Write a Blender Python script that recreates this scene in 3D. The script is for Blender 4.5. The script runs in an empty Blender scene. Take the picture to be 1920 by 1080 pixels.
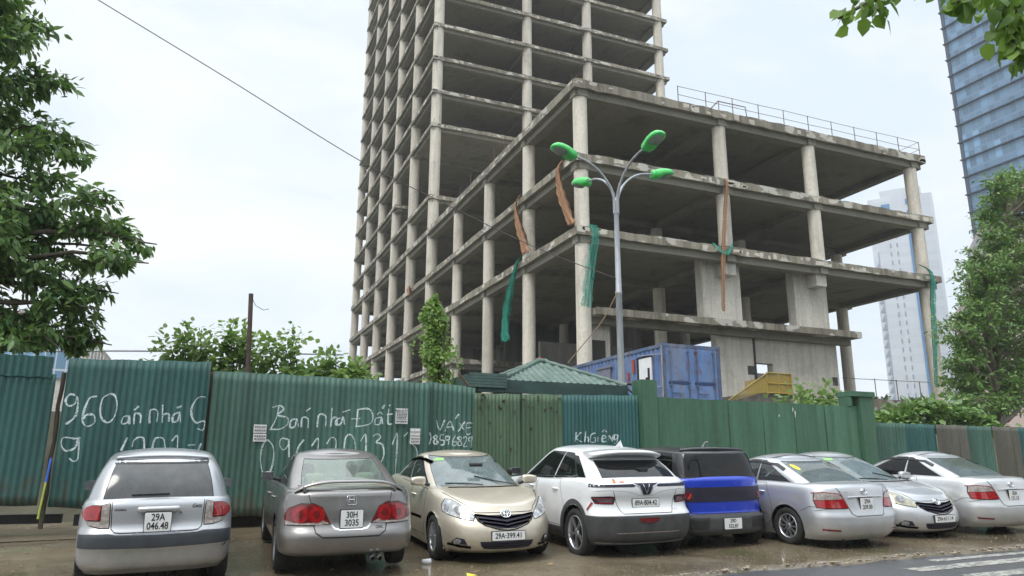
import bpy, bmesh, math, random
import numpy as np
from mathutils import Vector, Matrix
from mathutils.bvhtree import BVHTree
random.seed(7); rng = np.random.default_rng(11)
R = math.radians
scene = bpy.context.scene
COL = scene.collection
# ------------------------------------------------------------------ camera
YAW, PITCH, ROLL, FPX, HC = .3926, .23662, .0045, 1368.85, 1.30
fw = Vector((math.sin(YAW)*math.cos(PITCH), math.cos(YAW)*math.cos(PITCH), math.sin(PITCH)))
rt = Vector((math.cos(YAW), -math.sin(YAW), 0)); up = rt.cross(fw)
rt2 = rt*math.cos(ROLL)+up*math.sin(ROLL); up2 = up*math.cos(ROLL)-rt*math.sin(ROLL)
cd = bpy.data.cameras.new('camera'); cam = bpy.data.objects.new('camera', cd); COL.objects.link(cam)
cam.matrix_world = Matrix(((rt2.x, up2.x, -fw.x, 0), (rt2.y, up2.y, -fw.y, 0), (rt2.z, up2.z, -fw.z, HC), (0, 0, 0, 1)))
cd.sensor_width = 36; cd.lens = FPX/1920*36; cd.clip_start = .05; cd.clip_end = 3000
scene.camera = cam
# ------------------------------------------------------------------ sky, sun, exposure
SUN_EL, SUN_AZ = R(52), R(-125)          # sun behind the clouds, behind the viewer and to the left
w = bpy.data.worlds.new('World'); scene.world = w; w.use_nodes = True
nt = w.node_tree; nt.nodes.clear()
def wn(t, **k):
    n = nt.nodes.new(t)
    for a, b in k.items(): setattr(n, a, b)
    return n
sky = wn('ShaderNodeTexSky', sky_type='NISHITA', sun_disc=False, sun_elevation=SUN_EL, sun_rotation=SUN_AZ)
tc = wn('ShaderNodeTexCoord'); mp = wn('ShaderNodeMapping'); mp.inputs['Scale'].default_value = (1, 1, 2.6)
nz = wn('ShaderNodeTexNoise'); nz.inputs['Scale'].default_value = 2.3; nz.inputs['Detail'].default_value = 7; nz.inputs['Roughness'].default_value = .55
nz.inputs['Distortion'].default_value = .4
rp = wn('ShaderNodeValToRGB'); e = rp.color_ramp.elements
e[0].position = .38; e[0].color = (.68, .775, .87, 1); e[1].position = .60; e[1].color = (.88, .90, .905, 1)
sx = wn('ShaderNodeSeparateXYZ'); mr = wn('ShaderNodeMapRange')
for k, v in zip(('From Min', 'From Max', 'To Min', 'To Max'), (.60, 1, 1, 3.2)): mr.inputs[k].default_value = v
vm = wn('ShaderNodeVectorMath', operation='SCALE'); vs = wn('ShaderNodeVectorMath', operation='SCALE'); vs.inputs['Scale'].default_value = .07
mx = wn('ShaderNodeMix', data_type='RGBA'); mx.inputs['Factor'].default_value = .88
bg = wn('ShaderNodeBackground'); bg.inputs['Strength'].default_value = 1
out = wn('ShaderNodeOutputWorld')
L = nt.links.new
L(tc.outputs['Generated'], mp.inputs['Vector']); L(mp.outputs['Vector'], nz.inputs['Vector']); L(nz.outputs['Fac'], rp.inputs['Fac'])
L(tc.outputs['Generated'], sx.inputs[0]); L(sx.outputs['Z'], mr.inputs['Value'])
L(rp.outputs['Color'], vm.inputs[0]); L(mr.outputs['Result'], vm.inputs['Scale'])
L(sky.outputs['Color'], vs.inputs[0])
L(vs.outputs[0], mx.inputs['A']); L(vm.outputs[0], mx.inputs['B']); L(mx.outputs['Result'], bg.inputs['Color']); L(bg.outputs[0], out.inputs['Surface'])
sd = bpy.data.lights.new('sun', 'SUN'); sd.energy = 1.5; sd.angle = R(20); sd.color = (1, .97, .92)
so = bpy.data.objects.new('sun', sd); COL.objects.link(so)
so.rotation_euler = (R(90)-SUN_EL, 0, math.pi-SUN_AZ)
_d = Vector((math.sin(SUN_AZ)*math.cos(SUN_EL), math.cos(SUN_AZ)*math.cos(SUN_EL), math.sin(SUN_EL)))
so.rotation_euler = (-_d).to_track_quat('-Z', 'Y').to_euler()
vsn = scene.view_settings; vsn.view_transform = 'Standard'; vsn.look = 'None'; vsn.exposure = .45; vsn.gamma = 1

# ------------------------------------------------------------------ helpers
def tag(o, label=None, cat=None, group=None, kind=None):
    if label: o['label'] = label
    if cat: o['category'] = cat
    if group: o['group'] = group
    if kind: o['kind'] = kind
    return o
def empty(name, loc, label, cat, group=None):
    o = bpy.data.objects.new(name, None); COL.objects.link(o); o.location = loc; o.empty_display_size = .3
    return tag(o, label, cat, group)
class MB:
    """collects shapes, then becomes one mesh object"""
    def __init__(s): s.v = []; s.f = []; s.m = []; s.sm = []
    def add(s, vs, fs, m=0, smooth=False):
        o = len(s.v); s.v += [tuple(p) for p in vs]
        for f in fs: s.f.append(tuple(i+o for i in f)); s.m.append(m); s.sm.append(smooth)
    def box(s, a, b, m=0, rot=None, c=None):
        x0, y0, z0 = a; x1, y1, z1 = b
        vs = [Vector((x, y, z)) for z in (z0, z1) for y in (y0, y1) for x in (x0, x1)]
        if rot is not None:
            c = Vector(c) if c is not None else sum(vs, Vector())/8
            vs = [c+rot@(p-c) for p in vs]
        s.add(vs, [(0, 2, 3, 1), (4, 5, 7, 6), (0, 1, 5, 4), (2, 6, 7, 3), (0, 4, 6, 2), (1, 3, 7, 5)], m)
    def cyl(s, p, q, r0, r1=None, n=16, m=0, cap=True, smooth=True):
        r1 = r0 if r1 is None else r1
        p, q = Vector(p), Vector(q); d = (q-p).normalized()
        a = d.orthogonal().normalized(); b = d.cross(a)
        vs = []
        for c, r in ((p, r0), (q, r1)):
            for i in range(n):
                t = 2*math.pi*i/n; vs.append(c+(a*math.cos(t)+b*math.sin(t))*r)
        s.add(vs, [(i, (i+1) % n, n+(i+1) % n, n+i) for i in range(n)], m, smooth)
        if cap: s.add(vs[:n], [tuple(range(n-1, -1, -1))], m); s.add(vs[n:], [tuple(range(n))], m)
    def tube(s, pts, rad, n=8, m=0, cap=True):
        pts = [Vector(p) for p in pts]
        rr = rad if isinstance(rad, (list, tuple)) else [rad]*len(pts)
        vs = []; a = None
        for i, p in enumerate(pts):
            d = (pts[min(i+1, len(pts)-1)]-pts[max(i-1, 0)])
            if d.length < 1e-9: d = Vector((0, 0, 1))
            d.normalize()
            if a is None: a = d.orthogonal().normalized()
            a = (a-d*a.dot(d))
            if a.length < 1e-6: a = d.orthogonal()
            a.normalize(); b = d.cross(a)
            for k in range(n):
                t = 2*math.pi*k/n; vs.append(p+(a*math.cos(t)+b*math.sin(t))*rr[i])
        fs = [(i*n+k, i*n+(k+1) % n, (i+1)*n+(k+1) % n, (i+1)*n+k) for i in range(len(pts)-1) for k in range(n)]
        s.add(vs, fs, m, True)
        if cap: s.add(vs[:n], [tuple(range(n-1, -1, -1))], m); s.add(vs[-n:], [tuple(range(n))], m)
    def lathe(s, prof, n=24, axis='z', c=(0, 0, 0), m=0, smooth=True):
        vs = []
        for r, h in prof:
            for i in range(n):
                t = 2*math.pi*i/n; u, v = r*math.cos(t), r*math.sin(t)
                p = {'z': (u, v, h), 'y': (u, h, v), 'x': (h, u, v)}[axis]
                vs.append((p[0]+c[0], p[1]+c[1], p[2]+c[2]))
        fs = [(j*n+i, j*n+(i+1) % n, (j+1)*n+(i+1) % n, (j+1)*n+i) for j in range(len(prof)-1) for i in range(n)]
        s.add(vs, fs, m, smooth)
    def build(s, name, mats, parent=None, origin=None, recalc=True):
        me = bpy.data.meshes.new(name)
        if origin is None and parent is not None: origin = wloc(parent)
        if origin is not None:
            ox, oy, oz = origin; vv = [(x-ox, y-oy, z-oz) for x, y, z in s.v]
        else: vv = s.v
        me.from_pydata(vv, [], s.f)
        if not isinstance(mats, (list, tuple)): mats = [mats]
        for m in mats: me.materials.append(m)
        me.polygons.foreach_set('material_index', s.m)
        me.polygons.foreach_set('use_smooth', s.sm)
        if recalc:
            bm = bmesh.new(); bm.from_mesh(me); bmesh.ops.recalc_face_normals(bm, faces=bm.faces); bm.to_mesh(me); bm.free()
        me.update()
        o = bpy.data.objects.new(name, me); COL.objects.link(o)
        if parent is not None: o.parent = parent
        elif origin is not None: o.location = origin
        return o
def wloc(o):
    v = Vector(o.location)
    while o.parent: o = o.parent; v = v+Vector(o.location)
    return v
def copy_tree(o, parent=None):
    c = o.copy(); COL.objects.link(c); c.parent = parent
    for ch in list(o.children): copy_tree(ch, c)
    return c
def text_mesh(body, size, bold=0.0, sx=1.0):
    cu = bpy.data.curves.new('lettering', 'FONT'); cu.body = body; cu.size = size; cu.align_x = 'CENTER'; cu.align_y = 'CENTER'
    cu.offset = bold; cu.resolution_u = 3; cu.extrude = 0
    t = bpy.data.objects.new('lettering', cu); COL.objects.link(t)
    dg = bpy.context.evaluated_depsgraph_get(); dg.update()
    me = bpy.data.meshes.new_from_object(t.evaluated_get(dg))
    vs = [(v.co.x*sx, v.co.y) for v in me.vertices]; fs = [tuple(p.vertices) for p in me.polygons]
    bpy.data.objects.remove(t); bpy.data.curves.remove(cu); bpy.data.meshes.remove(me)
    return vs, fs
# ------------------------------------------------------------------ materials
def new_mat(name):
    m = bpy.data.materials.new(name); m.use_nodes = True; t = m.node_tree; t.nodes.clear()
    o = t.nodes.new('ShaderNodeOutputMaterial'); p = t.nodes.new('ShaderNodeBsdfPrincipled'); t.links.new(p.outputs[0], o.inputs[0])
    return m, t, p, o
def node(t, typ, ins=None, **k):
    n = t.nodes.new(typ)
    for a, b in k.items(): setattr(n, a, b)
    for a, b in (ins or {}).items():
        if hasattr(b, 'is_linked') or isinstance(b, bpy.types.NodeSocket): t.links.new(b, n.inputs[a])
        else: n.inputs[a].default_value = b
    return n
def noise(t, scale, detail=4, rough=.55, stretch=None, coord='Object', dist=0):
    c = t.nodes.new('ShaderNodeTexCoord'); v = c.outputs[coord]
    if stretch: v = node(t, 'ShaderNodeMapping', {'Vector': v, 'Scale': stretch}).outputs[0]
    return node(t, 'ShaderNodeTexNoise', {'Vector': v, 'Scale': scale, 'Detail': detail, 'Roughness': rough, 'Distortion': dist}).outputs['Fac']
def ramp(t, fac, stops):
    n = node(t, 'ShaderNodeValToRGB', {'Fac': fac}); el = n.color_ramp.elements
    while len(el) < len(stops): el.new(.5)
    for e_, (p, c) in zip(el, stops):
        e_.position = p; e_.color = tuple(c)+(1,) if len(c) == 3 else c
    return n.outputs['Color']
def mixc(t, fac, a, b, mode='MIX'):
    n = t.nodes.new('ShaderNodeMix'); n.data_type = 'RGBA'; n.blend_type = mode
    for k, v in (('Factor', fac), ('A', a), ('B', b)):
        i = [s for s in n.inputs if s.name == k and s.enabled][0]
        if isinstance(v, bpy.types.NodeSocket): t.links.new(v, i)
        else: i.default_value = (tuple(v)+(1,) if isinstance(v, tuple) and len(v) == 3 else v)
    return [s for s in n.outputs if s.enabled][0]
def g(v): return (v, v, v)
def sc(c, k): return tuple(min(1, x*k) for x in c)
def bump(t, p, h, dist=.01, st=.5):
    b = node(t, 'ShaderNodeBump', {'Height': h, 'Distance': dist, 'Strength': st}); t.links.new(b.outputs[0], p.inputs['Normal'])
def plain(name, col, rough=.5, metal=0, var=.18, scale=4, coat=0, bumpd=0, stretch=None, spec=.5):
    m, t, p, o = new_mat(name)
    n = noise(t, scale, 5, .6, stretch)
    t.links.new(ramp(t, n, [(.3, sc(col, 1-var)), (.7, sc(col, 1+var))]), p.inputs['Base Color'])
    p.inputs['Roughness'].default_value = rough; p.inputs['Metallic'].default_value = metal
    p.inputs['Coat Weight'].default_value = coat; p.inputs['Coat Roughness'].default_value = .04
    p.inputs['Specular IOR Level'].default_value = spec
    if bumpd: bump(t, p, n, bumpd)
    return m
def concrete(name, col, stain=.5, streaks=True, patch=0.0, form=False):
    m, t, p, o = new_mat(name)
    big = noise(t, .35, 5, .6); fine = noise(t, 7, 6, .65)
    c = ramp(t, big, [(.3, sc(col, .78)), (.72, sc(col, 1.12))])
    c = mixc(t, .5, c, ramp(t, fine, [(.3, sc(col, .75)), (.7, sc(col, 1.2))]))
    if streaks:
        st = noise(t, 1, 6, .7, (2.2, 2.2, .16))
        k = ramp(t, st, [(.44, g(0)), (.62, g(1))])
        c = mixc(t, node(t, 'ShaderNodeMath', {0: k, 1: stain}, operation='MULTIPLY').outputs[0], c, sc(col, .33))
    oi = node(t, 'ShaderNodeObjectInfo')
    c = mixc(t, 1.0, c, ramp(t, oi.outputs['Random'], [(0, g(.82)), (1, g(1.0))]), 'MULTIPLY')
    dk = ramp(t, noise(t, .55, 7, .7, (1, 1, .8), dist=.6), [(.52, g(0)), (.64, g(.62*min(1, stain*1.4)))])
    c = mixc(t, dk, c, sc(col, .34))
    if patch:
        pn = noise(t, .9, 3, .5, (1, 1, 1.5)); k = ramp(t, pn, [(.585, g(0)), (.615, g(1))])
        c = mixc(t, node(t, 'ShaderNodeMath', {0: k, 1: patch}, operation='MULTIPLY').outputs[0], c, (.55, .53, .47))
    if form:
        x = node(t, 'ShaderNodeSeparateXYZ', {0: t.nodes.new('ShaderNodeTexCoord').outputs['Object']})
        q = node(t, 'ShaderNodeMath', {0: x.outputs[0], 1: 1.15}, operation='MULTIPLY').outputs[0]
        q = node(t, 'ShaderNodeMath', {0: q}, operation='FRACT').outputs[0]
        k = ramp(t, q, [(0, g(.7)), (.035, g(0))])
        c = mixc(t, k, c, sc(col, .5))
        z = node(t, 'ShaderNodeMath', {0: x.outputs[2], 1: .62}, operation='MULTIPLY').outputs[0]
        z = node(t, 'ShaderNodeMath', {0: z}, operation='FRACT').outputs[0]
        c = mixc(t, ramp(t, z, [(0, g(.35)), (.02, g(0))]), c, sc(col, .5))
    t.links.new(c, p.inputs['Base Color']); p.inputs['Roughness'].default_value = .88
    bump(t, p, fine, .02, .5)
    return m
# ------------------------------------------------------------------ ground, road
def gz(x, y): return .016*(max(-30, min(40, x))-1)+.04*max(0., min(y, 15.)-8)
m_lot, t, p, o = new_mat('wet_dirt_lot')
n1 = noise(t, .45, 6, .6); n2 = noise(t, 3.5, 7, .65); n3 = noise(t, 45, 3, .7)
c = ramp(t, n1, [(.32, (.10, .078, .050)), (.5, (.170, .128, .078)), (.66, (.245, .195, .125))])
c = mixc(t, .45, c, ramp(t, n2, [(.3, (.08, .066, .046)), (.7, (.23, .19, .13))]))
c = mixc(t, ramp(t, n3, [(.58, g(0)), (.66, g(.65))]), c, (.30, .28, .24))
c = mixc(t, ramp(t, noise(t, 60, 2, .5), [(.60, g(0)), (.68, g(.7))]), c, (.03, .027, .02))
mo = ramp(t, noise(t, .8, 6, .6), [(.56, g(0)), (.70, g(.55))])
c = mixc(t, mo, c, (.075, .10, .035))
t.links.new(c, p.inputs['Base Color'])
wet = noise(t, .33, 4, .5, (1, 1, 1))
t.links.new(ramp(t, wet, [(.49, g(.08)), (.62, g(.52))]), p.inputs['Roughness'])
p.inputs['Specular IOR Level'].default_value = .5
hh = node(t, 'ShaderNodeMath', {0: n3, 1: ramp(t, wet, [(.42, g(.08)), (.58, g(1))])}, operation='MULTIPLY').outputs[0]
bump(t, p, hh, .012, .6)
m_asph, t, p, o = new_mat('wet_asphalt')
n1 = noise(t, .5, 5, .6); n3 = noise(t, 70, 3, .7)
c = ramp(t, n1, [(.3, (.05, .052, .056)), (.7, (.085, .087, .092))])
c = mixc(t, ramp(t, n3, [(.55, g(0)), (.68, g(.5))]), c, (.16, .16, .16))
t.links.new(c, p.inputs['Base Color']); t.links.new(ramp(t, n1, [(.4, g(.28)), (.65, g(.6))]), p.inputs['Roughness']); bump(t, p, n3, .008, .5)
def sheet(name, xs, ys, zf, mat, jitter=0):
    b = MB(); nx, ny = len(xs), len(ys)
    b.add([(x, y, zf(x, y)) for y in ys for x in xs], [(j*nx+i, j*nx+i+1, (j+1)*nx+i+1, (j+1)*nx+i) for j in range(ny-1) for i in range(nx-1)], 0, True)
    ob = b.build(name, mat, recalc=False); tag(ob, kind='structure'); return ob
sheet('ground', list(np.linspace(-380, 420, 9)), list(np.linspace(-200, 420, 9)), lambda x, y: -1.6 , plain('far_ground', (.10, .11, .07), .9))
roadz = lambda x, y: .016*(max(-30, min(40, x))-1)
def edge_y(x): return 7.45+.045*math.sin(x*2.3)+.03*math.sin(x*6.1+1)+.02*math.sin(x*13)
sheet('road', list(np.linspace(-60, 80, 71)), list(np.linspace(-14, 9, 24)), lambda x, y: roadz(x, y)-.03, m_asph)
b = MB(); xs = np.arange(-30, 60, .2); ys = [0, .03, .12, .3, .6, 1, 1.6, 2.4, 3.4, 4.6, 6, 7.5, 9]
def lotz(x, y, d): return gz(x, y)+(.004 if d > .2 else -.04+.044*min(1, d/.1))+.012*math.sin(x*1.7+y*2.1)*math.sin(y*1.3-x*.6)
V = [(x, edge_y(x)+d, lotz(x, edge_y(x)+d, d)) for d in ys for x in xs]; nx = len(xs)
b.add(V, [(j*nx+i, j*nx+i+1, (j+1)*nx+i+1, (j+1)*nx+i) for j in range(len(ys)-1) for i in range(nx-1)], 0, True)
tag(b.build('parking_ground', m_lot, recalc=False), kind='structure')
# broken kerb verge between asphalt and lot
m_verge = plain('verge_gravel', (.26, .22, .16), .9, var=.5, scale=9, bumpd=.03)
b = MB()
for x in np.arange(-6, 26, .035):
    if random.random() < .3: continue
    y = edge_y(x)+random.uniform(-.10, .14); s_ = random.uniform(.008, .034)
    z = roadz(x, y)+.01
    ico = bmesh.new(); bmesh.ops.create_icosphere(ico, subdivisions=1, radius=s_)
    b.add([(v.co.x*random.uniform(.8, 1.8)+x, v.co.y+y, v.co.z*.4+z) for v in ico.verts], [tuple(v.index for v in f.verts) for f in ico.faces], 0); ico.free()
tag(b.build('verge_rubble', m_verge), kind='stuff', label='loose pale stones and grit strewn along the edge of the asphalt', cat='rubble')
# loose gravel and crumbs of dirt over the lot
m_grav = plain('lot_gravel', (.115, .095, .068), .85, var=.5, scale=14)
b = MB(); T4 = [(1, 0, -.4), (-.5, .87, -.4), (-.5, -.87, -.4), (0, 0, .8)]
for _ in range(5200):
    x = random.uniform(-4, 16); y = 7.5+5.6*random.random()**1.5; s_ = random.uniform(.005, .017)*(1.6 if random.random() < .06 else 1); a = random.uniform(0, 6.28); ca, sa = math.cos(a), math.sin(a)
    z = lotz(x, y, 1); b.add([(x+s_*(p*ca-q*sa)*random.uniform(.7, 1.4), y+s_*(p*sa+q*ca), z+s_*.55*r_+.002) for p, q, r_ in T4], [(0, 1, 3), (1, 2, 3), (2, 0, 3)])
tag(b.build('loose_gravel', m_grav), kind='stuff', label='loose gravel and dirt crumbs scattered over the wet lot', cat='gravel')
# painted markings on the asphalt
m_mark, t, p, o = new_mat('worn_road_paint')
k = ramp(t, noise(t, 14, 6, .75), [(.42, g(.0)), (.60, g(.9))])
t.links.new(mixc(t, k, (.11, .11, .11), (.52, .50, .44)), p.inputs['Base Color']); p.inputs['Roughness'].default_value = .6
b = MB()
for x0, x1, y0, y1 in ((8.0, 13.5, 6.62, 6.88), (8.15, 14, 5.98, 6.25), (8.9, 13.2, 7.12, 7.28), (8.3, 14, 5.3, 5.6)):
    xs_ = np.linspace(x0, x1, 24)
    b.add([(x, y+.02*(x-x0)*.4, roadz(x, y)-.026) for y in (y0, y1) for x in xs_], [(i, i+1, 25+i, 24+i) for i in range(23)])
tag(b.build('road_marking', m_mark, recalc=False), kind='structure')
# site ground behind the fence: level strip, then a bank up to the terrace
sheet('site_ground', list(np.linspace(-60, 140, 41)), [13.2, 14, 15, 16, 17.2, 18.4, 20, 30, 60, 140],
      lambda x, y: .22+.016*(min(20, max(-5, x))-1)+max(0, min(1, (y-16.2)/2.2))*(2.30-.1), plain('site_earth', (.10, .09, .06), .95, var=.4, scale=1.2, bumpd=.05))

# ------------------------------------------------------------------ the unfinished concrete building
mc_col = concrete('column_concrete', (.72, .665, .57), .38)
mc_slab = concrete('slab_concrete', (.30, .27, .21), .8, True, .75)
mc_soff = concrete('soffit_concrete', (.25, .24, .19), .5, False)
mc_patch = concrete('mortar_patch', (.58, .54, .46), .3, False)
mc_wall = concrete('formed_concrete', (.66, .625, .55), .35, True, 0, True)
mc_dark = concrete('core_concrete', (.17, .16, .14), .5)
DZ = .12
bld = empty('unfinished_building', (17.64, 32.9, 2.5), 'bare grey concrete high-rise skeleton with open floors and a lower podium in front', 'building')
CX = [17.64, 27.1, 34.1, 43.2]
CYP = [32.9, 39.9, 46.95, 54.0]; CYT = [61.66+7.36*i for i in range(6)]
ZP = {'P2': 13.46, 'P3': 17.61, 'P4': 22.01}
ZT = [25.29, 28.85, 32.46, 35.97, 39.49, 43.1, 46.66, 50.33, 53.91, 57.5, 61.02, 64.67, 68.24, 71.8, 75.4]
def column(x, y, z0, z1, r):
    b = MB(); z = z0
    levels = sorted([q for q in list(ZP.values())+ZT if z0 < q < z1])+[z1]
    n = 20
    # one round shaft, cast storey by storey with a slight joint at each floor
    prof = [(r, z0)]
    for q in levels: prof += [(r*1.0, q-.75), (r*1.008, q-.70), (r*1.008, q-.5)]
    prof += [(r, z1)]
    prof = sorted(prof, key=lambda a: a[1]); dx = random.uniform(-.02, .02)
    b.lathe([(rr, zz) for rr, zz in prof], n, 'z', (x+dx, y, 0))
    o = b.build('column', mc_col, bld)
for x in CX:
    for y in CYP: column(x, y, 13.4 if (x in CX[1:3] and y == CYP[0]) else 2.4, ZP['P4']-.3, .40)
    for y in CYT: column(x, y, 2.4, 75.2, .50)
def slab(name, x0, x1, y0, y1, zt, th, xs, ys, drop, bw):
    """floor plate with a deeper edge and downstand beams along the column lines"""
    b = MB()
    # rough-cast edge, slightly uneven
    n = 60
    loop = []
    def seg(p, q, k):
        for i in range(k): loop.append((p[0]+(q[0]-p[0])*i/k, p[1]+(q[1]-p[1])*i/k))
    seg((x0, y0), (x1, y0), n); seg((x1, y0), (x1, y1), 12); seg((x1, y1), (x0, y1), 12); seg((x0, y1), (x0, y0), n)
    N = len(loop); jt = [random.uniform(-.03, .05) for _ in loop]; jb = [random.uniform(-.035, .03) for _ in loop]
    V = [(p[0], p[1], zt+j) for p, j in zip(loop, jt)]+[(p[0], p[1], zt-th+j) for p, j in zip(loop, jb)]
    b.add(V, [(i, (i+1) % N, N+(i+1) % N, N+i) for i in range(N)], 0)
    b.add(V[:N], [tuple(range(N))], 0)
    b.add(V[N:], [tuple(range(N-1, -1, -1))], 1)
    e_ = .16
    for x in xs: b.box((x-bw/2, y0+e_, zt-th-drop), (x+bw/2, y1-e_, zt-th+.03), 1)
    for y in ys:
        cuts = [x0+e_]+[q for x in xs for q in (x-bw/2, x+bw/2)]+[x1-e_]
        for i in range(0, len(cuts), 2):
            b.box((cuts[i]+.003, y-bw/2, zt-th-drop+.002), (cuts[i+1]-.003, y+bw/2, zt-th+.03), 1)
    # pale patches of mortar smeared on the edge
    for _ in range(int((x1-x0)*.8)):
        q = random.choice(xs)+random.gauss(0, 1.6) if random.random() < .7 else random.uniform(x0, x1); w_ = random.uniform(.12, .7); h_ = random.uniform(.08, th*.7)
        zz = zt-random.uniform(.0, th-h_); q = min(max(q, x0), x1-w_); k_ = [random.uniform(-.05, .05) for _ in range(6)]
        b.add([(q, y0-.006, zz-h_+k_[0]), (q+w_*.5, y0-.006, zz-h_*1.1+k_[1]), (q+w_, y0-.006, zz-h_+k_[2]), (q+w_+k_[3], y0-.006, zz), (q+w_*.4, y0-.006, zz+.01), (q+k_[4], y0-.006, zz)], [(0, 1, 2, 3, 4, 5)], 2)
    for _ in range(int((y1-y0)*.35)):
        q = random.uniform(y0, y1-1); w_ = random.uniform(.15, .9); h_ = random.uniform(.08, th*.6); zz = zt-random.uniform(0, th-h_)
        b.add([(x0-.006, q, zz-h_), (x0-.006, q+w_*.5, zz-h_*1.1), (x0-.006, q+w_, zz-h_), (x0-.006, q+w_, zz), (x0-.006, q, zz)], [(0, 1, 2, 3, 4)], 2)
    return b.build(name, [mc_slab, mc_soff, mc_patch], bld)
X0, X1 = 17.04, 44.1
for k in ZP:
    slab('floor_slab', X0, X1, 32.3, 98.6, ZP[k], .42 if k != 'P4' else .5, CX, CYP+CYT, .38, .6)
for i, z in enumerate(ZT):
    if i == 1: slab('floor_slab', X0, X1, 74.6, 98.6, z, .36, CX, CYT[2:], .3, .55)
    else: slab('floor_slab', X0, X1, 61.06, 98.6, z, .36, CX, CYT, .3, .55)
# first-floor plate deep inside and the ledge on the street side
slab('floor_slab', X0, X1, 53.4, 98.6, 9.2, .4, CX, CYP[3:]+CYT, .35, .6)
b = MB(); b.box((18.1, 32.3, 8.82), (36.4, 33.55, 9.2), 0); b.box((18.3, 33.0, 8.45), (36.2, 33.4, 8.83), 1)
b.build('ledge', [mc_slab, mc_soff], bld)
def wall(name, boxes, mat=mc_wall):
    b = MB()
    for a, c_ in boxes: b.box(a, c_)
    return b.build(name, mat, bld)
wall('wall_pier', [((25.78, 33.56, 9.16), (28.5, 34.2, 13.06))]); wall('wall_pier', [((32.6, 33.56, 9.16), (35.2, 34.2, 13.06))])
wall('bracket', [((26.75, 32.75, 11.95), (27.6, 33.56, 13.04))]); wall('bracket', [((33.65, 32.75, 11.95), (34.45, 33.56, 13.04))])
# ground-floor wall: two leaves with a dark slot between, a doorway and two small notches
wall('wall', [((26.4, 33.42, 2.5), (28.95, 33.9, 8.8)), ((28.95, 33.42, 6.75), (29.02, 33.9, 8.8)), ((29.12, 33.42, 7.05), (35.4, 33.9, 8.8)),
              ((30.35, 33.42, 2.5), (35.4, 33.9, 7.05)), ((29.12, 33.42, 2.5), (30.35, 33.9, 5.1))])
b = MB(); b.box((29.15, 33.7, 5.1), (30.33, 33.76, 6.5)); b.build('door', plain('grey_door', (.20, .20, .19), .7), bld)
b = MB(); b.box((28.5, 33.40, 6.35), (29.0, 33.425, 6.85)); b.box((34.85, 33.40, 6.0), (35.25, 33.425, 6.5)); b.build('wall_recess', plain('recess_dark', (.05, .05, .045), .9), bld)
b = MB(); b.cyl((29.05, 33.4, 2.6), (29.05, 33.4, 8.8), .07, n=10); b.build('downpipe', plain('pipe_dark', (.035, .035, .035), .7), bld)
wall('stub_wall', [((18.15, 33.62, 2.5), (19.6, 34.0, 8.84))])
b = MB(); b.box((18.35, 33.59, 6.6), (19.3, 33.63, 7.7)); b.build('wall_opening', plain('opening_shade', (.04, .038, .032), .95), bld)  # dark panel on the wall face paints the shade inside an opening
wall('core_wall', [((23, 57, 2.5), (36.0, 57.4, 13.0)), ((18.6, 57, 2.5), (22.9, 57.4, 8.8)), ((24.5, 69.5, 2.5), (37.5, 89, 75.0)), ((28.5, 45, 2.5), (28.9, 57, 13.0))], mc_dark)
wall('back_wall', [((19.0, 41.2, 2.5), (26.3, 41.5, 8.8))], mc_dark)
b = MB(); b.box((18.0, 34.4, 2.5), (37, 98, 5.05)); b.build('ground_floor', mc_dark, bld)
# rusty steel edge rail round the podium roof
m_rust = plain('rusty_steel', (.13, .075, .045), .8, .3, .4, 6)
def rail_on_roof():
    b = MB(); z = ZP['P4']
    xs = [24.0+1.99*i for i in range(11)]
    for x in xs: b.cyl((x, 32.5, z), (x+random.uniform(-.02, .02), 32.5, z+1.12), .026, n=6)
    for h in (1.1, .55): b.tube([(x, 32.5+.0, z+h+random.uniform(-.03, .02)) for x in xs], .016, 6)
    b.build('roof_railing', m_rust, bld); b = MB(); xe = xs[-1]
    for y in (34.5, 36.5, 38.5): b.cyl((xe, y, z), (xe, y, z+1.12), .026, n=6)
    for h in (1.1, .55): b.tube([(xe, 32.5, z+h), (xe, 38.5, z+h)], .016, 6)
    b.build('roof_railing', m_rust, bld); b = MB()
    for y in (43, 45): b.cyl((17.2, y, z), (17.2, y, z+1.1), .022, n=6)
    b.tube([(17.2, 43, z+.6), (17.2, 45, z+1.0)], .016, 6); b.build('roof_railing', m_rust, bld); b = MB()
    for y in (50, 52.5, 55): b.cyl((17.2, y, z), (17.2, y, z+1.1), .022, n=6)
    b.tube([(17.2, 50, z+1), (17.2, 55, z+1)], .016, 6)
    b.build('roof_railing', m_rust, bld); b = MB()
    b.tube([(27, 32.6, z), (27.2, 32.8, z+.9), (29.3, 32.9, z+1.0), (29.4, 32.9, z+.2)], .03, 6)
    b.tube([(26.6, 33.4, z+.2), (27.2, 32.8, z+.95)], .03, 6)
    b.build('bent_bars', m_rust, bld)
rail_on_roof()   # starter bars on slab ends
for z, y in ((25.29, 61.2), (32.46, 61.2), (22.01, 40.0), (22.01, 46.0), (22.01, 33)):
    b = MB(); b.box((17.25, y-.03, z-.02), (18.35, y+.03, z+.02))
    for k in range(5): b.cyl((17.3+.25*k, y, z-.1), (17.3+.25*k+random.uniform(-.1, .1), y, z+random.uniform(.4, .9)), .014, n=5)
    b.build('starter_bars', m_rust, bld)
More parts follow.
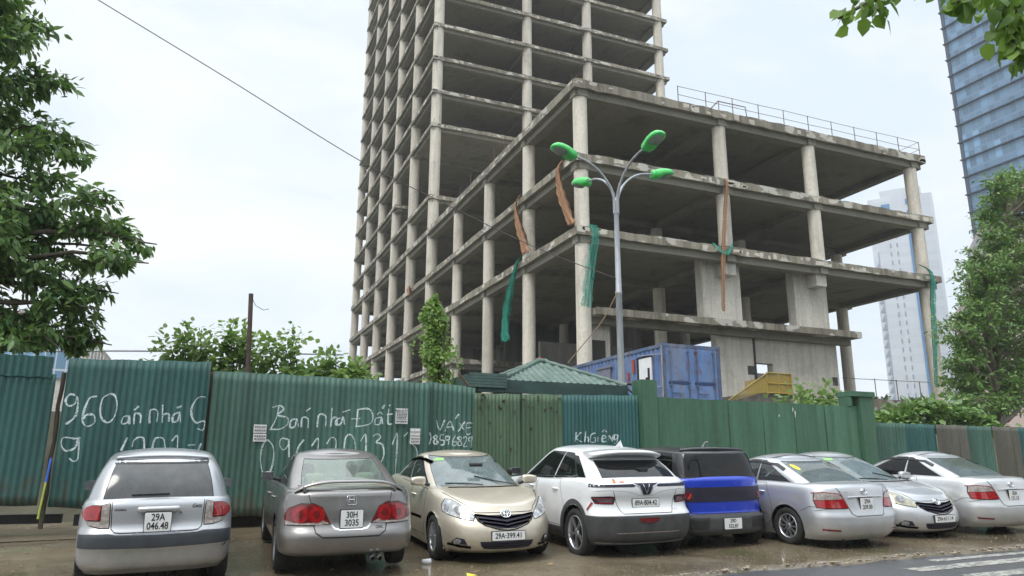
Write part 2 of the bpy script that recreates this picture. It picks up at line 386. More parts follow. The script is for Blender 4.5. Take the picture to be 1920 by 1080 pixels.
GRAF={'B':[[(-1.931,2.334),(-2.011,2.346),(-2.064,2.255),(-2.014,2.168),(-1.928,2.201),(-1.911,2.32),(-1.885,2.173),(-1.902,1.995),(-2.016,1.875)],[(-1.628,2.331),(-1.73,2.297),(-1.786,2.117),(-1.791,1.94),(-1.714,1.853),(-1.617,1.915),(-1.644,2.032),(-1.749,2.029),(-1.781,1.969)],[(-1.446,2.383),(-1.544,2.304),(-1.563,2.124),(-1.518,1.976),(-1.431,1.919),(-1.348,2.011),(-1.329,2.191),(-1.374,2.341),(-1.446,2.383)],[(-1.134,2.032),(-1.214,2.014),(-1.229,1.909),(-1.149,1.926),(-1.134,2.032),(-1.119,1.897)],[(-1.051,1.899),(-1.056,2.064),(-0.972,2.051),(-0.962,1.916)],[(-1.076,2.124),(-1.01,2.196)],[(-0.827,1.919),(-0.833,2.132),(-0.729,2.12),(-0.723,1.937)],[(-0.662,2.229),(-0.639,1.939),(-0.638,2.061),(-0.555,2.079),(-0.543,1.957)],[(-0.388,2.115),(-0.483,2.066),(-0.486,1.958),(-0.417,1.975),(-0.392,2.099),(-0.365,1.946)],[(-0.452,2.184),(-0.376,2.217)],[(-0.022,2.377),(-0.124,2.373),(-0.212,2.229),(-0.211,2.073),(-0.127,1.952),(-0.014,1.985),(0.007,1.924),(-0.014,1.83),(-0.103,1.859)],[(-1.784,1.676),(-1.859,1.661),(-2.015,1.672),(-2.033,1.571),(-1.964,1.472),(-1.841,1.516),(-1.806,1.647),(-1.783,1.358),(-1.842,1.315),(-1.898,1.358)],[(-1.192,1.48),(-1.122,1.688)],[(-1.037,1.541),(-1.029,1.63),(-0.973,1.69),(-0.889,1.677),(-0.855,1.498)],[(-0.742,1.515),(-0.722,1.665),(-0.669,1.696),(-0.592,1.673),(-0.547,1.517)],[(-0.467,1.639),(-0.392,1.731),(-0.369,1.504)],[(-0.22,1.581),(-0.106,1.589)],[(-0.053,1.492),(-0.016,1.615)]],'C':[[(1.177,2.259),(1.146,2.048),(1.066,1.869)],[(1.068,2.239),(1.191,2.276),(1.259,2.213),(1.172,2.113),(1.333,2.069),(1.342,1.956),(1.222,1.873),(1.05,1.869)],[(1.477,2.057),(1.4,2.022),(1.392,1.908),(1.471,1.926),(1.493,2.057),(1.536,1.912)],[(1.583,1.913),(1.588,2.076),(1.686,2.062),(1.697,1.899)],[(1.645,2.192),(1.722,2.254)],[(1.858,1.919),(1.876,2.133),(1.992,2.12),(2.004,1.939)],[(2.099,2.273),(2.092,1.941),(2.111,2.074),(2.193,2.092),(2.201,1.96)],[(1.033,1.693),(0.964,1.597),(0.945,1.377),(1.0,1.144),(1.094,1.113),(1.155,1.316),(1.136,1.568),(1.033,1.693)],[(1.376,1.699),(1.265,1.713),(1.242,1.601),(1.311,1.522),(1.383,1.603),(1.386,1.699),(1.414,1.396)],[(1.646,1.703),(1.559,1.573),(1.523,1.413)],[(1.782,1.592),(1.887,1.724),(1.891,1.416)],[(2.04,1.628),(2.115,1.744),(2.2,1.696),(2.198,1.451)],[(2.261,2.093),(2.189,2.061),(2.179,1.973),(2.267,1.99),(2.305,2.109),(2.342,1.977)],[(2.285,2.197),(2.431,2.247)],[(2.566,2.266),(2.554,1.937)],[(2.456,2.083),(2.621,2.097)],[(2.552,2.251),(2.764,2.272),(2.848,2.139),(2.793,2.002),(2.538,1.946)],[(2.987,2.128),(2.896,2.095),(2.894,1.999),(2.977,2.007),(3.002,2.128),(3.03,2.002)],[(2.923,2.171),(2.973,2.218),(3.031,2.174)],[(3.011,2.28),(3.054,2.358)],[(3.135,2.284),(3.131,2.026),(3.21,2.012)],[(3.093,2.176),(3.218,2.195)],[(3.139,2.336),(3.163,2.362)],[(2.354,1.508),(2.37,1.742),(2.456,1.802),(2.538,1.686),(2.564,1.481)],[(2.643,1.687),(2.727,1.807),(2.745,1.453)],[(2.865,1.78),(2.94,1.826),(3.004,1.767),(2.931,1.677),(3.041,1.634),(3.074,1.456),(3.025,1.308)],[(3.226,1.636),(3.312,1.833),(3.301,1.191),(3.3,1.014)],[(3.439,1.79),(3.515,1.867)],[(3.537,1.701),(3.669,1.582),(3.707,1.401),(3.667,1.191)]],'V':[[(4.072,2.111),(4.143,1.926),(4.236,2.115)],[(4.242,1.897),(4.337,2.087),(4.424,1.917)],[(4.273,1.976),(4.399,1.988)],[(4.436,2.136),(4.517,2.233)],[(4.521,2.06),(4.625,1.937)],[(4.639,2.094),(4.508,1.903)],[(4.792,2.067),(4.673,2.048),(4.677,1.859),(4.778,1.877)],[(4.675,1.969),(4.776,1.987)],[(3.851,1.859),(3.791,1.751),(3.858,1.66)],[(3.942,1.876),(3.977,1.769),(3.939,1.646)],[(4.08,1.832),(4.022,1.785),(4.082,1.74),(4.11,1.679),(4.046,1.663),(4.034,1.724),(4.097,1.787),(4.08,1.832)],[(4.227,1.835),(4.162,1.828),(4.154,1.741),(4.23,1.727),(4.226,1.656),(4.157,1.643)],[(4.327,1.806),(4.261,1.799),(4.273,1.737),(4.338,1.76),(4.33,1.812),(4.321,1.651)],[(4.459,1.84),(4.405,1.73),(4.414,1.637),(4.48,1.653),(4.472,1.715),(4.413,1.699)],[(4.56,1.81),(4.504,1.778),(4.562,1.717),(4.58,1.655),(4.521,1.639),(4.513,1.7),(4.578,1.764),(4.56,1.81)],[(4.611,1.78),(4.661,1.812),(4.679,1.75),(4.615,1.624),(4.698,1.632)],[(4.78,1.798),(4.719,1.782),(4.73,1.719),(4.788,1.745),(4.78,1.814),(4.767,1.595)]],'K':[[(7.028,1.938),(6.998,1.738)],[(7.143,1.94),(7.026,1.821),(7.158,1.74)],[(7.24,1.959),(7.216,1.741),(7.237,1.825),(7.295,1.842),(7.304,1.742)],[(7.472,1.93),(7.374,1.894),(7.351,1.76),(7.448,1.744),(7.469,1.829),(7.411,1.828)],[(7.529,1.863),(7.518,1.745)],[(7.625,1.814),(7.704,1.833),(7.686,1.883),(7.627,1.865),(7.624,1.764),(7.722,1.765)],[(7.621,1.95),(7.67,2.002),(7.728,1.952)],[(7.774,1.766),(7.785,1.885),(7.861,1.768),(7.872,1.887)],[(7.985,1.906),(7.904,1.887),(7.909,1.802),(7.982,1.837),(7.985,1.906),(7.971,1.752),(7.899,1.727)],[(6.806,1.646),(6.784,1.573),(6.804,1.501),(6.845,1.502),(6.867,1.574),(6.847,1.646),(6.806,1.646)],[(6.988,1.63),(6.925,1.637),(6.925,1.582),(6.987,1.594),(6.988,1.637),(6.977,1.503)],[(7.042,1.642),(7.126,1.65),(7.073,1.504)],[(7.247,1.633),(7.184,1.64),(7.183,1.585),(7.247,1.597),(7.248,1.641),(7.236,1.505)],[(7.379,1.653),(7.315,1.652),(7.314,1.597),(7.377,1.587),(7.367,1.514),(7.299,1.506)],[(7.51,1.636),(7.446,1.643),(7.445,1.588),(7.509,1.6),(7.51,1.644),(7.498,1.508)],[(7.579,1.656),(7.564,1.575),(7.65,1.575)],[(7.626,1.627),(7.622,1.509)],[(7.721,1.658),(7.697,1.583),(7.717,1.51),(7.76,1.51),(7.784,1.584),(7.764,1.658),(7.721,1.658)],[(7.832,1.629),(7.877,1.66),(7.92,1.63),(7.829,1.511),(7.916,1.512)],[(7.967,1.631),(8.012,1.661),(8.055,1.632),(7.963,1.512),(8.051,1.513)]]}
# handwriting on the fence: strokes as (x, z) metres in the plane of the fence
# ------------------------------------------------------------------ site fence
def sheet_paint(name, col, fade=.3, rust=.5, worn=(.10, .13, .11)):
    m, t, p, o = new_mat(name)
    st = noise(t, 1.2, 6, .65, (3, 3, .35)); sp = noise(t, 9, 6, .7)
    c = ramp(t, st, [(.28, sc(col, .62)), (.5, col), (.72, sc(col, 1.35))])
    c = mixc(t, .35, c, ramp(t, sp, [(.3, sc(col, .7)), (.7, sc(col, 1.3))]))
    xs0 = node(t, 'ShaderNodeSeparateXYZ', {0: t.nodes.new('ShaderNodeTexCoord').outputs['Object']}).outputs[0]
    si = node(t, 'ShaderNodeMath', {0: node(t, 'ShaderNodeMath', {0: xs0, 1: .84}, operation='DIVIDE').outputs[0]}, operation='FLOOR').outputs[0]
    sn = node(t, 'ShaderNodeTexWhiteNoise', {'W': si}, noise_dimensions='1D').outputs['Value']
    c = mixc(t, 1.0, c, ramp(t, sn, [(0, g(.74)), (1, g(1.0))]), 'MULTIPLY')
    dr = ramp(t, noise(t, 1, 7, .72, (7, 7, .22)), [(.50, g(0)), (.66, g(.55))])
    c = mixc(t, dr, c, sc(col, .42))
    k = ramp(t, noise(t, 2.2, 6, .75, (2.5, 2.5, .7)), [(.56, g(0)), (.72, g(fade))])
    c = mixc(t, k, c, worn)
    x = node(t, 'ShaderNodeSeparateXYZ', {0: t.nodes.new('ShaderNodeTexCoord').outputs['Object']})
    low = node(t, 'ShaderNodeMapRange', {'Value': x.outputs[2], 'From Min': 1.0, 'From Max': .0, 'To Min': -.14, 'To Max': .27}).outputs[0]
    rs = node(t, 'ShaderNodeMath', {0: noise(t, 4, 7, .72, (1.6, 1.6, .8)), 1: low}, operation='ADD').outputs[0]
    k = ramp(t, rs, [(.60, g(0)), (.72, g(rust))])
    c = mixc(t, k, c, (.085, .055, .035))
    t.links.new(c, p.inputs['Base Color']); p.inputs['Roughness'].default_value = .52
    p.inputs['Specular IOR Level'].default_value = .35
    bump(t, p, sp, .006, .4)
    return m
m_teal = sheet_paint('teal_sheet_paint', (.038, .118, .106), .5); m_teal2 = sheet_paint('faded_green_sheet_paint', (.066, .150, .116), .65)
m_olive = sheet_paint('olive_sheet_paint', (.085, .145, .080), .6, .8, (.05, .06, .03)); m_blueg = sheet_paint('blue_green_sheet_paint', (.038, .128, .120), .4)
m_greyp = sheet_paint('bare_grey_sheet', (.125, .122, .098), .4, .7); m_wallg = sheet_paint('green_wall_paint', (.075, .175, .105), .35, .3, (.05, .10, .06))
m_chalk, t, p, o = new_mat('white_paint_strokes')
p.inputs['Base Color'].default_value = (.60, .69, .69, 1); p.inputs['Roughness'].default_value = .8
tr = t.nodes.new('ShaderNodeBsdfTransparent'); ms = t.nodes.new('ShaderNodeMixShader')
t.links.new(ramp(t, noise(t, 38, 4, .7), [(.36, g(.2)), (.50, g(.95))]), ms.inputs[0]); t.links.new(tr.outputs[0], ms.inputs[1]); t.links.new(p.outputs[0], ms.inputs[2]); t.links.new(ms.outputs[0], o.inputs[0])
YF = 13.5
def corr(x, per, amp, ph): return amp*math.sin(2*math.pi*(x-ph)/per)
def corrugated(label, x0, x1, zb0, zb1, zt0, zt1, mat, y=YF, per=.098, amp=.017, name='corrugated_fence_panel', group='green sheet fence panels', warp=.055, lean=0, cat='fence panel'):
    """one sheet-metal panel: wave profile, real sheet thickness, slightly buckled"""
    n = int((x1-x0)/per*8); nz_ = 14; b = MB(); s1, s2 = random.uniform(0, 6), random.uniform(0, 6)
    zbm = min(zb0, zb1)
    def P(i, j, off):
        x = x0+(x1-x0)*i/n; u = i/n; v = j/nz_
        zz = (zb0+(zb1-zb0)*u)*(1-v)+(zt0+(zt1-zt0)*u)*v
        if j == nz_: zz += .006*math.sin(x*9+s1)
        if j == 0: zz += .012*math.sin(x*5+s2)
        yy = y+corr(x, per, amp*(.82+.18*math.sin(x*.9+s1)), x0)-.007*(int((x-x0)/.84) % 2)+warp*math.sin(x*1.7+s1)*math.sin(zz*1.9+s2)*.5
        return (x+lean*v, yy+off, zz)
    V = [P(i, j, 0) for j in range(nz_+1) for i in range(n+1)]; M_ = len(V)
    V += [P(i, j, .004) for j in range(nz_+1) for i in range(n+1)]
    q = lambda i, j: j*(n+1)+i
    F = [(q(i, j), q(i+1, j), q(i+1, j+1), q(i, j+1)) for j in range(nz_) for i in range(n)]
    F += [tuple(M_+k for k in reversed(f)) for f in F]
    F += [(q(i, 0), q(i, 0)+M_, q(i+1, 0)+M_, q(i+1, 0)) for i in range(n)]+[(q(i, nz_), q(i+1, nz_), q(i+1, nz_)+M_, q(i, nz_)+M_) for i in range(n)]
    F += [(q(k, j), q(k, j+1), q(k, j+1)+M_, q(k, j)+M_) for k in (0, n) for j in range(nz_)]
    b.add(V, F, 0, True)
    ob = b.build(name, mat, None, ((x0+x1)/2, y, zbm), recalc=True)
    ob['_s'] = 0; del ob['_s']
    return tag(ob, label, cat, group), (lambda x, z: y+corr(x, per, amp*(.82+.18*math.sin(x*.9+s1)), x0)-.007*(int((x-x0)/.84) % 2)+warp*math.sin(x*1.7+s1)*math.sin(z*1.9+s2)*.5)
def strokes(panel, yfun, lines, wd=.024, name='painted_writing'):
    b = MB()
    for ln in lines:
        pts = [Vector((p[0], 0, p[1])) for p in ln]
        # smooth the stroke (Catmull-Rom), then lay it on the sheet
        sm = []
        for i in range(len(pts)-1):
            a, c0, c1, d = pts[max(i-1, 0)], pts[i], pts[i+1], pts[min(i+2, len(pts)-1)]
            k = max(2, int((c1-c0).length/.012))
            for j in range(k):
                u = j/k; sm.append(.5*((2*c0)+(-a+c1)*u+(2*a-5*c0+4*c1-d)*u*u+(-a+3*c0-3*c1+d)*u**3))
        sm.append(pts[-1]); V = []; ph = random.uniform(0, 6)
        for i, p_ in enumerate(sm):
            d = sm[min(i+1, len(sm)-1)]-sm[max(i-1, 0)]; d = d.normalized() if d.length > 1e-6 else Vector((1, 0, 0))
            nrm = Vector((-d.z, 0, d.x)); hw = wd*.5*random.uniform(.85, 1.1)*(1+.35*math.sin(i*.11+ph))*(1-.22*math.sin(2*math.pi*p_.x/.098))
            if i in (0, len(sm)-1): hw *= .5
            for s_ in (-1, 0, 1):
                q = p_+nrm*hw*s_; V.append((q.x, yfun(q.x, q.z)-.005, q.z))
        b.add(V, [(i*3+k, i*3+k+1, i*3+k+4, i*3+k+3) for i in range(len(sm)-1) for k in (0, 1)], 0, True)
    return b.build(name, m_chalk, panel, recalc=False)
m_paper = plain('weathered_paper', (.62, .62, .60), .8, var=.12, scale=20); m_ink = plain('black_print', (.04, .04, .05), .7); m_redink = plain('faded_print', (.22, .20, .20), .8)
def notice(panel, x, z, wdt, h, lines, name='paper_notice', y=YF-.06):
    b = MB(); nn = 8
    V = [(x-wdt/2+wdt*i/nn, y-.004*math.sin(i*1.1), z-h/2+h*j/nn) for j in range(nn+1) for i in range(nn+1)]
    b.add(V, [(j*9+i, j*9+i+1, j*9+i+10, j*9+i+9) for j in range(nn) for i in range(nn)], 0, True)
    for txt, fz, sz, ink in lines:
        if txt:
            vs, fs = text_mesh(txt, sz, .0012); b.add([(x+a, y-.009, z-h/2+h*fz+c_) for a, c_ in vs], fs, ink)
        else:
            k = -wdt*.42
            while k < wdt*.4:
                l_ = random.uniform(.012, .035); b.add([(x+k, y-.009, z-h/2+h*fz), (x+min(k+l_, wdt*.44), y-.009, z-h/2+h*fz), (x+min(k+l_, wdt*.44), y-.009, z-h/2+h*fz+sz), (x+k, y-.009, z-h/2+h*fz+sz)], [(0, 1, 2, 3)], ink); k += l_+.008
    return b.build(name, [m_paper, m_ink, m_redink], panel, recalc=False)
FG = 'green sheet fence panels'
pa, ya_ = corrugated('dark teal gate leaf at the far left edge, a second sheet along its top', -4.6, -2.24, .66, .66, 2.66, 2.66, m_teal, lean=0, name='gate_leaf', cat='gate')
b = MB()
def top_sheet(b, x0, x1, z0, z1):
    n = int((x1-x0)/.098*8); V = [(x0+(x1-x0)*i/n, YF-.03+corr(x0+(x1-x0)*i/n, .098, .017, x0), z+(.006*math.sin(i*.3))) for z in (z0, z1) for i in range(n+1)]
    b.add(V, [(i, i+1, n+2+i, n+1+i) for i in range(n)], 0, True)
top_sheet(b, -4.6, -2.3, 2.60, 2.93); b.build('top_sheet', m_teal, pa, recalc=False)
b = MB(); b.box((-4.6, 13.56, 2.5), (-2.26, 13.6, 2.55)); b.box((-4.6, 13.56, .85), (-2.26, 13.6, .9)); b.build('frame_rail', m_rust, pa)
pb, yb_ = corrugated('teal corrugated gate leaf painted 960 behind the silver hatchback', -2.10, .02, .62, .46, 2.92, 2.98, m_teal, name='gate_leaf', cat='gate', lean=-.0)
strokes(pb, yb_, GRAF['B'])
b = MB(); b.box((-2.0, 13.56, 2.6), (0, 13.6, 2.65)); b.box((-2.0, 13.56, .8), (0, 13.6, .85)); b.build('frame_rail', m_rust, pb)
pc, yc_ = corrugated('long green corrugated panel painted Bán nhá Đất behind the grey-brown sedan', .07, 3.92, .42, .42, 2.83, 2.80, m_teal2)
strokes(pc, yc_, GRAF['C'])
notice(pc, 3.365, 2.155, .23, .28, [('BÁN ĐẤT', .84, .055, 1)]+[('', q, .014, 1) for q in (.68, .58, .48, .38, .28)]+[('', .10, .022, 1)])
notice(pc, .895, 1.87, .21, .14, [('', q, .03, 2) for q in (.62, .2)]); notice(pc, .90, 1.72, .21, .13, [('', q, .03, 2) for q in (.6, .2)])
notice(pc, 3.635, 1.87, .19, .13, [('KHOAN', .5, .05, 2)]); notice(pc, 3.635, 1.72, .19, .14, [('', q, .03, 2) for q in (.6, .2)])
pv, yv_ = corrugated('green corrugated panel painted VÁ XE beside the champagne sedan', 3.88, 4.84, .42, .42, 2.83, 2.75, m_teal2, y=YF+.05)
strokes(pv, lambda x, z: yv_(x, z), GRAF['V'])
pd1, _ = corrugated('olive green ribbed sheet with rust specks, left of the two olive sheets', 4.80, 5.79, .4, .4, 2.64, 2.66, m_olive, y=YF, per=.075, amp=.010)
pd2, _ = corrugated('yellowish olive ribbed sheet with rust specks, right of the two olive sheets', 5.80, 6.71, .4, .4, 2.66, 2.69, m_olive, y=YF-.02, per=.09, amp=.010)
for pp, xa, xb in ((pd1, 4.82, 5.75), (pd2, 5.82, 6.68)):
    b = MB()
    for _k in range(16):
        x, z, r_ = random.uniform(xa, xb), random.choice([random.uniform(2.3, 2.62), random.uniform(1.5, 2.6)]), random.uniform(.008, .022)
        b.cyl((x, YF+.02, z), (x, YF-.045, z), r_, n=7)
    b.build('rust_hole', plain('rust_spot', (.05, .03, .02), .9), pp)
pk, yk_ = corrugated('blue-green corrugated panel painted KhGiêng above the white crossover', 6.66, 8.53, .4, .4, 2.68, 2.74, m_blueg, y=YF+.02, per=.085, amp=.012)
strokes(pk, yk_, GRAF['K'], .022)
def pillar(x0, x1, zt, label, cap=False):
    b = MB(); y0, y1 = YF-.10, YF+.30
    bm = bmesh.new(); bmesh.ops.create_cube(bm, size=1)
    for v in bm.verts: v.co = Vector(((x0+x1)/2+v.co.x*(x1-x0), (y0+y1)/2+v.co.y*(y1-y0), (zt+.2)/2+v.co.z*(zt-.2)))
    bmesh.ops.bevel(bm, geom=bm.edges[:], offset=.018, segments=2, affect='EDGES')
    b.add([v.co for v in bm.verts], [tuple(v.index for v in f.verts) for f in bm.faces]) if not bm.verts.ensure_lookup_table() else None
    bm.free(); b.build
    o = b.build('wall_pillar', m_wallg, None, ((x0+x1)/2, YF, .2))
    if cap:
        c_ = MB(); c_.box((x0-.28, y0-.05, zt-.12), (x1+.02, y1+.05, zt+.0)); 
        c_.box((x0-.27, y0+.02, zt-.35), (x0-.22, y1, zt-.12)); c_.build('pillar_cap', m_wallg, o)
    return tag(o, label, 'pillar', 'green masonry pillars')
pillar(8.55, 8.95, 3.08, 'green painted masonry pillar standing in front of the blue container')
pillar(14.78, 15.24, 3.07, 'green painted masonry pillar with a cap at the right end of the flat wall', True)
b = MB()
seams = [8.95, 10.88, 11.86, 12.78, 13.72, 14.78]
for i in range(5):
    n = 16; x0, x1 = seams[i]+.006, seams[i+1]-.006; dy = random.uniform(-.008, .008)
    V = [(x0+(x1-x0)*u/n, YF+dy+.012*math.sin(u*.6+i)*math.sin(z_*2+i), z_ if z_ < 2.5 else z_+.006*math.sin(u+i)) for z_ in (.2, .8, 1.4, 2.0, 2.72) for u in range(n+1)]
    b.add(V, [(j*(n+1)+u, j*(n+1)+u+1, (j+1)*(n+1)+u+1, (j+1)*(n+1)+u) for j in range(4) for u in range(n)], 0, True)
b.box((8.95, YF+.022, .2), (14.78, YF+.16, 2.70), 0)
o = b.build('painted_wall', m_wallg, None, (11.8, YF, .2), recalc=False); tag(o, 'flat green painted wall with vertical seams behind the blue and silver cars', 'wall')
b = MB()
for x, z, h in ((12.72, 2.62, .10), (12.78, 2.55, .16), (12.3, 2.45, .06), (13.35, 1.2, .3)):
    b.box((x, YF-.024, z-h), (x+.014, YF-.018, z)); b.box((x+.02, YF-.024, z-h*.6), (x+.03, YF-.018, z-.02))
b.build('white_splash', plain('bird_white', (.55, .56, .52), .8), o)
for i, (x0, x1, mt, lb) in enumerate([(15.23, 16.33, m_teal2, 'green corrugated panel right of the capped pillar'), (16.31, 17.47, m_blueg, 'teal corrugated panel left of the first bare grey sheet'),
        (17.45, 18.53, m_greyp, 'bare grey corrugated panel between the teal and green sheets'), (18.50, 19.62, m_teal2, 'green corrugated panel between the two bare grey sheets'),
        (19.6, 20.57, m_greyp, 'bare grey corrugated panel at the right, second grey sheet from the pillar'), (20.55, 23.2, m_blueg, 'teal corrugated panel at the far right edge')]):
    corrugated(lb, x0, x1, .5, .5, 2.34, 2.34, mt, y=YF+(.04 if i % 2 else 0), per=.11, amp=.014)
# rotten posts and the painted stick in the gaps
m_wood = plain('rotten_wood', (.075, .06, .042), .95, var=.5, scale=5, stretch=(5, 5, .6), bumpd=.02)
def post(x, y, z0, z1, r, label, mat=m_wood, name='fence_post', top=None):
    b = MB(); n = 9
    b.tube([(x+.012*math.sin(k*1.9+x)+(0 if top is None else top*(k/n)), y+.01*math.cos(k*2.3), z0+(z1-z0)*k/n) for k in range(n+1)], [r*random.uniform(.85, 1.15) for _ in range(n+1)], 8)
    return tag(b.build(name, mat, None, (x, y, z0)), label, 'post')
post(-2.165, 13.62, .3, 2.7, .032, 'dark rotten timber post in the gap between the two teal gate leaves')
post(.05, 13.64, .3, 2.78, .05, 'dark timber post in the narrow gap right of the 960 gate leaf')
b = MB(); b.tube([(-2.19, 13.42, .46), (-2.16, 13.45, 1.0)], .015, 8, 0); b.tube([(-2.16, 13.45, 1.0), (-2.14, 13.465, 1.36)], .017, 8, 1)
tag(b.build('painted_stick', [plain('lime_paint', (.36, .46, .06), .6), plain('blue_stick_paint', (.04, .14, .55), .5)], None, (-2.16, 13.45, .46)), 'thin stick painted lime below and blue above, leaning in the gate gap', 'stick')
b = MB()
b.box((-4.5, 13.9, .36), (-1.95, 14.05, .50)); b.box((-1.75, 13.7, .33), (.1, 13.85, .50)); 
tag(b.build('gate_track', plain('black_steel', (.018, .018, .02), .6), None, (-2, 13.8, .33)), 'low black steel rail lying under the gate leaves', 'rail')
b = MB(); b.box((.1, 13.75, .24), (8.5, 13.95, .46))  # near-black box puts painted shade into the gap below the panels
tag(b.build('fence_gap_shade', plain('dark_gap_shade', (.03, .026, .02), .95, bumpd=.03), None, (4, 13.8, .24)), 'dark strip standing for the shaded gap under the green fence panels', 'gap_shade')
b = MB(); b.box((15.3, 13.75, .3), (23, 13.95, .55)); tag(b.build('fence_gap_shade', bpy.data.materials['dark_gap_shade'], None, (19, 13.8, .3)), 'dark strip standing for the shaded gap under the panels right of the capped pillar', 'gap_shade')  # same near-black stand-in for the shade of the gap
m_rpole = plain('rusty_pole', (.085, .055, .048), .8, .2, .4, 4)
b = MB(); b.tube([(.70, 14.6, .3), (.68, 14.6, 2.7), (.64, 14.6, 3.6), (.60, 14.6, 4.47)], .043, 8); b.box((-.1, 14.55, 2.86), (.68, 14.62, 2.93)); b.tube([(.62, 14.6, 4.4), (.7, 14.6, 4.25), (.85, 14.6, 4.17), (.95, 14.6, 4.2)], .006, 5)
tag(b.build('rusty_pole', m_rpole, None, (.7, 14.6, .3)), 'tall thin rusty pole standing among the bushes behind the fence', 'pole')
# ------------------------------------------------------------------ hut with a tiled hip roof just behind the fence
m_tile, t, p, o = new_mat('green_roof_tiles')
x = node(t, 'ShaderNodeSeparateXYZ', {0: t.nodes.new('ShaderNodeTexCoord').outputs['Object']})
c = ramp(t, noise(t, 3, 6, .7), [(.3, (.05, .085, .07)), (.5, (.095, .15, .125)), (.7, (.17, .225, .195))])
t.links.new(c, p.inputs['Base Color']); p.inputs['Roughness'].default_value = .5
hut = empty('hut', (6.9, 15.0, .25), 'low site hut with a green tiled hip roof peeking over the fence', 'hut')
def hip_plane(b, A, B_, C_, D, nu, nv, amp, per):
    """tiled slope: eave A-B, ridge D-C; rounded tile courses running down, stepped rows"""
    A, B_, C_, D = map(Vector, (A, B_, C_, D)); nrm = (B_-A).cross(D-A).normalized()
    if nrm.z < 0: nrm = -nrm
    V = []; Lx = (B_-A).length
    for j in range(nv+1):
        v = j/nv; p0 = A.lerp(D, v); p1 = B_.lerp(C_, v)
        for i in range(nu+1):
            q = p0.lerp(p1, i/nu); along = (q-A).dot((B_-A).normalized())
            V.append(q+nrm*(amp*(.5+.5*math.cos(2*math.pi*along/per))+.022*(1-(v*10) % 1)))
    b.add(V, [(j*(nu+1)+i, j*(nu+1)+i+1, (j+1)*(nu+1)+i+1, (j+1)*(nu+1)+i) for j in range(nv) for i in range(nu)], 0, True)
ex0, ex1, ey0, ey1, ez, rz = 5.55, 8.52, 13.95, 16.4, 2.95, 3.56
a0, a1, a2, a3 = (ex0, ey0, ez), (ex1, ey0, ez), (ex1, ey1, ez), (ex0, ey1, ez); r0, r1 = (6.95, 15.2, rz), (7.12, 15.2, rz)
b = MB(); hip_plane(b, a0, a1, r1, r0, 160, 50, .028, .16); hip_plane(b, a1, a2, r1, r1, 120, 40, .028, .16); hip_plane(b, a2, a3, r0, r1, 120, 30, .028, .16); hip_plane(b, a3, a0, r0, r0, 120, 40, .028, .16)
rf = b.build('roof', m_tile, hut, recalc=False)
b = MB()
for q, r_ in ((a0, r0), (a1, r1), (a2, r1), (a3, r0)):
    Q, R_ = Vector(q), Vector(r_); n = 16
    b.tube([Q.lerp(R_, k/n)+Vector((0, 0, .04)) for k in range(n+1)], [.05 if k % 2 else .06 for k in range(n+1)], 8)
b.tube([Vector(r0)+Vector((-.05, 0, .05)), Vector(r1)+Vector((.05, 0, .05))], .06, 8); b.build('ridge_tiles', m_tile, rf)
b = MB(); b.cyl((7.0, 15.2, 3.6), (7.0, 15.2, 3.70), .05, .03, 10); b.build('finial', plain('red_clay', (.3, .08, .05), .7), rf)
m_fascia = plain('dark_green_fascia', (.028, .062, .055), .6, var=.3)
b = MB(); b.box((5.62, 14.02, .25), (8.44, 16.3, 2.62)); b.build('wall', m_fascia, hut)
b = MB(); b.box((5.5, 13.86, 2.80), (8.50, 13.93, 2.975)); b.box((5.0, 13.84, 2.715), (8.52, 13.92, 2.797)); b.box((8.47, 13.9, 2.75), (8.51, 16.4, 2.95)); b.build('fascia_board', m_fascia, hut)
b = MB()   # flat awning of ribbed sheet at the left
for k in range(5):
    b.box((4.72+.02*k, 13.80, 2.80+.058*k), (5.62, 13.845+.012*(k % 2), 2.80+.058*(k+1)-.006))
b.box((4.75, 13.84, 2.82), (5.55, 15.2, 3.05)); b.build('awning', plain('awning_sheet', (.055, .10, .085), .55, var=.3), hut)
b = MB(); b.cyl((4.58, 13.82, 3.05), (4.80, 13.8, 2.80), .02, n=6); b.cyl((8.48, 13.95, 2.98), (8.78, 13.9, 2.72), .02, n=6); b.cyl((8.55, 14.1, 3.05), (8.8, 14.1, 3.05), .03, n=6); b.build('prop_rod', m_rust, hut)

# ------------------------------------------------------------------ shipping container on the terrace
def painted_steel(name, col, rust=.6):
    m, t, p, o = new_mat(name)
    c = ramp(t, noise(t, 1.1, 6, .65), [(.3, sc(col, .7)), (.7, sc(col, 1.25))])
    c = mixc(t, ramp(t, noise(t, 1.6, 6, .7, (1.5, 1.5, .3)), [(.46, g(0)), (.62, g(.6))]), c, (.20, .22, .27))
    c = mixc(t, ramp(t, noise(t, 3.2, 8, .8, (1, 1, .6)), [(.53, g(0)), (.62, g(rust))]), c, (.14, .05, .03))
    t.links.new(c, p.inputs['Base Color']); p.inputs['Roughness'].default_value = .6
    return m
m_cont = painted_steel('blue_container_paint', (.085, .165, .36), .8); m_contd = painted_steel('blue_door_paint', (.13, .225, .45), .6)
m_contr = painted_steel('rusty_frame_paint', (.07, .12, .22), .9)
CXL, CXR, CYF, CYB, CZ0, CZ1 = 14.35, 16.79, 21.1, 28.2, 2.62, 5.40
con = empty('shipping_container', ((CXL+CXR)/2, (CYF+CYB)/2, CZ0), 'rusty blue shipping container with closed double doors behind the green wall', 'container')
b = MB(); per = .28; n = int((CYB-CYF-.3)/per*8)
def trap(u): u = u % 1; return 0 if u < .25 else ((u-.25)/.25 if u < .5 else (1 if u < .75 else (1-u)/.25))
